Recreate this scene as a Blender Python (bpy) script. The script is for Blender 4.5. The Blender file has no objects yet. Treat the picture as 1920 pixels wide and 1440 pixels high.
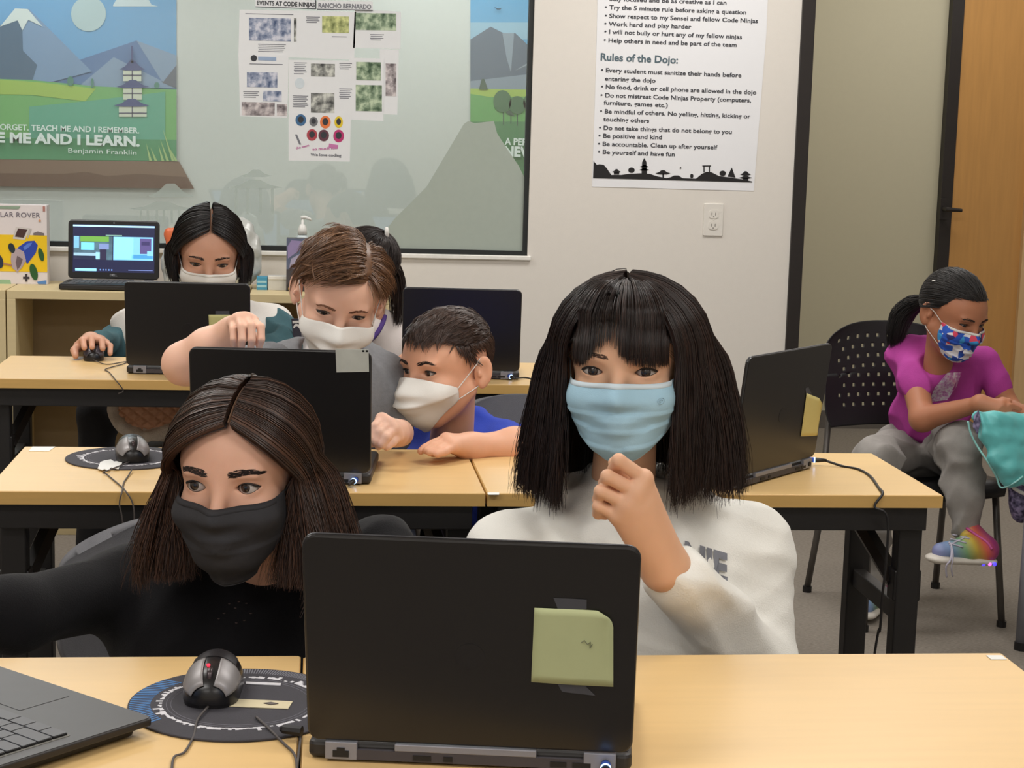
import bpy, math, random
import numpy as np
from mathutils import Vector, Matrix
from mathutils.bvhtree import BVHTree
random.seed(7); RNG = np.random.default_rng(7)
SC = bpy.context.scene; COL = SC.collection
PI = math.pi
# ------------------------------------------------------------------ camera
FPX = 3300.0; CAMZ = 1.37
_a, _p, _r = map(math.radians, (6.5, 8.23, 1.6))
_F0 = np.array([math.sin(_a), math.cos(_a), 0]); _R0 = np.array([math.cos(_a), -math.sin(_a), 0])
CF = _F0*math.cos(_p)-np.array([0, 0, 1])*math.sin(_p); _U0 = np.cross(_R0, CF)
CU = _U0*math.cos(_r)-_R0*math.sin(_r); CR = _R0*math.cos(_r)+_U0*math.sin(_r)
CC = np.array([0, 0, CAMZ])
cam = bpy.data.cameras.new('camera'); cam.sensor_width = 36; cam.lens = FPX/1920*36; cam.clip_start = .05
camo = bpy.data.objects.new('camera', cam); COL.objects.link(camo); SC.camera = camo
camo.matrix_world = Matrix(((CR[0], CU[0], -CF[0], 0), (CR[1], CU[1], -CF[1], 0), (CR[2], CU[2], -CF[2], CAMZ), (0, 0, 0, 1)))
# measuring helpers: read a pixel of the photograph as a point in the room
def _ray(x, y): return CF+(x-960)/FPX*CR-(y-720)/FPX*CU
def onz(x, y, z): d = _ray(x, y); return CC+d*((z-CAMZ)/d[2])
def ony(x, y, Y): d = _ray(x, y); return CC+d*(Y/d[1])
def ond(x, y, D): return CC+_ray(x, y)*D
# ------------------------------------------------------------------ world, exposure, lights
w = bpy.data.worlds.new('world'); SC.world = w; w.use_nodes = True
w.node_tree.nodes['Background'].inputs[0].default_value = (.85, .92, 1, 1)
w.node_tree.nodes['Background'].inputs[1].default_value = .25
SC.view_settings.view_transform = 'Standard'; SC.view_settings.look = 'None'
SC.view_settings.exposure = -0.10; SC.view_settings.gamma = 1; SC.view_settings.use_curve_mapping = False
def area(name, loc, size, energy, col, rot=(0, 0, 0)):
    l = bpy.data.lights.new(name, 'AREA'); l.shape = 'RECTANGLE'; l.size, l.size_y = size; l.energy = energy; l.color = col
    o = bpy.data.objects.new(name, l); o.location = loc; o.rotation_euler = rot; COL.objects.link(o); return o
WARM = (1, .97, .935)
CEIL_LIGHTS = [(-1.2, -1.6), (1.3, -1.6), (-1.2, .6), (1.3, .6), (-1.2, 3.0), (1.3, 3.0), (-1.2, 5.2), (1.3, 5.2)]  # the row behind the camera is added to light faces from the front
for (x, y) in CEIL_LIGHTS:
    area('ceiling_lamp', (x, y, 2.68), (1.2, .6), 27, WARM)
for (x, y) in ((-1.6, 7.1), (.6, 7.1), (-1.6, 8.4), (.6, 8.4)): area('lobby_lamp', (x, y, 2.68), (1.2, .6), 19, (.94, .98, 1))  # unseen lobby ceiling lamps, added to light the murals behind the glass
area('hall_lamp', (2.9, 7.1, 2.68), (1.2, .6), 20, WARM)
# ------------------------------------------------------------------ materials
def lin(c):
    return tuple(((v/255)/12.92 if v/255 <= .04045 else ((v/255+.055)/1.055)**2.4) for v in c)
_M = {}
def mat(name, rgb, rough=.6, metal=0, var=.06, scale=40, bump=0, bscale=200, emit=0, spec=.5, sheen=0, sss=0, coat=0, alpha=1, stretch=None, detail=3):
    if name in _M: return _M[name]
    m = bpy.data.materials.new(name); m.use_nodes = True; nt = m.node_tree; b = nt.nodes['Principled BSDF']
    tc = nt.nodes.new('ShaderNodeTexCoord'); mp = nt.nodes.new('ShaderNodeMapping'); nt.links.new(tc.outputs['Object'], mp.inputs[0])
    if stretch: mp.inputs['Scale'].default_value = stretch
    n = nt.nodes.new('ShaderNodeTexNoise'); n.inputs['Scale'].default_value = scale; n.inputs['Detail'].default_value = detail; nt.links.new(mp.outputs[0], n.inputs[0])
    mx = nt.nodes.new('ShaderNodeMix'); mx.data_type = 'RGBA'; nt.links.new(n.outputs[0], mx.inputs[0])
    c = lin(rgb); mx.inputs[6].default_value = tuple(max(0, v*(1-var*2)) for v in c)+(1,); mx.inputs[7].default_value = tuple(min(1, v*(1+var*2)) for v in c)+(1,)
    nt.links.new(mx.outputs[2], b.inputs['Base Color'])
    b.inputs['Roughness'].default_value = rough; b.inputs['Metallic'].default_value = metal; b.inputs['Specular IOR Level'].default_value = spec
    if sheen: b.inputs['Sheen Weight'].default_value = sheen; b.inputs['Sheen Roughness'].default_value = .5
    if sss: b.inputs['Subsurface Weight'].default_value = sss; b.inputs['Subsurface Radius'].default_value = (1, .35, .2); b.inputs['Subsurface Scale'].default_value = .006
    if coat: b.inputs['Coat Weight'].default_value = coat; b.inputs['Coat Roughness'].default_value = .25
    if emit: nt.links.new(mx.outputs[2], b.inputs['Emission Color']); b.inputs['Emission Strength'].default_value = emit
    if alpha < 1: b.inputs['Alpha'].default_value = alpha
    if bump:
        n2 = nt.nodes.new('ShaderNodeTexNoise'); n2.inputs['Scale'].default_value = bscale; n2.inputs['Detail'].default_value = 4; nt.links.new(mp.outputs[0], n2.inputs[0])
        bp = nt.nodes.new('ShaderNodeBump'); bp.inputs['Strength'].default_value = bump; bp.inputs['Distance'].default_value = .003; nt.links.new(n2.outputs[0], bp.inputs['Height']); nt.links.new(bp.outputs[0], b.inputs['Normal'])
    _M[name] = m; return m
# ------------------------------------------------------------------ mesh building
class MB:
    def __init__(s): s.v = []; s.f = []
    def add(s, vs, fs, M=None):
        o = len(s.v)
        for v in vs:
            v = Vector(v)
            s.v.append(tuple(M @ v) if M is not None else tuple(v))
        s.f += [tuple(i+o for i in f) for f in fs]; return s
    def box(s, x0, x1, y0, y1, z0, z1, M=None):
        vs = [(x, y, z) for z in (z0, z1) for y in (y0, y1) for x in (x0, x1)]
        return s.add(vs, [(0, 2, 3, 1), (4, 5, 7, 6), (0, 1, 5, 4), (1, 3, 7, 5), (3, 2, 6, 7), (2, 0, 4, 6)], M)
    def prism(s, pts, z0, z1, M=None):
        n = len(pts); vs = [(x, y, z0) for x, y in pts]+[(x, y, z1) for x, y in pts]
        return s.add(vs, [tuple(range(n-1, -1, -1)), tuple(range(n, 2*n))]+[(i, (i+1) % n, n+(i+1) % n, n+i) for i in range(n)], M)
    def rrect(s, x0, x1, y0, y1, z0, z1, r, M=None, seg=5, bev=0):
        def ring(r_, ins):
            return [(cx+r_*math.cos(a), cy+r_*math.sin(a)) for cx, cy, a0 in ((x1-ins-r_, y1-ins-r_, 0), (x0+ins+r_, y1-ins-r_, PI/2), (x0+ins+r_, y0+ins+r_, PI), (x1-ins-r_, y0+ins+r_, 1.5*PI)) for a in [a0+PI/2*k/seg for k in range(seg+1)]]
        if not bev: return s.prism(ring(r, 0), z0, z1, M)
        rs = [(ring(max(r-bev, 1e-4), bev), z0), (ring(max(r-bev*.3, 1e-4), bev*.3), z0+bev*.3), (ring(r, 0), z0+bev), (ring(r, 0), z1-bev), (ring(max(r-bev*.3, 1e-4), bev*.3), z1-bev*.3), (ring(max(r-bev, 1e-4), bev), z1)]
        n = len(rs[0][0]); vs = [(x, y, z) for rg, z in rs for x, y in rg]; fs = [tuple(range(n-1, -1, -1)), tuple(range(5*n, 6*n))]
        for k in range(5): fs += [(k*n+i, k*n+(i+1) % n, (k+1)*n+(i+1) % n, (k+1)*n+i) for i in range(n)]
        return s.add(vs, fs, M)
    def tube(s, pts, r, n=8, M=None, cap=True):
        P = [Vector(p) for p in pts]; rr = r if hasattr(r, '__len__') else [r]*len(P)
        o = []; up = Vector((0, 0, 1)); prev = None
        for i, p in enumerate(P):
            t = (P[min(i+1, len(P)-1)]-P[max(i-1, 0)]).normalized()
            if prev is None:
                a = up if abs(t.z) < .9 else Vector((1, 0, 0)); u = t.cross(a).normalized()
            else: u = (prev-t*prev.dot(t)).normalized()
            prev = u; v = t.cross(u)
            o += [p+(u*math.cos(2*PI*k/n)+v*math.sin(2*PI*k/n))*rr[i] for k in range(n)]
        fs = [(i*n+k, i*n+(k+1) % n, (i+1)*n+(k+1) % n, (i+1)*n+k) for i in range(len(P)-1) for k in range(n)]
        if cap: fs += [tuple(range(n-1, -1, -1)), tuple(range((len(P)-1)*n, len(P)*n))]
        return s.add(o, fs, M)
    def lathe(s, prof, n=24, M=None):
        vs = [(r*math.cos(2*PI*k/n), r*math.sin(2*PI*k/n), z) for r, z in prof for k in range(n)]
        fs = [(i*n+k, i*n+(k+1) % n, (i+1)*n+(k+1) % n, (i+1)*n+k) for i in range(len(prof)-1) for k in range(n)]
        fs += [tuple(range(n-1, -1, -1)), tuple(range((len(prof)-1)*n, len(prof)*n))]
        return s.add(vs, fs, M)
    def grid(s, rows, closed=False):
        n = len(rows[0]); m = len(rows)
        s.add([p for r in rows for p in r], [(i*n+k, i*n+(k+1) % n, (i+1)*n+(k+1) % n, (i+1)*n+k) for i in range(m-1) for k in range(n if closed else n-1)])
        return s
_MW = {}
def mw(o):
    return _MW.get(o.name, Matrix.Identity(4)) if o is not None else Matrix.Identity(4)
def link(name, me, m, parent=None, smooth=False, world=False):
    o = bpy.data.objects.new(name, me); COL.objects.link(o)
    if m: me.materials.append(m)
    if parent is not None:
        o.parent = parent
        if world: me.transform(mw(parent).inverted())
    _MW[o.name] = mw(parent) if parent is not None else Matrix.Identity(4)
    if smooth: me.polygons.foreach_set('use_smooth', [True]*len(me.polygons))
    return o
def part(name, mb, m, parent=None, world=False, smooth=False, bevel=0):
    me = bpy.data.meshes.new(name); me.from_pydata(mb.v, [], mb.f); me.update()
    o = link(name, me, m, parent, smooth, world)
    if bevel:
        b = o.modifiers.new('bevel', 'BEVEL'); b.width = bevel; b.segments = 2; b.limit_method = 'ANGLE'
    return o
def arrmesh(name, V, Q, smooth=True):
    me = bpy.data.meshes.new(name); V = np.asarray(V, np.float32); Q = np.asarray(Q, np.int32); k = Q.shape[1]
    me.vertices.add(len(V)); me.vertices.foreach_set('co', V.ravel()); me.loops.add(Q.size); me.loops.foreach_set('vertex_index', Q.ravel())
    me.polygons.add(len(Q)); me.polygons.foreach_set('loop_start', np.arange(0, Q.size, k, dtype=np.int32))
    if smooth: me.polygons.foreach_set('use_smooth', np.ones(len(Q), bool))
    me.update(calc_edges=True); return me
def tag(o, label, cat, group=None):
    o['label'] = label; o['category'] = cat
    if group: o['group'] = group
    return o
def thing(name, label, cat, loc=(0, 0, 0), rz=0, group=None):
    o = bpy.data.objects.new(name, None); COL.objects.link(o); o.location = tuple(loc); o.rotation_euler = (0, 0, rz); o.empty_display_size = .05
    _MW[o.name] = Matrix.Translation(Vector(tuple(loc))) @ Matrix.Rotation(rz, 4, 'Z')
    return tag(o, label, cat, group)
def struct(name, mb, m, parent=None, **k):
    o = part(name, mb, m, parent, **k)
    if parent is None: o['kind'] = 'structure'
    return o
# lettering as geometry
_txt = {}
def _text_mesh(s, bold):
    if (s, bold) in _txt: return _txt[(s, bold)]
    cu = bpy.data.curves.new('t', 'FONT'); cu.body = s; cu.size = 1; cu.offset = bold; cu.resolution_u = 3
    o = bpy.data.objects.new('t', cu); COL.objects.link(o); dg = bpy.context.evaluated_depsgraph_get(); me = bpy.data.meshes.new_from_object(o.evaluated_get(dg))
    v = [tuple(x.co) for x in me.vertices]; f = [tuple(p.vertices) for p in me.polygons]
    bpy.data.objects.remove(o); bpy.data.curves.remove(cu); bpy.data.meshes.remove(me)
    _txt[(s, bold)] = (v, f); return v, f
def text_into(mb, s, A, B, up, cap, bold=0.0, nrm=None, lift=.0004):
    """letters whose baseline runs from A to B (exact width), capital height cap along up"""
    v, f = _text_mesh(s, bold)
    if not v: return
    xs = [p[0] for p in v]; x0, x1 = min(xs), max(xs); A = Vector(tuple(A)); B = Vector(tuple(B)); d = (B-A); L = d.length; d = d/L; up = Vector(up); up = (up-d*up.dot(d)).normalized()
    n = d.cross(up); kx = L/(x1-x0); ky = cap/.70
    mb.add([A+d*((p[0]-x0)*kx)+up*(p[1]*ky)+n*lift for p in v], f)
# marching surface of a distance field (surface nets)
class Sdf:
    def __init__(s, lo, hi, h):
        s.lo = np.array(lo, np.float64); s.h = h; s.n = np.ceil((np.array(hi)-s.lo)/h).astype(int)+1
        s.D = np.full(s.n, 1.0, np.float32); s.M = np.eye(4); s.k = 1.0
    def xf(s, M, sc=1.0):
        s.M = np.linalg.inv(np.array(M)); s.k = sc; return s
    def _reg(s, c, r):
        Mi = np.linalg.inv(s.M); cw = Mi[:3, :3] @ np.array(c)+Mi[:3, 3]; r = r*s.k
        a = np.clip(np.floor((cw-r-s.lo)/s.h).astype(int), 0, s.n); b = np.clip(np.ceil((cw+r-s.lo)/s.h).astype(int)+1, 0, s.n)
        if np.any(b <= a): return None
        sl = tuple(slice(a[i], b[i]) for i in range(3))
        ax = [(np.arange(a[i], b[i])*s.h+s.lo[i]).astype(np.float32) for i in range(3)]
        X, Y, Z = np.meshgrid(*ax, indexing='ij', copy=False); m = s.M.astype(np.float32)
        P = [m[i, 0]*X+m[i, 1]*Y+m[i, 2]*Z+m[i, 3] for i in range(3)]
        return sl, P
    def _op(s, c, r, fn, k, sub=False):
        q = s._reg(c, r+k*1.5+.012)
        if q is None: return s
        sl, P = q; d = fn(*P)*s.k; A = s.D[sl]; k = k*s.k
        if sub:
            d = -d
            if k > 0: h = np.maximum(k-np.abs(A-d), 0)/k; s.D[sl] = np.maximum(A, d)+h*h*k*.25
            else: s.D[sl] = np.maximum(A, d)
        else:
            if k > 0: h = np.maximum(k-np.abs(A-d), 0)/k; s.D[sl] = np.minimum(A, d)-h*h*k*.25
            else: s.D[sl] = np.minimum(A, d)
        return s
    def ell(s, c, r, k=.01, rot=None, sub=False):
        r = np.array(r, float); R = np.array(rot) if rot is not None else None
        def fn(x, y, z):
            x = x-c[0]; y = y-c[1]; z = z-c[2]
            if R is not None: x, y, z = R[0, 0]*x+R[1, 0]*y+R[2, 0]*z, R[0, 1]*x+R[1, 1]*y+R[2, 1]*z, R[0, 2]*x+R[1, 2]*y+R[2, 2]*z
            k0 = np.sqrt((x/r[0])**2+(y/r[1])**2+(z/r[2])**2); k1 = np.sqrt((x/r[0]**2)**2+(y/r[1]**2)**2+(z/r[2]**2)**2)+1e-9
            return k0*(k0-1)/k1
        return s._op(c, r.max(), fn, k, sub)
    def cap(s, a, b, ra, rb=None, k=.01, sub=False, flat=None):
        rb = ra if rb is None else rb; a = np.array(a, float); b = np.array(b, float); ba = b-a; L2 = float(ba@ba)+1e-12
        def fn(x, y, z):
            px, py, pz = x-a[0], y-a[1], z-a[2]; t = np.clip((px*ba[0]+py*ba[1]+pz*ba[2])/L2, 0, 1)
            dx, dy, dz = px-t*ba[0], py-t*ba[1], pz-t*ba[2]
            if flat is not None:   # flatten along a unit axis: flat=(axis, factor>1)
                ax, q = flat; dd = dx*ax[0]+dy*ax[1]+dz*ax[2]; dx = dx+ax[0]*dd*(q-1); dy = dy+ax[1]*dd*(q-1); dz = dz+ax[2]*dd*(q-1)
                return (np.sqrt(dx*dx+dy*dy+dz*dz)-(ra+(rb-ra)*t))/(q**.5)
            return np.sqrt(dx*dx+dy*dy+dz*dz)-(ra+(rb-ra)*t)
        return s._op((a+b)/2, math.sqrt(L2)/2+max(ra, rb), fn, k, sub)
    def chain(s, pts, rs, k=.01):
        for i in range(len(pts)-1): s.cap(pts[i], pts[i+1], rs[i], rs[i+1], k)
        return s
    def rbox(s, c, hs, r=.005, k=.005, rot=None, sub=False):
        hs = np.array(hs, float); R = np.array(rot) if rot is not None else None
        def fn(x, y, z):
            x = x-c[0]; y = y-c[1]; z = z-c[2]
            if R is not None: x, y, z = R[0, 0]*x+R[1, 0]*y+R[2, 0]*z, R[0, 1]*x+R[1, 1]*y+R[2, 1]*z, R[0, 2]*x+R[1, 2]*y+R[2, 2]*z
            qx, qy, qz = np.abs(x)-hs[0]+r, np.abs(y)-hs[1]+r, np.abs(z)-hs[2]+r
            return np.sqrt(np.maximum(qx, 0)**2+np.maximum(qy, 0)**2+np.maximum(qz, 0)**2)+np.minimum(np.maximum(qx, np.maximum(qy, qz)), 0)-r
        return s._op(c, float(np.linalg.norm(hs)), fn, k, sub)
    def disp(s, fn, band=.02):
        idx = np.nonzero(np.abs(s.D) < band); P = [idx[i]*s.h+s.lo[i] for i in range(3)]
        s.D[idx] += fn(*P).astype(np.float32); return s
    def mesh(s, smooth=2):
        D = s.D; h = s.h
        D[0] = D[-1] = 1; D[:, 0] = D[:, -1] = 1; D[:, :, 0] = D[:, :, -1] = 1
        S = D < 0; cnt = np.zeros(tuple(np.array(S.shape)-1), np.uint8)
        nx, ny, nz = cnt.shape
        for i in (0, 1):
            for j in (0, 1):
                for k in (0, 1): cnt += S[i:i+nx, j:j+ny, k:k+nz]
        I, J, K = np.nonzero((cnt > 0) & (cnt < 8)); N = len(I); mp = np.full(cnt.shape, -1, np.int32); mp[I, J, K] = np.arange(N)
        acc = np.zeros((N, 3)); num = np.zeros(N)
        cv = {(i, j, k): D[I+i, J+j, K+k].astype(np.float64) for i in (0, 1) for j in (0, 1) for k in (0, 1)}
        for ax in range(3):
            for u in (0, 1):
                for v in (0, 1):
                    c0 = [0, 0, 0]; o = [q for q in range(3) if q != ax]; c0[o[0]] = u; c0[o[1]] = v; c1 = list(c0); c1[ax] = 1
                    a = cv[tuple(c0)]; b = cv[tuple(c1)]; m = (a < 0) != (b < 0); t = np.where(m, a/np.where(m, a-b, 1), 0)
                    p = np.zeros((N, 3)); p[:, o[0]] = u; p[:, o[1]] = v; p[:, ax] = t; acc += p*m[:, None]; num += m
        V = (acc/np.maximum(num, 1)[:, None]+np.stack([I, J, K], 1))*h+s.lo
        Q = []
        for ax in range(3):
            sl0 = [slice(1, -1)]*3; sl1 = [slice(1, -1)]*3; sl0[ax] = slice(0, -1); sl1[ax] = slice(1, None)
            A = S[tuple(sl0)]; B = S[tuple(sl1)]; i, j, k = np.nonzero(A != B); fl = A[i, j, k]
            g = [i, j, k]; off = [1, 1, 1]; off[ax] = 0; g = [g[q]+off[q] for q in range(3)]; o = [(ax+1) % 3, (ax+2) % 3]
            def cell(du, dv):
                c = [g[0].copy(), g[1].copy(), g[2].copy()]; c[o[0]] = c[o[0]]-du; c[o[1]] = c[o[1]]-dv; return mp[c[0], c[1], c[2]]
            q = np.stack([cell(1, 1), cell(0, 1), cell(0, 0), cell(1, 0)], 1); q[~fl] = q[~fl][:, ::-1]; Q.append(q)
        Q = np.concatenate(Q); Q = Q[(Q >= 0).all(1)]
        for _ in range(smooth):
            A = np.zeros((N, 3)); c = np.zeros(N)
            for e in range(4):
                a = Q[:, e]; b = Q[:, (e+1) % 4]
                for ax in range(3): A[:, ax] += np.bincount(a, V[b, ax], N)+np.bincount(b, V[a, ax], N)
                c += np.bincount(a, minlength=N)+np.bincount(b, minlength=N)
            V = V*.45+A/np.maximum(c, 1)[:, None]*.55
        return V, Q
def sdf_part(name, sds, m, parent, smooth=2, extra=None):
    Vs, Qs, o = [], [], 0
    for sd in (sds if isinstance(sds, (list, tuple)) else [sds]):
        V, Q = sd.mesh(smooth); Vs.append(V); Qs.append(Q+o); o += len(V)
    V = np.concatenate(Vs); Q = np.concatenate(Qs)
    return link(name, arrmesh(name, V, Q), m, parent, True, True)
def folds(freq, amp, seed=0, dirs=5, sharp=1.0):
    r = np.random.default_rng(seed); ks = r.normal(size=(dirs, 3)); ks = ks/np.linalg.norm(ks, axis=1)[:, None]*freq*r.uniform(.6, 1.5, (dirs, 1)); ph = r.uniform(0, 6.28, (dirs, 2)); k2 = r.normal(size=(dirs, 3))*freq*.35
    def fn(x, y, z):
        o = 0
        for i in range(dirs):
            w_ = np.sin(k2[i, 0]*x+k2[i, 1]*y+k2[i, 2]*z+ph[i, 1])
            o = o+(1-np.abs(np.sin((ks[i, 0]*x+ks[i, 1]*y+ks[i, 2]*z+ph[i, 0]+1.3*w_)))**sharp)*(.5+.5*w_)
        return -(o/dirs-.25)*amp
    return fn
# ================================================================== room
M_wall = mat('white_wall', (226, 221, 213), .75, var=.01, bump=.08, bscale=350)
M_olive = mat('cream_wall', (196, 190, 165), .75, var=.01, bump=.08, bscale=350)
M_trimblk = mat('black_trim', (38, 33, 31), .5)
M_ceil = mat('ceiling_tile', (235, 232, 225), .9, bump=.2)
M_base = mat('baseboard_grey', (104, 98, 92), .6)
def carpet():
    m = mat('carpet', (152, 143, 132), .95, var=.28, scale=90, bump=1.0, bscale=420, stretch=(1, 3, 1), detail=5); return m
struct('floor', MB().box(-4, 5.2, -2.6, 9.4, -.1, 0), carpet())
struct('ceiling', MB().box(-4, 5.2, -2.6, 9.4, 2.75, 2.85), M_ceil)
WY = 6.2
wx0, wx1, wz0, wz1 = -2.6, ony(989, 478, WY)[0], ony(600, 472, WY)[2], 2.35
b = MB(); b.box(-4, wx0, WY, WY+.14, 0, 2.75); b.box(wx1, 1.70, WY, WY+.14, 0, 2.75); b.box(wx0, wx1, WY, WY+.14, 0, wz0); b.box(wx0, wx1, WY, WY+.14, wz1, 2.75)
struct('wall_back', b, M_wall)
struct('trim_1', MB().box(1.70, 1.748, WY-.012, WY+.152, 0, 2.75), M_trimblk, bevel=.002)
struct('wall_far', MB().box(1.70, 5.2, 8.08, 8.2, 0, 2.75), M_olive)
struct('wall_lobby', MB().box(-4, 1.70, 9.0, 9.1, 0, 2.75), mat('lobby_wall', (212, 213, 208), .8, var=.02))
struct('wall_passage', MB().box(1.62, 1.70, 6.34, 9.0, 0, 2.75), M_olive)
struct('wall_left', MB().box(-4.1, -4, -2.6, 9.1, 0, 2.75), M_wall)
struct('wall_right', MB().box(5.2, 5.3, -2.6, 8.2, 0, 2.75), M_wall)
struct('wall_front', MB().box(-4, 5.2, -2.7, -2.6, 0, 2.75), M_wall)
struct('baseboard_far', MB().box(1.70, ony(1752, 700, 8.08)[0], 8.065, 8.08, 0, .085), M_base)
struct('baseboard_back', MB().box(-3.0, 1.70, WY-.014, WY, 0, .085), M_base)
# window: black gasket frame, glass, white sill return
wi = MB()
t = .016
for (x0, x1, z0, z1) in ((wx0, wx1, wz0, wz0+t), (wx0, wx1, wz1-t, wz1), (wx1-t, wx1, wz0+t, wz1-t), (wx0, wx0+t, wz0+t, wz1-t)): wi.box(x0, x1, WY+.012, WY+.05, z0, z1)
win = struct('window_1', wi, mat('window_gasket', (30, 34, 34), .5))
M_glass = bpy.data.materials.new('window_glass'); M_glass.use_nodes = True
nt = M_glass.node_tree; nt.nodes.clear(); out = nt.nodes.new('ShaderNodeOutputMaterial'); tr = nt.nodes.new('ShaderNodeBsdfTransparent'); tr.inputs[0].default_value = (.925, .95, .94, 1)
gl = nt.nodes.new('ShaderNodeBsdfGlossy'); gl.inputs['Roughness'].default_value = .02; fr = nt.nodes.new('ShaderNodeFresnel'); fr.inputs[0].default_value = 1.75; ms = nt.nodes.new('ShaderNodeMixShader')
nt.links.new(fr.outputs[0], ms.inputs[0]); nt.links.new(tr.outputs[0], ms.inputs[1]); nt.links.new(gl.outputs[0], ms.inputs[2]); nt.links.new(ms.outputs[0], out.inputs[0])
part('pane', MB().box(wx0+t, wx1-t, WY+.026, WY+.032, wz0+t, wz1-t), M_glass, win)
struct('trim_2', MB().box(wx0-.02, wx1+.012, WY-.012, WY+.012, wz0-.016, wz0), mat('white_sill', (238, 236, 230), .5), bevel=.003)
# door in the far wall
dx0 = ony(1757, 400, 8.07)[0]; dx1 = ony(1779, 400, 8.07)[0]
b = MB(); b.box(dx0, dx1, 8.03, 8.08, 0, 2.3); b.box(dx0, 4.2, 8.03, 8.08, 2.3, 2.35)
struct('trim_3', b, M_trimblk, bevel=.002)
M_door = mat('door_veneer', (196, 146, 84), .4, var=.07, scale=9, stretch=(6, 6, .5), detail=6)
door = struct('door_1', MB().box(dx1+.004, ony(1903, 600, 8.06)[0], 8.05, 8.08, .01, 2.29), M_door)
jx = ony(1905, 600, 8.04)[0]
part('door_panel', MB().box(jx, jx+.9, 8.02, 8.07, .01, 2.29), mat('door_light_veneer', (214, 180, 132), .4, var=.05, scale=9, stretch=(6, 6, .5)), door)
hp = ony(1764, 392, 7.98)
b = MB(); b.rrect(dx0-.004, dx0+.03, hp[2]-.05, hp[2]+.05, 0, .012, .006, Matrix.Translation((0, 8.03, 0)) @ Matrix.Rotation(PI/2, 4, 'X'))
b.tube([(dx0+.012, 8.03, hp[2]), (dx0+.012, 7.975, hp[2]), (dx0+.085, 7.975, hp[2]-.004)], [.011, .011, .008], 10)
struct('door_handle', b, M_trimblk, door)
# ceiling troffers (the lamps' own panels, for the added row too)
for i, (x, y) in enumerate(CEIL_LIGHTS):
    t_ = thing('ceiling_light', 'flat square ceiling light panel above the classroom', 'light', (x, y, 2.75), 0, 'ceiling light panels')
    part('diffuser', MB().box(-.6, .6, -.3, .3, -.03, -.024), mat('lamp_diffuser', (250, 248, 240), .5, emit=1.0), t_)
    fb = MB(); fb.box(-.63, -.6, -.33, .33, -.035, 0); fb.box(.6, .63, -.33, .33, -.035, 0); fb.box(-.6, .6, -.33, -.3, -.035, 0); fb.box(-.6, .6, .3, .33, -.035, 0)
    part('frame', fb, M_ceil, t_)
# ------------------------------------------------------------------ murals seen through the glass
def wallpoly(mb, pts, Y, th=.0008):
    P = [ony(x, y, Y) for x, y in pts]; area2 = sum(P[i][0]*P[(i+1) % len(P)][2]-P[(i+1) % len(P)][0]*P[i][2] for i in range(len(P)))
    if area2 < 0: P = P[::-1]
    M = Matrix(((1, 0, 0, 0), (0, 0, -1, Y), (0, 1, 0, 0), (0, 0, 0, 1)))   # local xy -> world xz, local z -> -Y
    return mb.prism([(p[0], p[2]) for p in P], 0, th, M)
def circ(cx, cy, rx, ry=None, n=20, a0=0, a1=2*PI): return [(cx+rx*math.cos(a0+(a1-a0)*k/n), cy+(ry or rx)*math.sin(a0+(a1-a0)*k/n)) for k in range(n if a1-a0 > 6.2 else n+1)]
LY = 8.998
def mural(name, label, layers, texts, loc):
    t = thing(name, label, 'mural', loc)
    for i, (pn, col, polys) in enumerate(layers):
        col = tuple(int(v*.82+c*.18) for v, c in zip(col, (188, 198, 198)))  # haze of reflections on the glass painted in: prints paled toward blue-grey
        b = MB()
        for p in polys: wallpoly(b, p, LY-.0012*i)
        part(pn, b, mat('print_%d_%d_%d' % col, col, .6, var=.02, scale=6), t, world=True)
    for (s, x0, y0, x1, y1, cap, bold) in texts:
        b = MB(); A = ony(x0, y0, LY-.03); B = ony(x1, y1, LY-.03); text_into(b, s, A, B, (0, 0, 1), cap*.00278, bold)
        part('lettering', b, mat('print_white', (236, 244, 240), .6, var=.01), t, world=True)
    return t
def roof(cx, y, w, h): return [(cx-w, y), (cx-w*.55, y-h*.35), (cx-w*.18, y-h), (cx+w*.18, y-h), (cx+w*.55, y-h*.35), (cx+w, y), (cx+w*.5, y+2), (cx-w*.5, y+2)]
blades = [[(x, 302), (x-6+dx, 268+dy), (x+5, 302)] for x, dx, dy in ((280, 0, 0), (290, -2, 8), (303, 0, 4), (312, -6, -8), (322, -12, -30), (328, -6, 6))]
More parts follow.
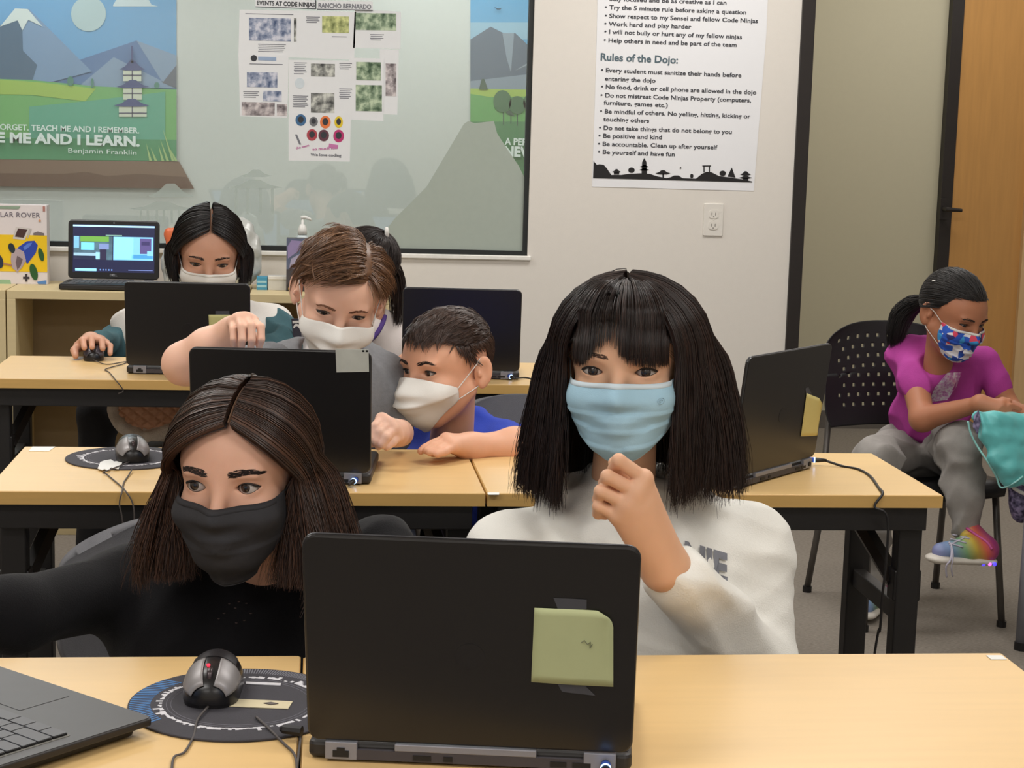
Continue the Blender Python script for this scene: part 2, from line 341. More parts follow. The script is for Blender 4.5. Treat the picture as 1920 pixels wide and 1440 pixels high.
mural('landscape_mural', 'printed landscape mural with snowy peak and pagoda, left behind the glass', [
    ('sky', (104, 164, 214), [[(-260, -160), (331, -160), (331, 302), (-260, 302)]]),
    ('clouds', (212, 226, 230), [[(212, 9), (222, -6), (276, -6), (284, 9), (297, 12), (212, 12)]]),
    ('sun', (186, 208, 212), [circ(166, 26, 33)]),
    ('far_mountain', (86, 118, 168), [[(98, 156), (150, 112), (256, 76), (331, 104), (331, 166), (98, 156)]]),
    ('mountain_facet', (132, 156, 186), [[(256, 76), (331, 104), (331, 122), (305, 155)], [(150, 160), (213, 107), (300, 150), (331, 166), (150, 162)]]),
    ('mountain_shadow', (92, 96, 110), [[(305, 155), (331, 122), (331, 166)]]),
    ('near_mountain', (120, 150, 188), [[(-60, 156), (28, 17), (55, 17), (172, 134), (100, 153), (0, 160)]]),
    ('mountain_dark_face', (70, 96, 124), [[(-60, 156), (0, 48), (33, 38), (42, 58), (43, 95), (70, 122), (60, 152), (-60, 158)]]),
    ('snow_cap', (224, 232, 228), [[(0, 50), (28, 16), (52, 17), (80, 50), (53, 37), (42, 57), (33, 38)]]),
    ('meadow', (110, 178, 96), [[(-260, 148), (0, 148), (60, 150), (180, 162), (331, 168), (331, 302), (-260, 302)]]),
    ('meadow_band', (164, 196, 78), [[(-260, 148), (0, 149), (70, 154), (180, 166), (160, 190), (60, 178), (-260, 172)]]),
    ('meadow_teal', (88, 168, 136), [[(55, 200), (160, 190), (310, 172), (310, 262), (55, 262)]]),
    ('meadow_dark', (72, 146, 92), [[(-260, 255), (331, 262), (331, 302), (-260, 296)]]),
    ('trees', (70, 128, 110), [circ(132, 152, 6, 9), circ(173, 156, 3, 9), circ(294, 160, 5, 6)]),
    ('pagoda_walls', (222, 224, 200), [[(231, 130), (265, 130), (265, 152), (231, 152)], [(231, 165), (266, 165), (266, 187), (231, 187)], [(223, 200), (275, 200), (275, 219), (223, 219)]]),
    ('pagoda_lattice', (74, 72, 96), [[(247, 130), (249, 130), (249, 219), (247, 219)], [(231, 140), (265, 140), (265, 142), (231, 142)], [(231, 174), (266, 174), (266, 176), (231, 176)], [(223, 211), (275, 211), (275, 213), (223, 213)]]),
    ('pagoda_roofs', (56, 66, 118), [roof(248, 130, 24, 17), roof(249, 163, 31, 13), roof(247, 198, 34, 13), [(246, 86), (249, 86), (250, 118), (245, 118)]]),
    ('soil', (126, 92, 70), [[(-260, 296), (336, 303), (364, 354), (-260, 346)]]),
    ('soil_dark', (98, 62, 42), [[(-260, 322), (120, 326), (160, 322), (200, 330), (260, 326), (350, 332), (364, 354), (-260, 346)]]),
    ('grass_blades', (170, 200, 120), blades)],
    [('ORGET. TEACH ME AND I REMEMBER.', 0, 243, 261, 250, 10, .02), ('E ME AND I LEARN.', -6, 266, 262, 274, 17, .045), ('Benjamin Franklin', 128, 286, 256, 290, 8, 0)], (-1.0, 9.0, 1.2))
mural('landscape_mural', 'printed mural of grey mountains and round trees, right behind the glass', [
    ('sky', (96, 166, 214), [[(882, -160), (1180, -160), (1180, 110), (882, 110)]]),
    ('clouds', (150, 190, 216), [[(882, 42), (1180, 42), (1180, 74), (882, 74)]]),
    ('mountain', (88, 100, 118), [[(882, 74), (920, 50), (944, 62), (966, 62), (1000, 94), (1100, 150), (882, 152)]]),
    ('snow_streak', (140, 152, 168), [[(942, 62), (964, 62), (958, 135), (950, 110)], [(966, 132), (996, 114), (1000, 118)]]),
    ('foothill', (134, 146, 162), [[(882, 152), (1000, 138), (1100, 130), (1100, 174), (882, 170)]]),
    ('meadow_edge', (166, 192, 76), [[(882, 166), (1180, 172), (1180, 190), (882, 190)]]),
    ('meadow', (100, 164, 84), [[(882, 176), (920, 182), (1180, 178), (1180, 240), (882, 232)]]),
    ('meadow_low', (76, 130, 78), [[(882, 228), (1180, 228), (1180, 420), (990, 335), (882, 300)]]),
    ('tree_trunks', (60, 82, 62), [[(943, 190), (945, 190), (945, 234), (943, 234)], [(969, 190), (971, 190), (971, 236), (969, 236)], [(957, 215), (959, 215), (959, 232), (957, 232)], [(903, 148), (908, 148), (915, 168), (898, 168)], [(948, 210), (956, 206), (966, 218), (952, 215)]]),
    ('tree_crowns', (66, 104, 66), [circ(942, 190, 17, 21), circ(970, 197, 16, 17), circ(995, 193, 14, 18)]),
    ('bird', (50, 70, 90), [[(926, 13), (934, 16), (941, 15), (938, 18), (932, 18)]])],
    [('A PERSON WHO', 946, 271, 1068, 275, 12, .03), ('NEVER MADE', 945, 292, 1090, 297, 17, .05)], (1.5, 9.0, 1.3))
# frosted shapes on the glass itself
GY = WY+.024
M_frost = mat('frosted_vinyl', (176, 186, 176), .7, var=.02, alpha=.85)
M_frost2 = mat('frosted_vinyl_pale', (186, 198, 192), .8, var=.02, alpha=.45)
b = MB(); wallpoly(b, [(690, 476), (740, 410), (800, 350), (870, 232), (878, 227), (890, 231), (926, 227), (932, 250), (950, 278), (972, 310), (984, 334), (983, 474)], GY)
tag(part('window_decal', b, M_frost), 'frosted mountain silhouette on the lower right of the window', 'decal')
b = MB()
for p in (roof(320, 368, 44, 24), roof(304, 392, 62, 14)): wallpoly(b, p, GY)
for x in (262, 275, 292, 305, 320, 334): wallpoly(b, [(x, 394), (x+4, 394), (x+4, 418), (x, 418)], GY)
tag(part('window_decal', b, M_frost2), 'pale frosted pagoda on the window above the shelf computer', 'decal')
b = MB()
for p in (roof(480, 330, 30, 12), roof(478, 352, 52, 15)): wallpoly(b, p, GY)
for x in (440, 462, 486, 508): wallpoly(b, [(x, 353), (x+5, 353), (x+5, 402), (x, 402)], GY)
tag(part('window_decal', b, M_frost2), 'faint frosted temple roofs on the glass beneath the pinned papers', 'decal')
# ------------------------------------------------------------------ papers on the glass
M_paper = mat('paper_white', (226, 228, 230), .8, var=.01); M_ink = mat('ink_grey', (120, 122, 130), .8, var=.02); M_inkd = mat('ink_dark', (52, 54, 60), .7, var=.02)
def photo_mat(name, c1, c2, scale=38):
    if name in _M: return _M[name]
    m = mat(name, c1, .6, var=0); nt = m.node_tree; mx = [n for n in nt.nodes if n.type == 'MIX'][0]; n = [n for n in nt.nodes if n.type == 'TEX_NOISE'][0]
    n.inputs['Scale'].default_value = scale; n.inputs['Detail'].default_value = 6; r = nt.nodes.new('ShaderNodeValToRGB'); r.color_ramp.elements[0].position = .35; r.color_ramp.elements[1].position = .62
    r.color_ramp.elements[0].color = lin(c1)+(1,); r.color_ramp.elements[1].color = lin(c2)+(1,); e = r.color_ramp.elements.new(.5); e.color = lin(tuple((a+b_)//2+10 for a, b_ in zip(c1, c2)))+(1,)
    nt.links.new(n.outputs[0], r.inputs[0]); nt.links.new(r.outputs[0], nt.nodes['Principled BSDF'].inputs['Base Color']); return m
PB = photo_mat('photo_blue', (66, 84, 118), (206, 208, 220)); PG = photo_mat('photo_green', (58, 84, 60), (190, 206, 176)); PK = photo_mat('photo_grey', (60, 62, 62), (206, 208, 200)); PW = photo_mat('photo_warm', (96, 88, 92), (214, 206, 206)); PY_ = photo_mat('photo_yellow', (110, 120, 70), (214, 218, 150))
def sheet(label, quad, photos=(), lines=(), Y=WY+.0235, heads=(), extra=()):
    t = thing('paper_sheet', label, 'paper', ony(sum(p[0] for p in quad)/4, quad[2][1], Y))
    part('sheet', wallpoly(MB(), quad, Y, .0006), M_paper, t, world=True)
    for (x0, y0, x1, y1, m) in photos: part('photo', wallpoly(MB(), [(x0, y0), (x1, y0+(x1-x0)*.02), (x1, y1+(x1-x0)*.02), (x0, y1)], Y-.0007, .0005), m, t, world=True)
    if lines:
        b = MB()
        for (x0, y, x1) in lines: wallpoly(b, [(x0, y), (x1, y+(x1-x0)*.02), (x1, y+1.4+(x1-x0)*.02), (x0, y+1.4)], Y-.0007, .0004)
        part('small_print', b, M_ink, t, world=True)['kind'] = 'stuff'
    for (s, x0, y0, x1, y1, cap, m) in heads:
        b = MB(); text_into(b, s, ony(x0, y0, Y-.001), ony(x1, y1, Y-.001), (0, 0, 1), cap*.0019, .03); part('lettering', b, m, t, world=True)['kind'] = 'stuff'
    for (pn, pts, m) in extra: part(pn, wallpoly(MB(), pts, Y-.0008, .0005), m, t, world=True)
    return t
def para(x0, x1, y0, n, dy=3.4): return [(x0+(k % 2), y0+k*dy, x1-(6 if k == n-1 else (k*3) % 5)) for k in range(n)]
YA = WY+.0235
sheet('large white sheet with blue group photo, top left of the glass', [(449, 18), (562, 20), (560, 108), (447, 104)], [(467, 33, 545, 76, PB), (551, 34, 556, 78, PK)], para(484, 536, 82, 5)+[(460, 25, 550)])
sheet('white sheet below it with blue photos and round badge, lower left', [(447, 100), (541, 103), (539, 221), (450, 218)], [(463, 135, 520, 163, PB), (493, 170, 528, 190, PB), (453, 191, 515, 216, PW), (519, 195, 538, 217, PW)], para(456, 486, 171, 4)+[(468, 119, 530)], YA-.0009, extra=[('badge', circ(476, 109, 6), M_inkd), ('heading_bar', [(484, 106), (518, 107), (518, 114), (484, 113)], mat('pale_blue_print', (150, 170, 198), .8))])
sheet('white sheet with one yellowish photo in the top middle', [(562, 20), (668, 22), (664, 112), (560, 108)], [(604, 30, 654, 61, PY_)], para(574, 600, 31, 4)+[(622, 68, 650)])
sheet('white sheet with wide dark green photo at the top right', [(665, 18), (752, 22), (751, 92), (662, 90)], [(667, 24, 743, 56, PG)], para(694, 720, 64, 4))
sheet('long white sheet with narrow grey photo at the far right', [(712, 92), (748, 93), (745, 215), (712, 214)], [(723, 119, 743, 180, PW)], (), YA+.0008)
sheet('white sheet with two square green photos on the right', [(655, 108), (720, 110), (719, 227), (655, 224)], [(668, 116, 714, 150, PG), (667, 159, 716, 208, PG)], para(636, 660, 118, 5), YA-.0006)
sheet('centre sheet with two grey photos and pale circles', [(541, 112), (658, 114), (658, 215), (541, 212)], [(583, 119, 628, 143, PK), (583, 174, 627, 211, PK)], para(551, 575, 117, 7)+para(549, 578, 179, 7)+para(636, 660, 118, 4)+para(636, 660, 166, 6), YA-.0012, extra=[('pale_dot', circ(562, 156, 9, 10), mat('pale_dot_print', (206, 216, 222), .8)), ('pale_dot', circ(589, 156, 9, 10), _M['pale_dot_print'] if 'pale_dot_print' in _M else None), ('pale_dot', circ(618, 156, 9, 10), None)][:1])
dots = [((564, 225, 10, 11), (62, 106, 148)), ((588, 228, 8, 9), (110, 112, 116)), ((610, 229, 10, 12), (226, 122, 66)), ((635, 229, 8, 11), (224, 196, 40)), ((585, 253, 10, 11), (170, 62, 74)), ((607, 254, 10, 11), (96, 52, 66)), ((635, 255, 10, 12), (186, 48, 110))]
ex = []
for (c, col) in dots:
    ex.append(('sticker', circ(*c), mat('sticker_%d' % col[0], col, .5))); 
sh = sheet('bottom sheet with seven round coloured stickers and pink writing', [(541, 211), (658, 214), (656, 303), (541, 301)], (), (), YA-.002, heads=[('We love coding', 582, 292, 640, 294, 5, M_ink), ('so much fun', 586, 282, 632, 279, 4.5, mat('pink_ink', (196, 120, 170), .8)), ('the team', 555, 280, 580, 274, 4, _M['pink_ink'])], extra=ex+[('pencil_mark', [(553, 252), (557, 252), (565, 271), (561, 271)], M_ink), ('pink_mark', [(617, 269), (634, 272), (633, 279), (616, 277)], _M['pink_ink'])])
for (c, col) in dots: part('sticker_centre', wallpoly(MB(), circ(c[0], c[1]-1, c[2]*.55, c[3]*.55), YA-.0035, .0005), M_inkd, sh, world=True)
sheet('white name strip pinned at the very top left of the papers', [(479, -2), (592, 1), (592, 16), (479, 12)], (), (), YA-.003, heads=[('EVENTS AT CODE NINJAS', 482, 9, 590, 13, 7.5, M_inkd)], extra=[('black_border', [(479, 12), (592, 16), (592, 17.5), (479, 13.5)], M_inkd), ('black_border', [(591, 0), (593, 0), (593, 17), (591, 17)], M_inkd)])
sheet('white strip with outlined place name beside it', [(594, 1), (699, 3), (699, 19), (594, 17)], (), (), YA-.003, heads=[('RANCHO BERNARDO', 597, 14, 696, 17, 8, M_ink)], extra=[('black_border', [(594, 16.5), (699, 18.5), (699, 20), (594, 18)], M_inkd)])
# ------------------------------------------------------------------ rules poster and outlet
PYY = WY-.0015
po = thing('rules_poster', 'white rules poster with black skyline on the white wall', 'poster', ony(1263, 355, PYY))
part('sheet', wallpoly(MB(), [(1122, -90), (1443, -90), (1437, 60), (1413, 358), (1110, 350), (1118, 100)], PYY+.001, .0012), mat('poster_paper', (236, 237, 240), .5, var=.005), po, world=True)
b = MB(); D_ = PYY-.001
def pl(s, x0, y0, x1, y1, cap, mb, bold=.018): text_into(mb, s, ony(x0, y0, D_), ony(x1, y1, D_), (0, 0, 1), cap*.00193, bold)
for (s, x0, y0, x1, y1) in (('• Stay focused and be as creative as I can', 1134, 1, 1362, 9), ('• Try the 5 minute rule before asking a question', 1134, 17, 1399, 27), ('• Show respect to my Sensei and fellow Code Ninjas', 1134, 33, 1421, 43), ('• Work hard and play harder', 1133, 48, 1296, 54), ('• I will not bully or hurt any of my fellow ninjas', 1133, 63, 1391, 73), ('• Help others in need and be part of the team', 1132, 79, 1381, 88),
    ('• Every student must sanitize their hands before', 1127, 135, 1390, 145), ('entering the dojo', 1134, 151, 1229, 155), ('• No food, drink or cell phone are allowed in the dojo', 1127, 166, 1418, 177), ('• Do not mistreat Code Ninjas Property (computers,', 1126, 182, 1408, 192), ('furniture, games etc.)', 1132, 196, 1252, 201), ('• Be mindful of others. No yelling, hitting, kicking or', 1125, 212, 1407, 222), ('touching others', 1131, 227, 1217, 230), ('• Do not take things that do not belong to you', 1123, 243, 1372, 251), ('• Be positive and kind', 1122, 258, 1241, 261), ('• Be accountable. Clean up after yourself', 1121, 273, 1345, 280), ('• Be yourself and have fun', 1121, 288, 1265, 293)):
    pl(s, x0, y0, x1, y1, 7.6, b)
part('lettering', b, mat('poster_ink', (52, 54, 62), .6), po, world=True)
b = MB(); pl('Rules of the Dojo:', 1126, 113, 1271, 119, 13, b, .025); part('heading', b, mat('poster_teal', (84, 104, 114), .6), po, world=True)
b = MB(); D2 = PYY-.0006
sky = [(1112, 334), (1113, 302), (1119, 309), (1124, 308), (1132, 309), (1138, 316), (1146, 328), (1165, 328), (1180, 326), (1200, 325), (1218, 326), (1234, 331), (1250, 334), (1258, 332), (1264, 329), (1272, 329), (1280, 334), (1305, 335), (1316, 326), (1325, 322), (1334, 323), (1348, 330), (1370, 333), (1390, 336), (1410, 340), (1410, 342)]
wallpoly(b, sky, D2)
for p in ([(1203, 326), (1204, 304), (1206, 300), (1208, 296), (1210, 300), (1212, 304), (1213, 326)], roof(1208, 312, 8, 3), roof(1208, 318, 9, 3), circ(1184, 319, 6, 5), roof(1156, 322, 8, 5), [(1151, 323), (1161, 323), (1161, 327), (1151, 327)], roof(1243, 325, 14, 6), [(1242, 325), (1245, 325), (1245, 333), (1242, 333)], [(1317, 310), (1333, 310), (1333, 312), (1317, 312)], [(1319, 312), (1321, 312), (1321, 323), (1319, 323)], [(1329, 312), (1331, 312), (1331, 323), (1329, 323)], circ(1355, 325, 6, 5), [(1364, 331), (1372, 314), (1379, 333)], roof(1398, 327, 10, 6), roof(1398, 333, 12, 4), [(1393, 333), (1403, 333), (1403, 339), (1393, 339)], circ(1297, 330, 3, 4), circ(1276, 315, 1.5)): wallpoly(b, p, D2-.0002)
part('skyline_print', b, mat('poster_black', (22, 20, 22), .6), po, world=True)
M_plate = mat('white_plastic', (228, 224, 216), .35, var=.01)
oc = ony(1337, 412, WY); XZ = Matrix.Translation((oc[0], WY, oc[2])) @ Matrix.Rotation(PI/2, 4, 'X')
ou = thing('wall_outlet', 'white wall outlet with two sockets below the rules poster', 'outlet', (oc[0], WY, oc[2]-.057))
part('plate', MB().rrect(-.036, .036, -.058, .058, 0, .006, .005, XZ, bev=.002), M_plate, ou, world=True)
for dz in (.02, -.02):
    s_ = part('socket', MB().rrect(-.017, .017, dz-.015, dz+.015, .006, .008, .01, XZ), M_plate, ou, world=True)
    b = MB(); b.box(-.008, -.0055, dz-.004, dz+.006, .008, .0084, XZ); b.box(.0055, .008, dz-.004, dz+.006, .008, .0084, XZ); b.box(-.002, .002, dz-.011, dz-.007, .008, .0084, XZ)
    part('slots', b, mat('slot_grey', (130, 126, 120), .6), s_, world=True)
part('screw', MB().lathe([(.003, .006), (.003, .0075)], 10, XZ), M_plate, ou, world=True)
# ================================================================== tables
M_maple = mat('maple_laminate', (224, 188, 130), .33, var=.035, scale=5, stretch=(1.2, 14, 1), detail=7)
M_edge = mat('maple_edge', (206, 166, 98), .45, var=.05, scale=8, stretch=(1.2, 1, 14))
M_blk = mat('black_metal', (22, 20, 21), .45, var=.05)
M_under = mat('particle_underside', (60, 52, 44), .8)
M_steel = mat('brushed_steel', (150, 148, 146), .35, .9)
TZ = .74
def table(label, x0, x1, y0, y1):
    cx, cy = (x0+x1)/2, (y0+y1)/2; w, d = (x1-x0)/2, (y1-y0)/2
    t = thing('training_table', label, 'table', (cx, cy, 0), 0, 'maple training tables in three rows')
    part('tabletop', MB().rrect(-w+.001, w-.001, -d+.001, d-.001, TZ-.024, TZ, .003, seg=2, bev=.0012), M_maple, t)
    b = MB(); e = .0016; h = d; z0, z1 = TZ-.0235, TZ-.002
    b.box(-w, w, -d, -d+e, z0, z1); part('edge_band', b, M_edge, t)
    b = MB(); b.box(w-e, w, -d+e, d, z0, z1); part('edge_band', b, M_edge, t)
    b = MB(); b.box(-w, -w+e, -d+e, d, z0, z1); part('edge_band', b, M_edge, t)
    part('apron', MB().box(-w+.02, w-.02, -d+.02, -d+.045, TZ-.07, TZ-.024), M_blk, t, bevel=.002)
    part('apron', MB().box(-w+.02, w-.02, d-.045, d-.02, TZ-.07, TZ-.024), M_blk, t, bevel=.002)
    for s in (-1, 1):
        X = s*(w-.040)
        part('side_rail', MB().box(X-.021, X+.021, -d+.045, d-.045, TZ-.062, TZ-.024), M_blk, t, bevel=.002)
        for sy in (-1, 1):
            Y = sy*(d-.062)
            l = part('leg', MB().box(X-.022, X+.022, Y-.019, Y+.019, .018, TZ-.024), M_blk, t, bevel=.003)
            part('foot_cap', MB().box(X-.024, X+.024, Y-.021, Y+.021, 0, .018), mat('rubber', (14, 14, 14), .8), l)
        part('cross_rail', MB().box(X-.012, X+.012, -d+.08, d-.08, .485, .520), mat('dark_rail', (52, 50, 48), .5), t, bevel=.002)
        b = MB(); b.tube([(X-s*.065, d-.09, TZ-.035), (X-s*.012, -d+.075, .56)], .018, 6); part('folding_brace', b, M_blk, t)
        b = MB(); b.tube([(X-s*.088, d-.10, TZ-.04), (X-s*.045, .02, .63)], .006, 6); part('brace_strip', b, M_steel, t)
        b = MB(); b.box(X-s*.065-.02, X-s*.065+.02, d-.12, d-.05, TZ-.05, TZ-.024); part('hinge_plate', b, M_blk, t)
        b = MB(); b.box(X-.026, X+.026, -d+.045, -d+.085, .53, .59); part('latch', b, M_blk, t, bevel=.004)
    return t
T_fl = table('near left maple table holding the open laptop and the mouse pad', -.875, -.0115, 1.61, 2.052)
T_fr = table('near right maple table carrying the large black laptop in front', -.0085, .858, 1.61, 2.047)
T_ml = table('middle row left maple table with laptop bearing a white label', -.552, .3005, 3.0, 3.418)
T_mr = table('middle row right maple table with a black cable over its end', .3040, 1.128, 3.0, 3.412)
T_bl = table('back row left maple table where a hand rests on a mouse', -.80, .039, 4.322, 4.745)
T_br = table('back row right maple table under the plain black laptop', .0425, .885, 4.315, 4.735)
M_tag = mat('tag_paper', (226, 226, 222), .6, var=.01)
def flat(name, label, cat, pts, z, m, th=.0008, group=None):
    P = [onz(x, y, z) for x, y in pts]; P = P if sum(P[i][0]*P[(i+1) % len(P)][1]-P[(i+1) % len(P)][0]*P[i][1] for i in range(len(P))) > 0 else P[::-1]
    return tag(part(name, MB().prism([(p[0], p[1]) for p in P], z, z+th), m), label, cat, group)
flat('paper_tag', 'small white tag stuck on the far right corner of the near table', 'tag', [(1849, 1229.5), (1878, 1229.5), (1888, 1237), (1858, 1237)], TZ+.0003, M_tag)
flat('paper_tag', 'white tag on the left corner of the middle table', 'tag', [(61, 838), (104, 838), (92, 846), (54, 846)], TZ+.0003, M_tag)
flat('paper_tag', 'tiny white tag beside the joint of the middle tables', 'tag', [(914, 924), (936, 924), (936, 928), (915, 928)], TZ+.0003, M_tag)
# ================================================================== laptops
M_lid = mat('laptop_black', (24, 22, 23), .34, var=.04, scale=12, spec=.6, bump=.03, bscale=900)
M_lidedge = mat('laptop_edge', (64, 64, 68), .35, .4)
M_base = mat('laptop_base', (36, 33, 32), .5)
M_silver = mat('laptop_silver', (138, 138, 146), .4, .35, var=.02)
M_port = mat('port_dark', (12, 10, 12), .5)
M_deck = mat('laptop_deck', (84, 84, 84), .5, var=.03)
M_key = mat('key_cap', (92, 92, 94), .5, var=.02)
M_led = mat('plug_glow', (150, 190, 255), .4, emit=5.0)
class Lap: pass
def laptop(label, x, y, yaw, tilt, w, L, z=TZ, keys=False, deck=True, screen=None, group='black laptops on the tables'):
    q = Lap(); yaw = math.radians(yaw); tl = math.radians(tilt)
    t = thing('laptop', label, 'laptop', (x, y, z), yaw, group); q.t = t; q.w = w; q.L = L; th = .019
    BM = Matrix.Translation((0, .004, 0))
    if keys:
        part('base', MB().rrect(0, w, 0, L, th-.0075, th, .006, BM, bev=.0015), M_base, t)
        part('underside', MB().rrect(.010, w-.010, .006, L-.012, .002, th-.0074, .012, BM, bev=.003), M_port, t)
    else: part('base', MB().rrect(0, w, 0, L, .002, th, .008, BM, bev=.004), M_base, t, smooth=False)
    q.LM = Matrix(((1, 0, 0, 0), (0, -math.sin(tl), -math.cos(tl), .004), (0, math.cos(tl), -math.sin(tl), th+.003), (0, 0, 0, 1)))
    part('lid', MB().rrect(0, w, 0, L, -.004, .0035, .013, q.LM, bev=.0025), M_lid, t)
    part('lid_rim', MB().rrect(.0006, w-.0006, .0006, L+.0006, -.0016, .0006, .0128, q.LM), M_lidedge, t)
    part('hinge_bar', MB().box(.05*w/.32+.037, w-.095, -.0015, .006, .0135, th+.002), M_silver, t, bevel=.001)
    rp = part('rear_panel', MB().box(.05, w-.048, -.0012, .0045, .0035, .0135), mat('port_panel', (62, 58, 62), .5), t)
    for px_, ww in ((.105, .018), (.135, .009), (.24, .016), (.262, .018)):
        part('port', MB().box(px_*w/.32, px_*w/.32+ww, -.0022, 0, .0055, .0105), M_port, rp)
    eb = part('ethernet_block', MB().box(.018, .050, -.002, .006, .003, th+.002), M_silver, t, bevel=.0008)
    b = MB(); b.box(.026, .042, -.0032, 0, .006, .0125); b.box(.030, .038, -.0032, 0, .0125, .0155); part('ethernet_port', b, M_port, eb)
    pb = part('power_block', MB().box(w-.048, w-.016, -.002, .006, .003, th+.002), M_silver, t, bevel=.0008)
    part('power_jack', MB().lathe([(.0045, 0), (.0045, .002)], 14, Matrix.Translation((w-.026, -.002, .011)) @ Matrix.Rotation(PI/2, 4, 'X')), M_port, pb)
    part('emblem', MB().lathe([(.0145, .0034), (.0145, .0039)], 32, q.LM @ Matrix.Translation((w/2, L*.45, 0))), mat('lid_emblem', (31, 29, 30), .3), t)
    for k in range(4):
        part('rubber_foot', MB().rrect(-.02, .02, -.004, .004, 0, .002, .003, Matrix.Translation((w*(.15 if k % 2 else .85), .02 if k < 2 else L-.02, 0))), M_port, t)
    # inside: bezel, display, deck, keys, touchpad
    part('bezel', MB().rrect(.004, w-.004, .004, L-.003, -.0052, -.0038, .01, q.LM), M_port, t)
    q.disp = part('display', MB().box(.016, w-.016, .022, L-.014, -.0058, -.005, q.LM), screen or mat('screen_on', (120, 150, 190), .2, emit=.5), t)
    part('deck', MB().rrect(.003, w-.003, .008, L, th-.0012, th+.0006, .007, BM), M_deck if keys else M_base, t)
    part('touchpad_seam', MB().rrect(w/2-.0556, w/2+.0506, L-.0786, L-.0134, th+.0005, th+.0007, .003, BM), M_port if keys else M_base, t); part('touchpad', MB().rrect(w/2-.055, w/2+.05, L-.078, L-.014, th+.0006, th+.0010, .003, BM), M_deck if keys else M_base, t)
    kx0, ky0 = .022, .030; kw, kh = (w-.044)/15.0, .0185
    if keys:
        part('key_well', MB().rrect(kx0-.003, w-kx0+.003, ky0-.003, ky0+6*kh+.001, th+.0004, th+.0011, .003, BM), mat('key_well_grey', (112, 110, 104), .6), t)
        rows = [[1]*15, [1]*13+[2], [1.5]+[1]*12+[1.5], [1.75]+[1]*11+[2.25], [2.25]+[1]*10+[2.75], [1.25, 1.25, 1.25, 5.5, 1.25, 1.25, 1, 1, 1.25]]
        for r, row in enumerate(rows):
            u = 0
            for kk in row:
                x0 = kx0+u*kw+.0008; x1 = kx0+(u+kk)*kw-.0012; u += kk
                # deck is seen from the rear, so the first row lies by the hinge
                X0, X1 = w-x1, w-x0
                part('key', MB().rrect(X0, X1, ky0+r*kh+.0008, ky0+(r+1)*kh-.0014, th+.0028, th+.0038, .0015, BM, seg=2), M_key, t)
                part('key_skirt', MB().rrect(X0-.0007, X1+.0007, ky0+r*kh+.0001, ky0+(r+1)*kh-.0007, th+.0009, th+.0028, .0015, BM, seg=2), M_port, t)  # black body of the key below its cap
    else:
        b = MB()
        for r in range(6):
            for c in range(15): b.rrect(kx0+c*kw+.001, kx0+(c+1)*kw-.001, ky0+r*kh+.001, ky0+(r+1)*kh-.001, th+.0004, th+.0022, .0015, BM, seg=1)
        o = part('keyboard', b, M_key, t); o['kind'] = 'stuff'
    q.W = mw(t) @ q.LM
    return q
def lidpt(q, x, y, off=.0042):
    Wi = q.W.inverted(); o = Wi @ Vector(tuple(CC)); d = (Wi.to_3x3() @ Vector(tuple(_ray(x, y)))); s = (off-o.z)/d.z; return o+d*s
def lidpoly(name, q, pts, m, parent, off=.0042, th=.0006):
    P = [lidpt(q, x, y, off) for x, y in pts]; A = sum(P[i].x*P[(i+1) % len(P)].y-P[(i+1) % len(P)].x*P[i].y for i in range(len(P)))
    if A < 0: P = P[::-1]
    return part(name, MB().prism([(p.x, p.y) for p in P], off, off+th, q.W), m, parent, world=True)
LF = laptop('large black laptop in front with a taped green note', -.002, 1.699, -9.3, 12.8, .324, .227)
LMd = laptop('black laptop on the middle table with a white label at its corner', -.212, 3.093, -5.6, 8.6, .316, .223)
LBl = laptop('black laptop on the back left table, note half hidden by a hand', -.465, 4.424, -2.6, 7.4, .308, .214)
LBr = laptop('plain black laptop on the back right table, no note', .221, 4.419, -4.5, 7.6, .299, .212)
LMr = laptop('angled black laptop with yellowish note, right of the blue mask', .743, 3.024, 46.5, 6.7, .32, .224)
def note(label, q, pts, col, curl=.004, tapes=(), scribble=None):
    t = thing('sticky_note', label, 'note', q.W @ lidpt(q, *pts[-1])); m = mat('note_%d_%d_%d' % col, col, .8, var=.02)
    P = [lidpt(q, x, y) for x, y in pts]; n = 10; rows = []
    a, b_, c, d = P[0], P[1], P[2], P[3]
    for j in range(n+1):
        r = []
        for i in range(n+1):
            u, v = i/n, j/n; p = (a*(1-u)+b_*u)*(1-v)+(d*(1-u)+c*u)*v; p = p.copy()
            cc = max(0, u-.6)/.4*(1-v); p.z += .0006+curl*cc*cc+curl*.25*math.sin(PI*u)*v
            if u > .8 and v < .15: p.x -= (u-.8)*.02*(.15-v)/.15; p.y -= (u-.8)*.03*(.15-v)/.15
            r.append(tuple(q.W @ p))
        rows.append(r)
    o = part('sheet', MB().grid(rows), m, t, world=True, smooth=True); s = o.modifiers.new('thickness', 'SOLIDIFY'); s.thickness = .0003
    for tp in tapes: lidpoly('tape', q, tp, mat('clear_tape', (86, 86, 92), .35, alpha=.75), t, .0040, .0003)
    if scribble:
        b = MB()
        for i in range(len(scribble)-1):
            A = q.W @ (lidpt(q, *scribble[i])+Vector((0, 0, .0018))); B = q.W @ (lidpt(q, *scribble[i+1])+Vector((0, 0, .0018))); b.tube([A, B], .0004, 4)
        part('handwriting', b, mat('pencil_grey', (128, 132, 108), .8), t, world=True)
    return t
note('pale green note taped on the large front laptop lid', LF, [(1002, 1139), (1150, 1145), (1150, 1287), (996, 1278)], (186, 192, 146), .003, [[(1038, 1121), (1100, 1124), (1100, 1142), (1046, 1142)], [(1044, 1280), (1096, 1284), (1116, 1304), (1054, 1297)]], [(1090, 1203), (1096, 1199), (1102, 1207), (1107, 1202), (1106, 1214), (1111, 1206)])
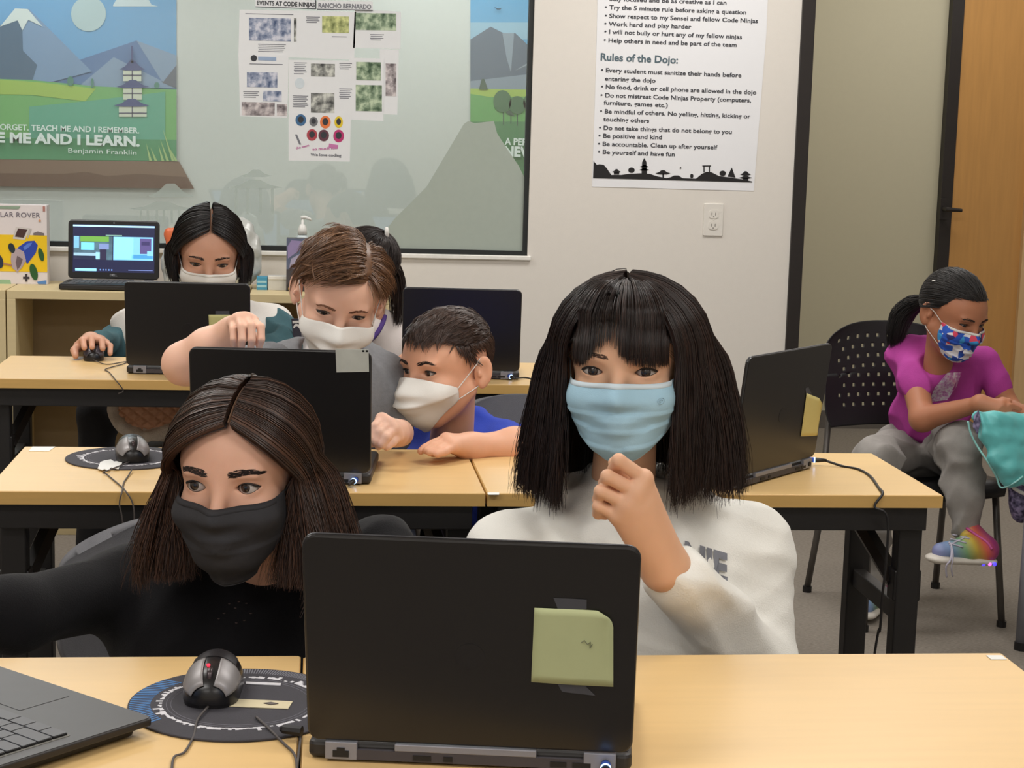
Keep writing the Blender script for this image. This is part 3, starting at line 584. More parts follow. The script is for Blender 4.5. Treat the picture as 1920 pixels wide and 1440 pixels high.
note('yellow green note on the back left laptop behind the fingers', LBl, [(391, 590), (442, 590), (447, 650), (394, 650)], (194, 190, 130), .003, [[(404, 583), (430, 583), (430, 591), (404, 591)]])
note('curled yellow note on the angled right laptop lid', LMr, [(1512, 737), (1539, 748), (1532, 816), (1501, 818)], (206, 192, 124), .006, [[(1510, 728), (1516, 726), (1521, 738), (1511, 739)]])
lidpoly('label_sticker', LMd, [(629, 654), (691, 655.5), (692, 697), (631, 698)], mat('label_white', (206, 208, 200), .6), LMd.t)
for x in (681, 688): lidpoly('label_mark', LMd, [(x-2, 656.5), (x+2, 656.5), (x+2, 660), (x-2, 660)], M_port, LMd.t, .0049)
# open grey laptop at the left edge, seen from behind its rear right corner
LLx, LLy = onz(288, 1343, TZ+.021)[:2]
e1 = onz(0, 1247, TZ+.021)[:2]-np.array([LLx, LLy]); e1 = e1/np.linalg.norm(e1)      # along the front edge of the deck
yawL = math.atan2(-e1[1], -e1[0]); 
# local x = -e1 direction ; front edge passes through the corner; user sits on the far side
perp = np.array([-math.sin(yawL), math.cos(yawL)])
o_ = np.array([LLx, LLy])-perp*.236+e1*.335
LL = laptop('open grey laptop with visible keys at the lower left edge', o_[0], o_[1], math.degrees(yawL), 28, .335, .232, keys=True)
# ================================================================== mice, pads
M_mg = mat('mouse_gunmetal', (142, 138, 138), .42, .35, var=.03); M_mb = mat('mouse_black', (20, 18, 20), .3)
def mouse(label, loc, rz, sc=1.0, panels=M_mg, led=True, group='black computer mice'):
    t = thing('computer_mouse', label, 'mouse', loc, rz, group); L, W, H_ = .054*sc, .034*sc, .038*sc
    def P(u, v, off=0):   # u around -1..1 across, v 0..1 front to back ; front is local -y
        y = -L+2*L*v; pr = max(0, 1-abs((v-.55)/.56)**3.2)**.5 if v > .55 else max(0, 1-abs((v-.55)/.57)**2.6)**.5
        wv = W*(max(0, 1-abs(2*v-1)**3.5)**.5)*(1-.10*math.sin(PI*v)); a = u*PI/2
        return ((wv+off)*math.sin(a), y+(off*(-1 if v < .5 else 1)*abs(2*v-1)), .004+(H_*pr+off)*math.cos(a)**.75 if abs(u) < 1 else .004)
    n, m = 24, 24
    rows = [[P(-1+2*i/n, .012+.976*j/m) for i in range(n+1)] for j in range(m+1)]
    b = MB().grid(rows); b.f.append(tuple(range(n, -1, -1))); b.f.append(tuple(m*(n+1)+k for k in range(n+1)))
    part('shell', b, M_mb, t, smooth=True)
    part('base_plate', MB().prism([(P(-1, .012+.976*j/m)[0]*.97, P(-1, .012+.976*j/m)[1]*.98) for j in range(m+1)][::-1]+[(P(1, .012+.976*j/m)[0]*.97, P(1, .012+.976*j/m)[1]*.98) for j in range(m+1)], 0, .005), M_mb, t)
    for nm, u0, u1 in (('left_button', -.80, -.17), ('right_button', .17, .80)):
        rows = [[P(u0+(u1-u0)*i/10*(1 if 1 else 1), .05+.42*j/10, .0009) for i in range(11)] for j in range(11)]
        o = part(nm, MB().grid(rows), panels, t, smooth=True); s = o.modifiers.new('t', 'SOLIDIFY'); s.thickness = .0008; s.offset = 1
    rows = [[P(-.55+1.1*i/10, .52+.36*j/10, .0006) for i in range(11)] for j in range(11)]
    o = part('palm_panel', MB().grid(rows), mat('mouse_palm', (34, 32, 35), .35), t, smooth=True)
    wz = P(0, .2)[2]
    wh = part('scroll_wheel', MB().lathe([(.0088*sc, -.0028*sc), (.0098*sc, -.0015*sc), (.0098*sc, .0015*sc), (.0088*sc, .0028*sc)], 20, Matrix.Translation((0, -L+.4*L, wz-.006*sc)) @ Matrix.Rotation(PI/2, 4, 'Y')), mat('wheel', (66, 56, 58), .3, .5), t, smooth=True)
    if led: part('led', MB().lathe([(.0014, -.0014), (.0022, 0), (.0014, .0014)], 10, Matrix.Translation((-.003, -L+.55*L, P(0, .27)[2]+.0015))), mat('red_led', (255, 40, 60), .3, emit=2.5), t)
    return t
def pad(label, cx, cy, r, rz, blue=False):
    t = thing('mouse_pad', label, 'mouse pad', (cx, cy, TZ), rz, 'round mouse pads'); z = .003
    part('pad', MB().lathe([(r-.001, 0), (r, .001), (r, z-.0006), (r-.001, z)], 64), mat('pad_rubber', (58, 56, 62), .8, bump=.3, bscale=900), t)
    b = MB(); random.seed(5); n = 150     # the jagged white ring
    for k in range(n):
        a0, a1 = 2*PI*k/n, 2*PI*(k+1)/n
        if random.random() < .10: continue
        r0 = r*.70+random.uniform(-.001, .001); r1 = r*.715+abs(random.gauss(0, .0040))
        b.prism([(r0*math.cos(a0), r0*math.sin(a0)), (r1*math.cos(a0), r1*math.sin(a0)), (r1*math.cos(a1), r1*math.sin(a1)), (r0*math.cos(a1), r0*math.sin(a1))], z, z+.0003)
    o = part('ring_print', b, mat('pad_white', (206, 204, 208), .7), t); o['kind'] = 'stuff'
    for rr in (.62, .66):
        b = MB(); P_ = [((r*rr)*math.cos(2*PI*k/60), (r*rr)*math.sin(2*PI*k/60), z+.0001) for k in range(61)]; b.tube(P_, .0004, 4, cap=False); part('ring_line', b, mat('pad_line', (110, 108, 116), .7), t)
    if blue:
        b = MB(); c0, c1 = 2.35, 3.75
        for k in range(26):
            a = c0+(c1-c0)*k/26; da = .024; b.prism([(r*.80*math.cos(a), r*.80*math.sin(a)), (r*.985*math.cos(a+.05), r*.985*math.sin(a+.05)), (r*.985*math.cos(a+.05+da), r*.985*math.sin(a+.05+da)), (r*.80*math.cos(a+da), r*.80*math.sin(a+da))], z, z+.0003)
        o = part('blue_stripes', b, mat('pad_blue', (66, 116, 170), .7), t); o['kind'] = 'stuff'
        b = MB()
        for k in range(60):
            a = .5+1.6*k/60; b.prism([(r*.84*math.cos(a), r*.84*math.sin(a)), (r*.97*math.cos(a), r*.97*math.sin(a)), (r*.97*math.cos(a+.012), r*.97*math.sin(a+.012)), (r*.84*math.cos(a+.012), r*.84*math.sin(a+.012))], z, z+.0003)
        o = part('grey_stripes', b, mat('pad_grey', (120, 120, 128), .7), t); o['kind'] = 'stuff'
    return t
PADF = (-.075, 1.872, .121)
pad('near round mouse pad with a blue striped edge under the grey mouse', PADF[0], PADF[1], PADF[2], 0, True)
pad('far round mouse pad with white ring on the middle table', -.345, 3.298, .113, 1.1)
flat('label_strip', 'cream paper strip lying on the near mouse pad', 'strip', [(430, 1311), (549, 1316), (540, 1330), (428, 1325)], TZ+.0034, mat('cream_strip', (206, 194, 160), .7))
flat('label_strip', 'tiny white printed line at the top of the near mouse pad', 'strip', [(461, 1279), (527, 1282), (526, 1286), (461, 1283)], TZ+.0034, mat('pad_white', (206, 204, 208), .7))
flat('label_strip', 'dark smudge mark on the cream strip of the near pad', 'strip', [(494, 1319), (508, 1317), (522, 1320), (508, 1322)], TZ+.0043, mat('smudge', (92, 84, 80), .7))
flat('paper_cutout', 'small white jagged cutout lying on the far mouse pad edge', 'cutout', [(183, 879), (188, 867), (196, 864), (208, 862), (214, 866), (232, 864), (226, 873), (222, 880), (208, 877), (203, 883), (196, 880), (192, 882)], TZ+.0034, M_tag)
M1 = onz(385, 1330, TZ+.003)
mouse('grey gaming mouse with a red light on the near mouse pad', (M1[0]+.006, M1[1]+.052, TZ+.0032), -.06)
M2 = onz(243, 869, TZ+.003)
mouse('grey mouse on the middle table, on the far mouse pad', (M2[0], M2[1]+.05, TZ+.0032), .15, 1.0, led=False)
M3 = onz(172, 678, TZ)
MOUSE3 = (M3[0], M3[1]+.045, TZ+.0003)
mouse('small black mouse under a hand on the back left table', MOUSE3, .1, .88, mat('mouse_dark', (52, 48, 56), .35), led=False)
# ================================================================== cables
M_cab = mat('cable_grey', (78, 72, 70), .6); M_cabk = mat('cable_black', (22, 20, 22), .5)
def smooth_path(P, n=6):
    P = [Vector(tuple(p)) for p in P]; Q = [P[0]]+P+[P[-1]]; o = []
    for i in range(1, len(Q)-2):
        for k in range(n):
            t = k/n; a, b_, c, d = Q[i-1:i+3]; o.append(.5*((2*b_)+(c-a)*t+(2*a-5*b_+4*c-d)*t*t+(3*b_-a-3*c+d)*t**3))
    return o+[P[-1]]
def cable(name, label, pts, r, m, plug=None):
    t = thing(name, label, 'cable', pts[0]); P = smooth_path(pts)
    part('cord', MB().tube(P, r, 8), m, t, world=True, smooth=True)
    if plug:
        a, d = Vector(tuple(plug[0])), Vector(tuple(plug[1])).normalized(); L = plug[2] if len(plug) > 2 else .03
        b = MB().tube([a, a+d*.010, a+d*.011, a+d*L*.55, a+d*L], [.0045, .0048, .0048, .0046, .0026], 14); part('plug', b, M_cabk, t, world=True, smooth=True)
        part('plug_collar', MB().tube([a+d*.0005, a+d*.009], .0051, 16), mat('plug_blue', (40, 70, 150), .4, emit=.25), t, world=True, smooth=True)
        part('glow_ring', MB().tube([a+d*.009, a+d*.0112], .0054, 16), M_led, t, world=True, smooth=True)
    return t
def onZ(x, y, z=TZ+.0022): return onz(x, y, z)
def jack(q): return mw(q.t) @ Vector((q.w-.026, -.0045, .011))
def dirw(q, v): return (mw(q.t).to_3x3() @ Vector(v)).normalized()
zt = TZ+.0022
a = jack(LF); d = dirw(LF, (.0, -1, -.05)); 
cable('power_cable', 'black power cable with glowing ring at the front laptop', [a+d*.028, a+d*.05+Vector((.004, 0, -.006)), (a.x+.03, a.y-.075, zt+.002), (a.x+.09, a.y-.11, zt)], .0022, M_cabk, (a, d))
a = jack(LMd); d = dirw(LMd, (-.35, -1, -.12))
cable('power_cable', 'black power cable with glowing ring at the white label laptop', [a+d*.028, onZ(645, 905), onZ(634, 912), onZ(618, 925)], .0018, M_cabk, (a, d))
a = jack(LBr); d = dirw(LBr, (.5, -1, -.12))
cable('power_cable', 'black power cable with glowing ring at the plain back laptop', [a+d*.028, onZ(985, 708), onZ(1000, 712), onZ(1022, 724), Vector(tuple(onZ(1026, 728)))+Vector((0, -.02, -.05)), Vector(tuple(onZ(1026, 728)))+Vector((.01, -.01, -.35))], .0016, M_cabk, (a, d))
a = Vector(tuple(onz(1517, 862, TZ+.011))); d = Vector((1, -.18, 0)).normalized()
e = Vector(tuple(onz(1640, 940, TZ-.012)))
P_ = [a+d*.03, onZ(1580, 874), onZ(1610, 880), onZ(1632, 893), onZ(1648, 915), onZ(1655, 926), (onZ(1660, 940)[0], 2.992, TZ-.02), tuple(ony(1664, 970, 2.985)), tuple(ony(1661, 1060, 2.985)), tuple(ony(1654, 1120, 2.99)), tuple(ony(1650, 1180, 3.0)), tuple(ony(1640, 1225, 3.02)), (1.0, 3.05, .004), (.85, 3.2, .004)]
cable('power_cable', 'long black cable hanging over the end of the middle right table', P_, .0024, M_cabk, (a, d, .034))
def mcable(label, pts, r=.0013): cable('mouse_cable', label, pts, r, M_cab)
mcable('thin grey cord of the near mouse, bending at the table front', [(M1[0]+.003, M1[1]-.002, TZ+.0065), tuple(onz(370, 1350, TZ+.005)), onZ(363, 1380), onZ(346, 1410), onZ(326, 1420), onZ(322, 1450)])
mcable('dark grey cord looping beside the front laptop base', [tuple(onz(480, 1344, TZ+.005)), tuple(onz(500, 1362, TZ+.005)), onZ(530, 1392), onZ(552, 1415), onZ(558, 1450)], .0014)
tP = thing('cable_plug', 'small black connector beside the front laptop on the near mouse pad', 'plug', onz(540, 1372, TZ+.004)); part('shell', MB().tube([onz(526, 1366, TZ+.010), onz(532, 1367, TZ+.010), onz(566, 1371, TZ+.010)], [.0028, .0050, .0056], 8), M_cabk, tP, world=True)
mcable('thin cord from under the laptop corner to the table edge', [tuple(onz(560, 1365, TZ+.008)), onZ(563, 1385), onZ(560, 1410), onZ(556, 1450)])
mcable('thin grey cord of the middle mouse crossing the table edge', [(M2[0], M2[1]-.004, TZ+.0065), tuple(onz(196, 885, TZ+.005)), onZ(200, 889), onZ(225, 910), (onZ(236, 920)[0], 2.996, TZ+.001), tuple(ony(249, 945, 2.99)), tuple(ony(252, 985, 2.99)), tuple(ony(250, 1080, 3.0))])
mcable('second thin cord hanging off the middle table beside it', [tuple(onz(247, 881, TZ+.005)), onZ(240, 893), onZ(232, 905), (onZ(229, 920)[0], 2.996, TZ+.001), tuple(ony(224, 945, 2.99)), tuple(ony(230, 980, 2.99)), tuple(ony(236, 1080, 3.0))])
mcable('thin cord from the back mouse hanging over the table edge', [(MOUSE3[0]+.005, MOUSE3[1]-.048, TZ+.005), onZ(200, 683), onZ(236, 678), onZ(232, 682), onZ(198, 692), onZ(205, 698), (onZ(218, 708)[0], 4.318, TZ+.0015), tuple(ony(231, 732, 4.312)), tuple(ony(222, 738, 4.315))])
# ================================================================== shelves and what stands on them
M_shelf = mat('shelf_maple', (214, 196, 152), .5, var=.03, scale=6, stretch=(1, 12, 12)); M_shback = mat('shelf_back', (150, 130, 98), .7, var=.03)
SZ, SY0, SY1 = .812, 5.805, 6.165
def bookcase(label, x0, x1):
    t = thing('bookcase', label, 'bookcase', ((x0+x1)/2, (SY0+SY1)/2, 0), 0, 'low maple bookcases along the window'); w = (x1-x0)/2; d = (SY1-SY0)/2; h = .028
    part('top_panel', MB().box(-w, w, -d, d, SZ-h, SZ), M_shelf, t, bevel=.0015)
    for s in (-1, 1): part('side_panel', MB().box(s*w-(h if s > 0 else 0), s*w+(0 if s > 0 else h), -d, d, 0, SZ-h), M_shelf, t, bevel=.0015)
    part('shelf', MB().box(-w+h, w-h, -d+.006, d-.012, .44, .465), M_shelf, t)
    part('bottom_panel', MB().box(-w+h, w-h, -d+.006, d-.012, .04, .065), M_shelf, t)
    part('plinth', MB().box(-w+h, w-h, -d+.02, -d+.035, 0, .04), M_shelf, t)
    part('back_panel', MB().box(-w+h, w-h, d-.012, d-.004, .04, SZ-h), M_shback, t)
    return t
bookcase('maple bookcase running off the left edge of the photo', -1.87, -.992)
bookcase('maple bookcase with the lit laptop on top', -.988, -.215)
bookcase('maple bookcase behind the brown haired boy', -.211, .25)
# boxed kit
def fc(u, v, x0, x1, z0, z1, Y): return (x0+(x1-x0)*u, Y, z0+(z1-z0)*v)
def facepoly(mb, pts, x0, x1, z0, z1, Y, th=.0006):
    M = Matrix(((1, 0, 0, 0), (0, 0, -1, Y), (0, 1, 0, 0), (0, 0, 0, 1))); P = [(x0+(x1-x0)*u, z0+(z1-z0)*v) for u, v in pts]
    if sum(P[i][0]*P[(i+1) % len(P)][1]-P[(i+1) % len(P)][0]*P[i][1] for i in range(len(P))) < 0: P = P[::-1]
    return mb.prism(P, 0, th, M)
BX1 = ony(89, 530, 6.02)[0]; BX0 = BX1-.205; BZ0, BZ1 = SZ, ony(88, 385, 6.02)[2]; BY = 6.02
t = thing('kit_box', 'white and yellow rover kit box standing on the left bookcase', 'box', ((BX0+BX1)/2, BY+.03, SZ))
part('carton', MB().box(BX0, BX1, BY, BY+.06, BZ0, BZ1), mat('box_white', (222, 214, 214), .5, var=.01), t, world=True, bevel=.001)
def bp(name, pts, col, off=.0006, rough=.5): return part(name, facepoly(MB(), pts, BX0, BX1, BZ0, BZ1, BY-off), mat('box_%d_%d_%d' % col, col, rough, var=.02), t, world=True)
U = lambda x, y: ((x-(-27))/116.0, (530-y)/145.0)     # pixel on the box face -> box coordinates
bp('yellow_field', [U(-27, 440), U(89, 440), U(89, 507), U(-27, 507)], (236, 196, 20))
bp('title_bar', [U(-27, 388), U(41, 388), U(37, 393), U(-27, 393)], (140, 160, 140))
bp('footer', [U(-27, 522), U(20, 522), U(22, 530), U(-27, 530)], (150, 186, 148))
bp('solar_panel', [U(36, 428), U(53, 430), U(46, 445), U(30, 443)], (70, 44, 44), .0018)
bp('panel_frame', [U(32, 425), U(58, 427), U(48, 449), U(26, 447)], (206, 200, 196), .0012)
bp('antenna', [U(59, 428), U(61, 428), U(54, 446), U(52, 446)], (180, 176, 172), .0012)
bp('rover_body', [U(35, 463), U(52, 451), U(66, 450), U(72, 458), U(68, 472), U(52, 493), U(46, 480), U(36, 472)], (36, 66, 170), .0018)
bp('body_shine', [U(45, 462), U(54, 455), U(62, 453), U(58, 460), U(48, 468)], (84, 120, 214), .0024)
bp('rover_nose', [U(24, 470), U(34, 464), U(46, 470), U(50, 486), U(42, 500), U(34, 508), U(24, 500), U(22, 484)], (176, 160, 168), .0022)
bp('nose_shade', [U(34, 478), U(44, 484), U(40, 496), U(34, 504), U(31, 490)], (104, 88, 96), .0028)
for nm, (cx, cy, rx, ry, col) in (('wheel', (78, 475, 5, 12, (34, 84, 40))), ('wheel', (64, 507, 7, 15, (30, 88, 38))), ('wheel', (24, 464, 6, 9, (28, 44, 52))), ('wheel', (-2, 488, 10, 14, (30, 44, 66)))):
    bp(nm, [U(cx+rx*math.cos(k*PI/10)+.2*ry*math.sin(k*PI/10), cy+ry*math.sin(k*PI/10)) for k in range(20)], col, .0026)
bp('stick_axle', [U(8, 491), U(24, 494), U(24, 497), U(8, 494)], (170, 120, 96), .003)
bp('gear', [U(44, 516), U(48, 516), U(48, 511), U(52, 511), U(52, 516), U(56, 516), U(56, 520), U(52, 520), U(52, 525), U(48, 525), U(48, 520), U(44, 520)], (52, 46, 54), .0012)
bp('corner_badge', [U(82, 387), U(86, 387), U(86, 396), U(82, 396)], (176, 120, 110), .0012)
bp('dot', [U(76+2.5*math.cos(k), 413+2.5*math.sin(k)) for k in range(6)], (206, 150, 110), .0012)
bp('little_rover', [U(64, 436), U(72, 433), U(84, 436), U(84, 440), U(64, 440)], (120, 110, 112), .0012)
bp('blue_corner', [U(70, 525), U(87, 522), U(87, 529), U(72, 529)], (84, 134, 196), .0012)
b = MB(); A = fc(*U(-15, 408), BX0, BX1, BZ0, BZ1, BY-.0008); B = fc(*U(77, 408), BX0, BX1, BZ0, BZ1, BY-.0008); text_into(b, 'SOLAR ROVER', A, B, (0, 0, 1), .017, .0); part('title', b, mat('title_grey', (104, 98, 110), .5), t, world=True)
# shelf laptop with the video call
M_scr = mat('screen_dark', (24, 28, 62), .3, var=.02, emit=.9)
LS = laptop('open laptop on the bookcase showing a video call', -.522, 6.03, 180-1.2, 6.0, .302, .196, z=SZ, screen=M_scr)
def scr(name, u0, u1, v0, v1, m, lev=1, parent=None):
    w, L = LS.w, LS.L; x0, x1, y0, y1 = .016, w-.016, .022, L-.014
    X = [x1-(x1-x0)*u for u in (u1, u0)]; Y = [y1-(y1-y0)*v for v in (v1, v0)]
    return part(name, MB().box(X[0], X[1], Y[0], Y[1], -.0058-.0003*lev-.0002, -.0058-.0003*(lev-1), LS.LM), m, parent or LS.disp)
E_ = lambda n, c, e=.9, v=.02: mat('scr_'+n, c, .3, var=v, emit=e)
def sm(name, u0, u1, v0, v1, col, lev=1, v=.02): return scr(name, u0, u1, v0, v1, E_('%d_%d_%d' % col, col, .85, v), lev)
sm('title_bar', 0, 1, .015, .05, (176, 222, 250)); sm('video_tile', .01, .485, .25, .74, (74, 104, 120), 1, .3); sm('video_tile', .495, .985, .25, .74, (126, 196, 238))
sm('room_wall', .09, .44, .25, .36, (104, 160, 70), 2); sm('window_light', .01, .075, .25, .5, (120, 180, 210), 2); sm('tv_screen', .10, .26, .38, .54, (120, 208, 232), 2); sm('whiteboard', .32, .44, .40, .52, (120, 140, 190), 2)
sm('table_strip', .01, .28, .60, .66, (150, 190, 210), 2); sm('white_shirt', .28, .37, .58, .72, (150, 210, 236), 2); sm('dark_figure', .33, .41, .52, .74, (40, 36, 66), 3); sm('floor_dark', .01, .28, .66, .74, (30, 40, 66), 2)
sm('light_wall', .50, .74, .26, .72, (140, 216, 246), 2); sm('face_area', .82, .96, .28, .60, (86, 76, 130), 2); sm('face_shade', .84, .94, .34, .42, (56, 50, 96), 3); sm('keyboard_edge', .72, .98, .62, .70, (70, 150, 206), 2); sm('blue_cup', .91, .98, .54, .64, (130, 200, 240), 3)
sm('name_plate', .01, .09, .70, .74, (40, 44, 70), 3); sm('caption', .40, .60, .215, .235, (120, 160, 150), 1); sm('search_bar', .03, .29, .925, .98, (150, 220, 250), 1)
for k in range(5): sm('task_icon', .33+.035*k, .345+.035*k, .935, .965, (110, 150, 220), 1)
sm('tray_text', .68, .98, .94, .955, (110, 130, 190), 1)
b = MB(); A = LS.W @ Vector((LS.w/2+.012, .0095, -.0054)); B = LS.W @ Vector((LS.w/2-.012, .0095, -.0054)); text_into(b, 'DELL', A, B, (0, 0, 1), .0075, .03); part('maker_name', b, mat('maker_grey', (170, 172, 176), .4), LS.t, world=True)
part('webcam', MB().lathe([(.0025, 0), (.0025, .001)], 12, LS.LM @ Matrix.Translation((LS.w/2, LS.L-.008, -.0062))), mat('webcam_grey', (120, 124, 130), .3), LS.t)
part('palm_sticker', MB().rrect(LS.w-.05, LS.w-.022, LS.L-.045, LS.L-.02, .020, .0207, .002, Matrix.Translation((0, .004, 0))), mat('sticker_silver', (130, 130, 136), .4), LS.t)
# dark product box, pump bottle, small boxes
DY = 5.93; X0, X1 = ony(537, 500, DY)[0], ony(625, 500, DY)[0]; Z1 = ony(537, 447, DY)[2]
t = thing('product_box', 'dark picture box on the bookcase left of the brown haired boy', 'box', ((X0+X1)/2, DY+.03, SZ))
part('carton', MB().box(X0, X1, DY, DY+.06, SZ, Z1), mat('box_charcoal', (52, 48, 52), .4), t, world=True, bevel=.001)
def dp(name, pts, col, off=.0006): part(name, facepoly(MB(), pts, X0, X1, SZ, Z1, DY-off), mat('dbox_%d_%d_%d' % col, col, .4, var=.05, scale=60), t, world=True)
dp('top_picture', [(0, .42), (1, .42), (1, 1), (0, 1)], (96, 104, 128)); dp('violet_shape', [(.03, .62), (.3, .8), (.34, .95), (.1, .97), (.02, .85)], (150, 136, 178), .0012)
dp('pale_shape', [(.06, .45), (.2, .42), (.5, .5), (.55, .66), (.3, .72), (.1, .62)], (170, 164, 190), .0014); dp('dark_shape', [(0, .1), (.2, .3), (.5, .34), (.9, .2), (1, .42), (0, .42)], (70, 66, 70), .0008); dp('gold_mark', [(.04, .03), (.3, .03), (.3, .07), (.04, .07)], (150, 124, 50), .001)
b = MB(); A = (X0+.33*(X1-X0), DY-.002, Z1-.030); B = (X0+.62*(X1-X0), DY-.002, Z1-.030); text_into(b, 'iD', A, B, (0, 0, 1), .022, .02); part('brand_lettering', b, mat('lettering_white', (214, 222, 228), .4), t, world=True)
pc = ony(567, 440, 6.05)
t = thing('pump_bottle', 'white pump dispenser bottle behind the dark picture box', 'bottle', (pc[0], 6.05, SZ)); M_pump = mat('pump_white', (226, 226, 222), .35, var=.01)
zt_ = ony(567, 405, 6.05)[2]-SZ; zn = pc[2]-SZ
part('bottle', MB().lathe([(.028, 0), (.03, .01), (.03, zn-.035), (.022, zn-.012), (.013, zn)], 24), mat('clear_gel', (206, 216, 218), .2), t, smooth=True)
part('collar', MB().lathe([(.0155, zn), (.0155, zn+.018), (.009, zn+.034), (.0045, zn+.036), (.0045, zt_-.010)], 20), M_pump, t, smooth=True)
part('nozzle', MB().tube([(-.006, 0, zt_-.006), (.008, 0, zt_-.004), (.026, 0, zt_-.010), (.029, 0, zt_-.016)], [.007, .0065, .0045, .003], 10), M_pump, t, smooth=True)
def sbox(label, px0, px1, pyt, pyb, Y, col, band=None):
    a0, a1 = ony(px0, pyb, Y)[0], ony(px1, pyb, Y)[0]; zt2 = ony(px0, pyt, Y)[2]
    t = thing('small_box', label, 'box', ((a0+a1)/2, Y, SZ)); part('carton', MB().box(a0, a1, Y, Y+.05, SZ, zt2), mat('sb_%d' % col[0], col, .5), t, world=True, bevel=.001)
    if band: part('band', MB().box(a0+.002, a1-.002, Y-.0006, Y, SZ+.2*(zt2-SZ), SZ+.38*(zt2-SZ)), band, t, world=True); part('band', MB().box(a0+.002, a1-.002, Y-.0006, Y, SZ+.55*(zt2-SZ), SZ+.7*(zt2-SZ)), band, t, world=True)
    return t
sbox('little blue carton with pale bands on the bookcase', 481, 501, 519, 547, 5.96, (70, 150, 184), mat('band_pale', (160, 206, 216), .5))
s2 = sbox('small white tissue carton beside the blue one', 503, 537, 524, 549, 5.96, (214, 212, 204)); 
a0, a1 = ony(503, 540, 5.96)[0], ony(537, 540, 5.96)[0]; z2 = ony(503, 524, 5.96)[2]
part('lid', MB().box(a0-.002, a1+.002, 5.957, 6.012, z2, z2+.012), mat('carton_lid', (228, 226, 220), .5), s2, world=True, bevel=.002)
# plastic wrapped toy and orange toy behind the far girl
def px3(x, y, Y): return np.array(ony(x, y, Y))
c = px3(448, 470, 6.02); sd = Sdf((c[0]-.17, 5.92, SZ), (c[0]+.12, 6.16, 1.13), .005)
for (x, y, Y, r) in ((455, 430, 6.03, .040), (440, 460, 6.02, .06), (465, 455, 6.04, .04), (430, 500, 6.02, .075), (455, 505, 6.03, .06), (476, 468, 6.02, .022)): sd.ell(px3(x, y, Y), (r, r*.8, r), .03)
sd.cap(px3(452, 430, 6.03), px3(452, 412, 6.03), .018, .008, .02); sd.disp(folds(55, .03, 3, 6)); 
t = thing('plastic_bag', 'crumpled clear plastic bag on the bookcase behind the far girl', 'bag', (c[0], 6.02, SZ)); sdf_part('film', sd, mat('crumpled_plastic', (190, 192, 188), .25, var=.12, scale=30, spec=.8), t, 0)
c = px3(325, 480, 6.0); sd = Sdf((c[0]-.07, 5.93, SZ-.001), (c[0]+.06, 6.1, 1.02), .005)
for (x, y, Y, r) in ((328, 520, 6.0, .04), (326, 490, 6.0, .042), (333, 470, 6.0, .03)): sd.ell(px3(x, y, Y), (r, r*.8, r), .03)
sd.disp(folds(60, .02, 9, 5)); t = thing('plastic_bag', 'smaller crumpled plastic bundle left of the far girl', 'bag', (c[0], 6.0, SZ)); sdf_part('film', sd, _M['crumpled_plastic'], t, 0)
c = px3(322, 450, 6.03); sd = Sdf((c[0]-.05, 5.98, SZ-.001), (c[0]+.05, 6.09, 1.05), .004)
sd.rbox(px3(324, 450, 6.035), (.022, .02, .04), .01, .01); sd.ell(px3(315, 440, 6.03), (.014, .014, .02), .01); sd.ell(px3(330, 436, 6.03), (.012, .012, .018), .01); sd.cap(px3(324, 460, 6.035), (px3(324, 460, 6.035)[0], 6.035, SZ+.012), .016, .02, .01)
t = thing('orange_toy', 'small orange toy on the bookcase beside the far girl', 'toy', (c[0], 6.03, SZ)); sdf_part('body', sd, mat('orange_plastic', (222, 112, 66), .4), t, 1)
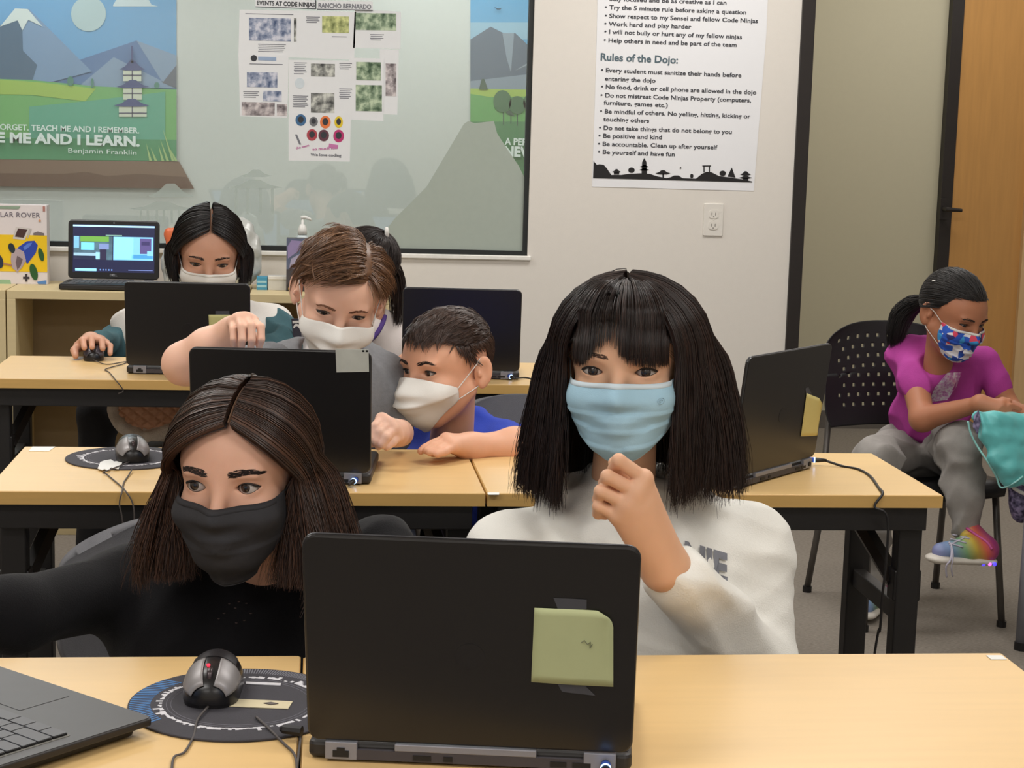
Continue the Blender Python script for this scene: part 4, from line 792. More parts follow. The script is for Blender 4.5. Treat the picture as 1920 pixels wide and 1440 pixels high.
# ================================================================== chairs
M_ch = mat('chair_black', (26, 26, 28), .55, var=.05); M_chg = mat('chair_grey_fabric', (98, 98, 102), .85, var=.05, bump=.3, bscale=700); M_chleg = mat('chair_leg_grey', (96, 92, 88), .4, .5)
def chair(label, x, y, rz, perf=False, backm=None, legm=None, hi=0.0, wide=.21, seat=.44):
    t = thing('stacking_chair', label, 'chair', (x, y, 0), rz, 'stacking chairs behind the tables')      # local -y is the front of the seat
    lm = legm or M_chleg
    sd_rows = []
    for j in range(13):
        v = j/12; yy = -.20+.40*v; dz = -.02*math.sin(PI*v)-(.03*(1-v/.15)**2 if v < .15 else 0)
        sd_rows.append([(wide*.98*u*(1-.06*(1-v)), yy, seat+dz+.012*abs(u)**2.5) for u in [-1+2*i/10 for i in range(11)]])
    o = part('seat', MB().grid(sd_rows), M_ch, t, smooth=True); s = o.modifiers.new('t', 'SOLIDIFY'); s.thickness = .028; s.offset = -1
    n, m = 100, 64; b = MB(); rows = []
    H0, H1 = .52, .83+hi
    for j in range(m+1):
        v = j/m; z = H0+(H1-H0)*v; r = []
        for i in range(n+1):
            u = -1+2*i/n; e = 1-max(0, (v-.8)/.2)**2*.16-max(0, (.25-v)/.25)**2*.10
            zz = z-(.035*abs(u)**3 if v > .5 else 0); r.append((wide*u*e, .20+.05*v-.055*(u*u)+.02*abs(v-.5), zz))
        rows.append(r)
    b.grid(rows)
    if perf:
        keep = []
        for k, f in enumerate(b.f):
            j, i = divmod(k, n)
            hole = (8 < j < 56) and (10 < i < 90) and (j % 6 < 2) and ((i+(4 if (j//6) % 2 else 0)) % 8 < 2)
            if not hole: keep.append(f)
        b.f = keep
    o = part('backrest', b, backm or M_ch, t, smooth=True); s = o.modifiers.new('t', 'SOLIDIFY'); s.thickness = .02 if not perf else .003; s.offset = 1
    for sx in (-1, 1):
        part('back_post', MB().tube(smooth_path([(sx*wide*.9, .19, seat-.03), (sx*wide*.80, .225, .54), (sx*wide*.78, .228, .62)]), .010, 8), lm, t, smooth=True)
        l = part('leg', MB().tube([(sx*wide*.88, -.15, seat-.03), (sx*(wide*.98), -.20, .012)], .0105, 8), lm, t, smooth=True)
        part('glide', MB().lathe([(.014, 0), (.014, .018)], 10, Matrix.Translation((sx*wide*.98, -.2, 0))), M_port, l)
        l = part('leg', MB().tube([(sx*wide*.88, .16, seat-.03), (sx*(wide*.98), .23, .012)], .0105, 8), lm, t, smooth=True)
        part('glide', MB().lathe([(.014, 0), (.014, .018)], 10, Matrix.Translation((sx*wide*.98, .23, 0))), M_port, l)
    part('seat_frame', MB().tube([(-wide*.9, -.15, seat-.035), (wide*.9, -.15, seat-.035)], .009, 8), lm, t)
    part('seat_frame', MB().tube([(-wide*.9, .16, seat-.035), (wide*.9, .16, seat-.035)], .009, 8), lm, t)
    return t
# ================================================================== people: tools
def RX(a): c, s = math.cos(a), math.sin(a); return np.array([[1, 0, 0], [0, c, -s], [0, s, c]])
def RY(a): c, s = math.cos(a), math.sin(a); return np.array([[c, 0, s], [0, 1, 0], [-s, 0, c]])
def RZ(a): c, s = math.cos(a), math.sin(a); return np.array([[c, -s, 0], [s, c, 0], [0, 0, 1]])
def P3(x, y, Y): return np.array(ony(x, y, Y))
def skin_mat(name, rgb):
    m = mat(name, rgb, .5, var=.03, scale=25, sss=.18, spec=.35, bump=.06, bscale=900)
    return m
def hair_mat(name, rgb, rgb2, rough=.38, stretch=(60, 60, 6)):
    m = mat(name, rgb, rough, var=0, stretch=stretch); nt = m.node_tree; mx = [n for n in nt.nodes if n.type == 'MIX'][0]; n = [n for n in nt.nodes if n.type == 'TEX_NOISE'][0]; n.inputs['Scale'].default_value = 4
    mx.inputs[6].default_value = lin(rgb)+(1,); mx.inputs[7].default_value = lin(rgb2)+(1,)
    nt.nodes['Principled BSDF'].inputs['Specular IOR Level'].default_value = .6
    return m
M_shell = {}
def eye_mat(name, iris):
    if name in _M: return _M[name]
    m = mat(name, iris, .12, var=.15, scale=300, coat=.6); nt = m.node_tree; b = nt.nodes['Principled BSDF']; mx = [n for n in nt.nodes if n.type == 'MIX'][0]
    tc = [n for n in nt.nodes if n.type == 'TEX_COORD'][0]; sp = nt.nodes.new('ShaderNodeSeparateXYZ'); nt.links.new(tc.outputs['Object'], sp.inputs[0])
    cb = nt.nodes.new('ShaderNodeCombineXYZ'); nt.links.new(sp.outputs[0], cb.inputs[0]); nt.links.new(sp.outputs[2], cb.inputs[2]); ln = nt.nodes.new('ShaderNodeVectorMath'); ln.operation = 'LENGTH'; nt.links.new(cb.outputs[0], ln.inputs[0])
    r = nt.nodes.new('ShaderNodeValToRGB'); el = r.color_ramp.elements; el[0].position = 0; el[0].color = (.004, .004, .004, 1); el[1].position = 1; el[1].color = lin((190, 180, 174))+(1,)
    for p, c in ((.20, (.004, .004, .004, 1)), (.22, lin(iris)+(1,)), (.40, lin(tuple(int(v*.8) for v in iris))+(1,)), (.46, lin((26, 20, 18))+(1,)), (.50, lin((186, 176, 170))+(1,))): e = el.new(p); e.color = c
    ml = nt.nodes.new('ShaderNodeMath'); ml.operation = 'MULTIPLY'; ml.inputs[1].default_value = 1/.0135; nt.links.new(ln.outputs['Value'], ml.inputs[0]); nt.links.new(ml.outputs[0], r.inputs[0])
    nt.links.new(r.outputs[0], b.inputs['Base Color']); return m
class Head:
    """face looks to local -y, z up, eyes at z=0; local unit = metres of a child's head before scaling"""
    def __init__(s, eye_mid, yaw, pitch, roll, sc=1.0, faceY=-.080):
        s.R = RZ(math.radians(yaw)) @ RX(math.radians(pitch)) @ RY(math.radians(roll)); s.sc = sc
        s.c = np.array(eye_mid)-s.R @ np.array([0, faceY, 0])*sc
        s.M = np.eye(4); s.M[:3, :3] = s.R*sc; s.M[:3, 3] = s.c
    def w(s, p): return s.M[:3, :3] @ np.array(p, float)+s.M[:3, 3]
    def build(s, sd, open_=.0052, smile=0, ears=1.0, ipd=.031, slant=0.0, jaw=1.0, crown=.083):
        # distance field evaluated in local space
        sd.xf(np.linalg.inv(np.linalg.inv(s.M)), s.sc) if False else None
        sd.M = np.linalg.inv(s.M); sd.k = s.sc
        sd.ell((0, .014, .028), (.0745, .091, crown), 0)
        sd.ell((0, -.030, .020), (.066, .060, .060), .02)
        sd.ell((0, -.024, -.045), (.060*jaw, .058, .062), .03)
        sd.ell((0, -.060, -.092), (.024*jaw, .022, .018), .03)
        for x in (-1, 1):
            sd.ell((x*.038, -.058, -.036), (.026, .024, .024), .02)
            sd.cap((x*.060*jaw, .0, -.045), (x*.018, -.055, -.092), .014, .014, .03)
            sd.ell((x*.028, -.076, .017), (.020, .009, .006), .014)          # brow
        for x in (-1, 1): sd.ell((x*(ipd+.001), -.094, .001), (.017, .013, .011), .010, sub=True)
        sd.cap((0, -.080, .012), (0, -.097, -.026), .0075, .0095, .012)      # nose
        sd.ell((0, -.101, -.034), (.0095, .009, .0085), .008)
        for x in (-1, 1): sd.ell((x*.0105, -.093, -.037), (.0065, .009, .0065), .006)
        sd.ell((0, -.088, -.062), (.020, .008, .006), .008); sd.ell((0, -.086, -.072), (.017, .008, .006), .006)
        for x in (-1, 1):
            e = (x*ipd, -.0665, 0); sd.ell(e, (.0152, .0150, .0142), .005)
        a = .0150; b = open_
        R_ = (a*a+b*b)/(2*b)
        for x in (-1, 1):
            cx = x*ipd; sl = slant
            def fn(X, Y, Z, cx=cx, x=x):
                u = X-cx; v = Z-sl*u*x-smile*(1-(u/a)**2)*.6
                d = np.maximum(np.sqrt(u*u+(v+R_-b)**2)-R_, np.sqrt(u*u+(v-R_+b)**2)-R_)
                return np.maximum(d, Y+.0640)
            sd._op((cx, -.08, 0), .022, fn, .0022, True)
        for x in (-1, 1):     # ears
            Rr = RZ(-x*.45*ears) @ RX(-.12)
            c = np.array([x*(.0755+.006*ears), .020, -.010]); sd.ell(c, (.0065, .0185, .0310), .006, rot=Rr)
            sd.ell(c+np.array([x*.0065, -.004, .004]), (.0055, .0105, .0190), .003, rot=Rr, sub=True); sd.ell(c+np.array([-x*.002, -.004, -.024]), (.0055, .009, .010), .006)
            sd.ell(c+np.array([x*.001, -.012, -.004]), (.004, .0045, .007), .004)
        s.open_, s.smile, s.ipd, s.slant = open_, smile, ipd, slant
        sd.M = np.eye(4); sd.k = 1.0
    def neck(s, sd, base, r=.043):
        sd.cap(s.w((0, .020, -.055)), base, r*s.sc, r*s.sc*1.12, .025)
    def bvh(s, V, Q): s.b = BVHTree.FromPolygons([tuple(v) for v in V], [tuple(q) for q in Q])
    def rad(s, d, off=0.0, far=.22, c=(0, .012, .022)):
        """point on the scalp in local direction d, lifted by off (world metres)"""
        d = np.array(d, float); d = d/np.linalg.norm(d); o = s.w(np.array(c)+d*far); dw = s.R @ d
        h = s.b.ray_cast(Vector(o), Vector(-dw), far*s.sc)
        r = far*s.sc-h[3] if h[0] is not None else .09*s.sc
        return s.w(c)+dw*(min(r, .13*s.sc)+off)
    def front(s, x, z, off=0.0):
        o = s.w((x, -.3, z)); dw = s.R @ np.array([0, 1, 0]); h = s.b.ray_cast(Vector(o), Vector(dw), .5)
        p = np.array(h[0]) if h[0] is not None else s.w((x, -.06, z)); return p-dw*off
    def eyes(s, parent, m, lashm, gaze=(0, 0)):
        pm = mw(parent).inverted()
        for x in (-1, 1):
            g = s.R @ RZ(math.radians(gaze[0])) @ RX(math.radians(gaze[1])); b = MB(); n, mm = 24, 16
            b.grid([[(.0138*math.sin(PI*j/mm)*math.cos(2*PI*i/n), -.0138*math.cos(PI*j/mm), .0138*math.sin(PI*j/mm)*math.sin(2*PI*i/n)) for i in range(n+1)] for j in range(mm+1)])
            o = part('eye', b, m, parent, smooth=True); M = np.eye(4); M[:3, :3] = g*s.sc; M[:3, 3] = s.w((x*s.ipd, -.0665, 0)); o.matrix_local = pm @ Matrix(M.tolist())
            a, bb = .0152, s.open_; b = MB(); pts = []
            for k in range(17):
                u = -a+2*a*k/16; v = bb*(1-(u/a)**2)*1.05+s.slant*u*x+s.smile*(1-(u/a)**2)*.6
                yy = -.0665-math.sqrt(max(.0156**2-u*u-v*v, .00002)); pts.append(tuple(s.w((x*s.ipd+u, yy, v))))
            out = 1 if x > 0 else -1
            rr = [(.0003+.0010*(k/16 if out > 0 else 1-k/16)+.0004)*s.sc*(1 if 0 < k < 16 else .3) for k in range(17)]
            b.tube(pts, rr, 6); part('eyelashes', b, lashm, parent, world=True, smooth=True)
            b = MB(); pts = []
            for k in range(13):
                u = -a*.9+1.8*a*k/12; v = -bb*(1-(u/a)**2)*1.02+s.slant*u*x+s.smile*(1-(u/a)**2)*.6
                yy = -.0665-math.sqrt(max(.0153**2-u*u-v*v, .00002)); pts.append(tuple(s.w((x*s.ipd+u, yy, v))))
            b.tube(pts, .00035*s.sc, 5); part('lower_lashes', b, lashm, parent, world=True, smooth=True)
    def brows(s, parent, m, thick=1.0, x0=.012, x1=.047, z0=.019, zp=.025, z1=.020, n=70, r=.00045, ang=.5, rise=.0):
        for sx in (-1, 1):
            b = MB()
            for k in range(n):
                t = (k+.5)/n; x = x0+(x1-x0)*t; zc = (z0*(1-t)**2+2*(2*zp-.5*(z0+z1))*.5*2*t*(1-t)*.5+z1*t*t) if False else z0+(zp-z0)*math.sin(PI*min(t*1.25, 1)*.5)*(1 if t < .7 else 1)-(0 if t < .62 else (zp-z1)*((t-.62)/.38)**1.5)
                wd = thick*.0042*(1-t*.65)*(.6+.4*min(1, t*6)); dz = random.uniform(-wd, wd); L = random.uniform(.004, .007)*(1-.3*t); a = ang*(1-t)-.15
                p0 = s.front(sx*x, zc+dz, .0001); p1 = s.front(sx*(x+L*.6*math.cos(a)), zc+dz+L*.6*math.sin(a), .0005); p2 = s.front(sx*(x+L*math.cos(a)), zc+dz+L*math.sin(a)*.8, .0003)
                b.tube([p0, p1, p2], [r*s.sc, r*s.sc*1.1, r*s.sc*.4], 3, cap=False)
            part('eyebrow', b, m, parent, world=True)
# strands
def strands_mesh(paths, r0=.0008, tip=.25, n=3):
    V, Q = [], []; o = 0; ca = np.array([math.cos(2*PI*k/n) for k in range(n)]); sa = np.array([math.sin(2*PI*k/n) for k in range(n)])
    for it in paths:
        P, r = (it if isinstance(it, tuple) else (it, r0)); P = np.asarray(P, float); m = len(P)
        if m < 2: continue
        T = np.gradient(P, axis=0); T = T/(np.linalg.norm(T, axis=1)[:, None]+1e-9); A = np.tile(np.array([.31, .77, .55]), (m, 1)); U = np.cross(T, A); U = U/(np.linalg.norm(U, axis=1)[:, None]+1e-9); W = np.cross(T, U)
        t = np.linspace(0, 1, m); rr = r*(1-(1-tip)*t**2.2); rr[0] *= .7
        R = P[:, None, :]+(U[:, None, :]*ca[None, :, None]+W[:, None, :]*sa[None, :, None])*rr[:, None, None]
        V.append(R.reshape(-1, 3)); i = np.arange(m-1)[:, None]*n; k = np.arange(n)[None, :]
        q = np.stack([i+k, i+(k+1) % n, i+n+(k+1) % n, i+n+k], -1).reshape(-1, 4)+o; Q.append(q); o += m*n
    return np.concatenate(V), np.concatenate(Q)
def hair_part(name, paths, m, parent, r0=.0008, extra=None, tip=.25, hi=None):
    if hi is not None:
        o = hair_part(name, [p for i, p in enumerate(paths) if (i//5) % 4], m, parent, r0, extra, tip); V, Q = strands_mesh([p for i, p in enumerate(paths) if not (i//5) % 4], r0, tip); link('lighter_strands', arrmesh('lighter_strands', V, Q), hi, o, True, True); return o
    V, Q = strands_mesh(paths, r0, tip)
    if extra is not None:
        for (V2, Q2) in extra: Q = np.concatenate([Q, np.asarray(Q2)+len(V)]); V = np.concatenate([V, V2])
    return link(name, arrmesh(name, V, Q), m, parent, True, True)
def slerp(a, b, t):
    a = a/np.linalg.norm(a); b = b/np.linalg.norm(b); w_ = math.acos(max(-1, min(1, float(a@b))))
    if w_ < 1e-4: return a
    return (math.sin((1-t)*w_)*a+math.sin(t*w_)*b)/math.sin(w_)
def gridVQ(rows):
    n = len(rows[0]); V = np.array([p for r in rows for p in r]); Q = np.array([(i*n+k, i*n+k+1, (i+1)*n+k+1, (i+1)*n+k) for i in range(len(rows)-1) for k in range(n-1)]); return V, Q
def long_hair(name, H, parent, m, azs, length, part_x=0.0, vol=.012, flare=.02, eq=-.12, n=1500, seed=0, el0=50, el1=100, inward=0.0, base_off=.003, r0=.0009, wave=.004, side_gap=58, top=.010, splay=2.0):
    """hair parted on the top, falling over the sides and back; azs=(from,to) azimuth degrees (0 = face, 180 = back)"""
    rg = np.random.default_rng(seed); paths = []; D = np.array([0, 0, -1.0])
    def path(az, L, off, jx, jy, nseg=(7, 9)):
        a = math.radians(az); s = 1 if az >= 0 else -1; q = min(1, max(0, (abs(az)-side_gap)/(150-side_gap))); el = math.radians(el0+(el1-el0)*q)
        r = np.array([part_x+s*.04, -math.cos(el), math.sin(el)]); e = np.array([math.sin(a), -math.cos(a), eq])
        pts = []
        for k in range(nseg[0]):
            t = k/nseg[0]; vv = vol(az) if callable(vol) else vol; lift = top+(vv-top)*t**1.4; pts.append(H.rad(slerp(r, e, t), (lift+off+.002)*H.sc))
        p = H.rad(e, (vv+off+.002)*H.sc); ow = H.R @ np.array([math.sin(a), -math.cos(a), 0]); ow[2] = 0; ow /= np.linalg.norm(ow)+1e-9
        pts.append(p); fl = flare(az) if callable(flare) else flare
        for k in range(1, nseg[1]+1):
            t = k/nseg[1]; out = fl*math.sin(t*PI*.5)-inward*t*t
            pts.append(p+D*L*t+ow*(out+off*.3)+np.array([jx*math.sin(3.1*t+jx*900), jy*math.sin(2.7*t+jy*700), 0])*t)
        return pts
    a0, a1 = azs; az_list = []
    L_ = length if callable(length) else (lambda a: length)
    nc = n//12
    for c in range(nc):
        az = rg.uniform(a0, a1); s = 1 if rg.random() < .5 else -1; off = rg.uniform(-.004, .006); dl = rg.normal(0, .006); cj = rg.normal(0, wave, 2)
        for k in range(12):
            z = az+rg.normal(0, splay); z = min(max(z, a0), a1); paths.append((path(s*z, L_(s*z)*(1+rg.normal(0, .03))+dl, off+rg.normal(0, .0012), cj[0]+rg.normal(0, .0012), cj[1]+rg.normal(0, .0012)), r0*rg.uniform(.6, 1.3)))
    ex = []
    for s in (-1, 1):
        rows = [path(s*(a0+2+(a1-a0-2)*j/36), L_(s*(a0+2+(a1-a0-2)*j/36))*.96, -.005, 0, 0) for j in range(37)]; ex.append(gridVQ(rows))
    return paths, ex
def bangs(H, x_from, x_to, zend, n, seed=1, r0=.0009, gaps=(), el=82, off=.006, lift=.010):
    rg = np.random.default_rng(seed); paths = []
    def path(u, ze, o):
        az = math.radians(u); r = np.array([.10*math.sin(az), -math.cos(math.radians(el)), math.sin(math.radians(el))]); e = np.array([math.sin(az)*.98, -math.cos(az), .55]); pts = []
        for k in range(8): t = k/8; pts.append(H.rad(slerp(r, e, t), (o+lift*math.sin(PI*t*.8))*H.sc))
        p0 = H.rad(e, (o+lift*.6)*H.sc); pts.append(p0); l0 = np.linalg.inv(H.M[:3, :3]) @ (p0-H.c)
        for k in range(1, 5):
            t = k/4; z = l0[2]+(ze-l0[2])*t; x = l0[0]*(1+.04*t); q = H.front(min(max(x, -.063), .063), z, (.004+o*.6)*H.sc) if abs(x) < .066 else H.rad((x, l0[1], z-.022), o+.004)
            pts.append(q)
        return pts
    for k in range(n//8):
        u0 = rg.uniform(x_from, x_to); o0 = off+rg.uniform(-.002, .004); ze0 = (zend(u0) if callable(zend) else zend)+rg.normal(0, .002)
        if any(a < u0 < b for a, b in gaps) and rg.random() < .6: continue
        for j in range(8): paths.append((path(u0+rg.normal(0, 1.2), ze0+rg.normal(0, .0015), o0+rg.normal(0, .0008)), r0*rg.uniform(.6, 1.2)))
    return paths
def hairline_short(d, low=0.0):
    x, y, z = d; az = math.degrees(math.atan2(abs(x), -y)); el = math.degrees(math.asin(z))
    if az < 48: lim = 31+low
    elif az < 72: lim = 31+low-(az-48)/24*30
    elif az < 86: lim = -6
    elif az < 112: lim = 10
    elif az < 125: lim = 10-(az-112)/13*40
    else: lim = -34
    return el > lim
def short_hair(name, H, parent, m, comb, top_len=.04, side_len=.012, n=3500, seed=0, low=0.0, r0=.0009, lift=.35, cap_off=.004, part_side=0):
    rg = np.random.default_rng(seed); paths = []; cnt = 0
    while cnt < n:
        d = rg.normal(size=3); d /= np.linalg.norm(d)
        if not hairline_short(d, low): continue
        cnt += 1; topness = max(0, min(1, (d[2]-.25)/.4)); L = (side_len+(top_len-side_len)*topness)*rg.uniform(.75, 1.15)
        c = np.array(comb(d), float); pts = []; cur = d.copy(); off = .001+top_len*.05*topness; st = 6; cl = np.round(d*9)/9; rr = np.random.default_rng(int(abs(cl[0]*1e4+cl[1]*1e3+cl[2]*1e2)) % 99991); jit = rr.normal(0, .15, 3); up = lift*(1+rr.normal(0, .3))
        for k in range(st+1):
            pts.append(H.rad(cur, off*H.sc) if k == 0 or True else None); t = c+jit-cur*float((c+jit)@cur); t /= np.linalg.norm(t)+1e-9
            cur = cur+t*(L/st)/.095; cur /= np.linalg.norm(cur); off += (L/st)*up*(1-k/st*1.15) if topness > .05 else (L/st)*.25
            off = max(off, .0030+top_len*.07*topness)
        paths.append((pts, r0*rg.uniform(.6, 1.3)))
    rows = []; na, ne = 72, 30     # scalp cap under the strands
    for i in range(na+1):
        az = 2*PI*i/na; r = []; 
        lim = -40
        for e in range(-40, 91, 3):
            d = np.array([math.sin(az)*math.cos(math.radians(e)), -math.cos(az)*math.cos(math.radians(e)), math.sin(math.radians(e))])
            if hairline_short(d, low+2): lim = e; break
        for j in range(ne+1):
            e = math.radians(lim+(90-lim)*j/ne); d = np.array([math.sin(az)*math.cos(e), -math.cos(az)*math.cos(e), math.sin(e)]); tp = max(0, min(1, (d[2]-.25)/.4)); r.append(H.rad(d, (.0012+(cap_off*.3+top_len*.06)*tp*min(1, j/4))*H.sc))
        rows.append(r)
    return paths, [gridVQ(rows)]
def sleek_hair(H, tie, n=1600, seed=0, low=-4, r0=.0009, off=.004, az_max=180):
    """combed back to the tie direction"""
    rg = np.random.default_rng(seed); paths = []; tie = np.array(tie, float); cnt = 0
    while cnt < n:
        d = rg.normal(size=3); d /= np.linalg.norm(d)
        if not hairline_short(d, low): continue
        cnt += 1; o = off*rg.uniform(.6, 1.5); paths.append(([H.rad(slerp(d, tie, k/7), (o+.004*math.sin(PI*k/7))*H.sc) for k in range(8)], r0*rg.uniform(.7, 1.3)))
    rows = []
    for i in range(73):
        az = 2*PI*i/72; lim = -40
        for e in range(-40, 91, 3):
            d = np.array([math.sin(az)*math.cos(math.radians(e)), -math.cos(az)*math.cos(math.radians(e)), math.sin(math.radians(e))])
            if hairline_short(d, low+1): lim = e; break
        rows.append([H.rad(np.array([math.sin(az)*math.cos(math.radians(lim+(90-lim)*j/24)), -math.cos(az)*math.cos(math.radians(lim+(90-lim)*j/24)), math.sin(math.radians(lim+(90-lim)*j/24))]), (.0012+.003*min(1, j/3))*H.sc) for j in range(25)])
    return paths, [gridVQ(rows)]
def tail(pts, r, n=300, seed=0, r0=.0009, rs=None):
    rg = np.random.default_rng(seed); P = np.array([tuple(p) for p in smooth_path(pts, 5)]); m = len(P); t = np.linspace(0, 1, m); w_ = r*(np.sin(PI*np.clip(t*.85+.12, 0, 1))**.6) if rs is None else np.interp(t, np.linspace(0, 1, len(rs)), rs); out = []
    for k in range(n):
        v = rg.normal(size=3); v /= np.linalg.norm(v); v *= rg.uniform(0, 1)**.5; e = int(m*rg.uniform(.82, 1.0)); q = P+v[None, :]*w_[:, None]+rg.normal(0, .001, 3)*t[:, None]; out.append((q[:max(e, 3)], r0*rg.uniform(.7, 1.3)))
    return out
# masks
def face_mask(name, H, parent, m, kind='pleat', au=66, ztop=(-.010, -.004, -.014), zbot=-.112, edge=None, loopm=None, ear=(.080, .020, -.004), off=.0045, spread=0.0, beak=.020, ridge=.0, pleats=(.36, .58, .80)):
    nu, nv = 44, 34; U = np.linspace(-1, 1, nu+1); Vv = np.linspace(0, 1, nv+1); r = np.zeros((nv+1, nu+1)); Z = np.zeros_like(r); A = np.zeros_like(r); ax = np.array([0, -.005, 0])
    for j, v in enumerate(Vv):
        for i, u in enumerate(U):
            au_v = au*(1-(.30 if kind == 'pleat' else .34)*max(0, (v-.35)/.65)**1.6) if kind == 'pleat' else au*(1-.10*(1-v)*0-.42*max(0, (v-.45)/.55)**1.3)
            zt_ = ztop[1]+(ztop[0]-ztop[1])*(1-math.exp(-(u/.22)**2))+(ztop[2]-ztop[0])*abs(u)**2.2
            zb = zbot+(.018 if kind == 'pleat' else .040)*abs(u)**2.0
            if kind == 'pleat': sidez0, sidez1 = ztop[2]-.001, -.072
            Z[j, i] = zt_+(zb-zt_)*v; A[j, i] = u*au_v
            a = math.radians(A[j, i]); d = np.array([math.sin(a), -math.cos(a), 0]); c = np.array([0, -.005, Z[j, i]]); o = H.w(c+d*.2); h = H.b.ray_cast(Vector(o), Vector(-(H.R @ d)), .2*H.sc)
            r[j, i] = (.2-h[3]/H.sc) if h[0] is not None else .03
            r[j, i] = max(r[j, i], .070-.016*abs(u)-.010*max(0, v-.6)/.4) if abs(u) < .8 else r[j, i]
    for _ in range(10):
        s_ = r.copy(); s_[1:-1] = np.maximum(r[1:-1], (r[2:]+r[:-2])/2-.0002); s_[:, 1:-1] = np.maximum(s_[:, 1:-1], (s_[:, 2:]+s_[:, :-2])/2-.0001); r = s_
    rows = []; j0 = 14
    for j, v in enumerate(Vv):
        row = []
        for i, u in enumerate(U):
            Zv = Z[j, i]; Av = A[j, i]; rb = r[j, i]
            if kind == 'kf':      # a row of the mesh runs along the folded lip
                cr = .16+.32*(1-abs(u)**1.8); q_ = j/nv; q0 = j0/nv; v = cr*q_/q0 if j <= j0 else cr+(1-cr)*(q_-q0)/(1-q0); jj = v*nv; a_ = min(int(jj), nv-1); fr_ = jj-a_
                Zv = Z[a_, i]*(1-fr_)+Z[a_+1, i]*fr_; Av = A[a_, i]*(1-fr_)+A[a_+1, i]*fr_; rb = r[a_, i]*(1-fr_)+r[a_+1, i]*fr_
            rr = rb+off; w_ = max(0, 1-abs(u)**4)
            if kind == 'pleat':
                rr += w_*(.004*math.sin(PI*min(1, v*1.05)))+ridge*(1-abs(u))*min(1, v*5)
                for pv in pleats:
                    dv = v-pv-.05*abs(u)*(-1 if pv > .5 else .3)
                    if 0 <= dv < .16: rr += w_*.0034*(1-dv/.16)**1.5
            else:
                pk = math.exp(-(u/.62)**2)
                prof = max(0, v/max(cr, .05))**.9 if v < cr else max(0, 1-(v-cr)/(1-cr))**1.1
                rr += beak*prof*pk*.9+.004*w_+(.0032*w_*(j/j0) if j <= j0 else 0)
            a = math.radians(Av); row.append(H.w((rr*math.sin(a), -.005-rr*math.cos(a), Zv)))
        rows.append(row)
    V, Q = gridVQ(rows); o = link(name, arrmesh(name, V, Q[:, ::-1]), m, parent, True, True); s_ = o.modifiers.new('t', 'SOLIDIFY'); s_.thickness = .0012; s_.offset = 0
    H.mrows = rows
    if edge is not None:
        for nm, j in (('top_band', 0), ('bottom_band', nv)):
            pts = [tuple(rows[j][i]) for i in range(nu+1)]
            if nm == 'top_band':
                rr_ = [[tuple(np.array(rows[jj][i])+(H.R @ np.array([0, -1, 0]))*.0009) for i in range(nu+1)] for jj in range(0, 3)]; V, Q = gridVQ(rr_); oo = link(nm, arrmesh(nm, V, Q[:, ::-1]), edge, o, True, True); so = oo.modifiers.new('t', 'SOLIDIFY'); so.thickness = .0008; so.offset = 0
            else: part(nm, MB().tube(pts, .0010, 5), edge, o, world=True, smooth=True)
    if loopm is not None:
        for sx in (-1, 1):
            i = nu if sx > 0 else 0; top = np.array(rows[1][i]); bot = np.array(rows[int(nv*.80)][i]) if kind == 'pleat' else np.array(rows[int(nv*.62)][i])
            e1 = H.w((sx*ear[0], ear[1], ear[2]+.018)); e2 = H.w((sx*ear[0], ear[1]+.010, ear[2]-.012)); e3 = H.w((sx*(ear[0]-.004), ear[1]+.004, ear[2]-.030))
            def lift(p, q, t, o=.003):
                mpt = p+(q-p)*t; cc = H.w((0, .0, (np.linalg.inv(H.M[:3, :3]) @ (mpt-H.c))[2])); dd = mpt-cc; L = np.linalg.norm(dd); dd /= L; h = H.b.ray_cast(Vector(cc+dd*.25), Vector(-dd), .25); 
                return cc+dd*max(L, (.25-h[3])+o if h[0] is not None else L)
            P_ = [top]+[lift(top, e1, t) for t in (.2, .4, .6, .8)]+[e1, e2, e3]+[lift(e3, bot, t) for t in (.3, .6)]+[bot]
            part('ear_loop', MB().tube(smooth_path(P_, 4), .0011*H.sc, 6), loopm, o, world=True, smooth=True)
    return o
def fingers(sd, W, wr, F, palm=None, k=.004, thumb=None):
    """W wrist point; F = list of joint lists [(point, radius)...], first joint is the knuckle"""
    for f in F:
        sd.cap(W, f[0][0], wr, f[0][1]*1.18, .012)
    for i in range(len(F)-1): sd.cap(F[i][0][0], F[i+1][0][0], F[i][0][1]*1.1, F[i+1][0][1]*1.1, .008)
    for f in F:
        for a, b in zip(f[:-1], f[1:]): sd.cap(a[0], b[0], a[1], b[1], .0022)
    if thumb:
        sd.cap(W, thumb[0][0], wr*.8, thumb[0][1]*1.2, .012)
        for a, b in zip(thumb[:-1], thumb[1:]): sd.cap(a[0], b[0], a[1], b[1], .004)
def lerp(a, b, t): return np.array(a)*(1-t)+np.array(b)*t
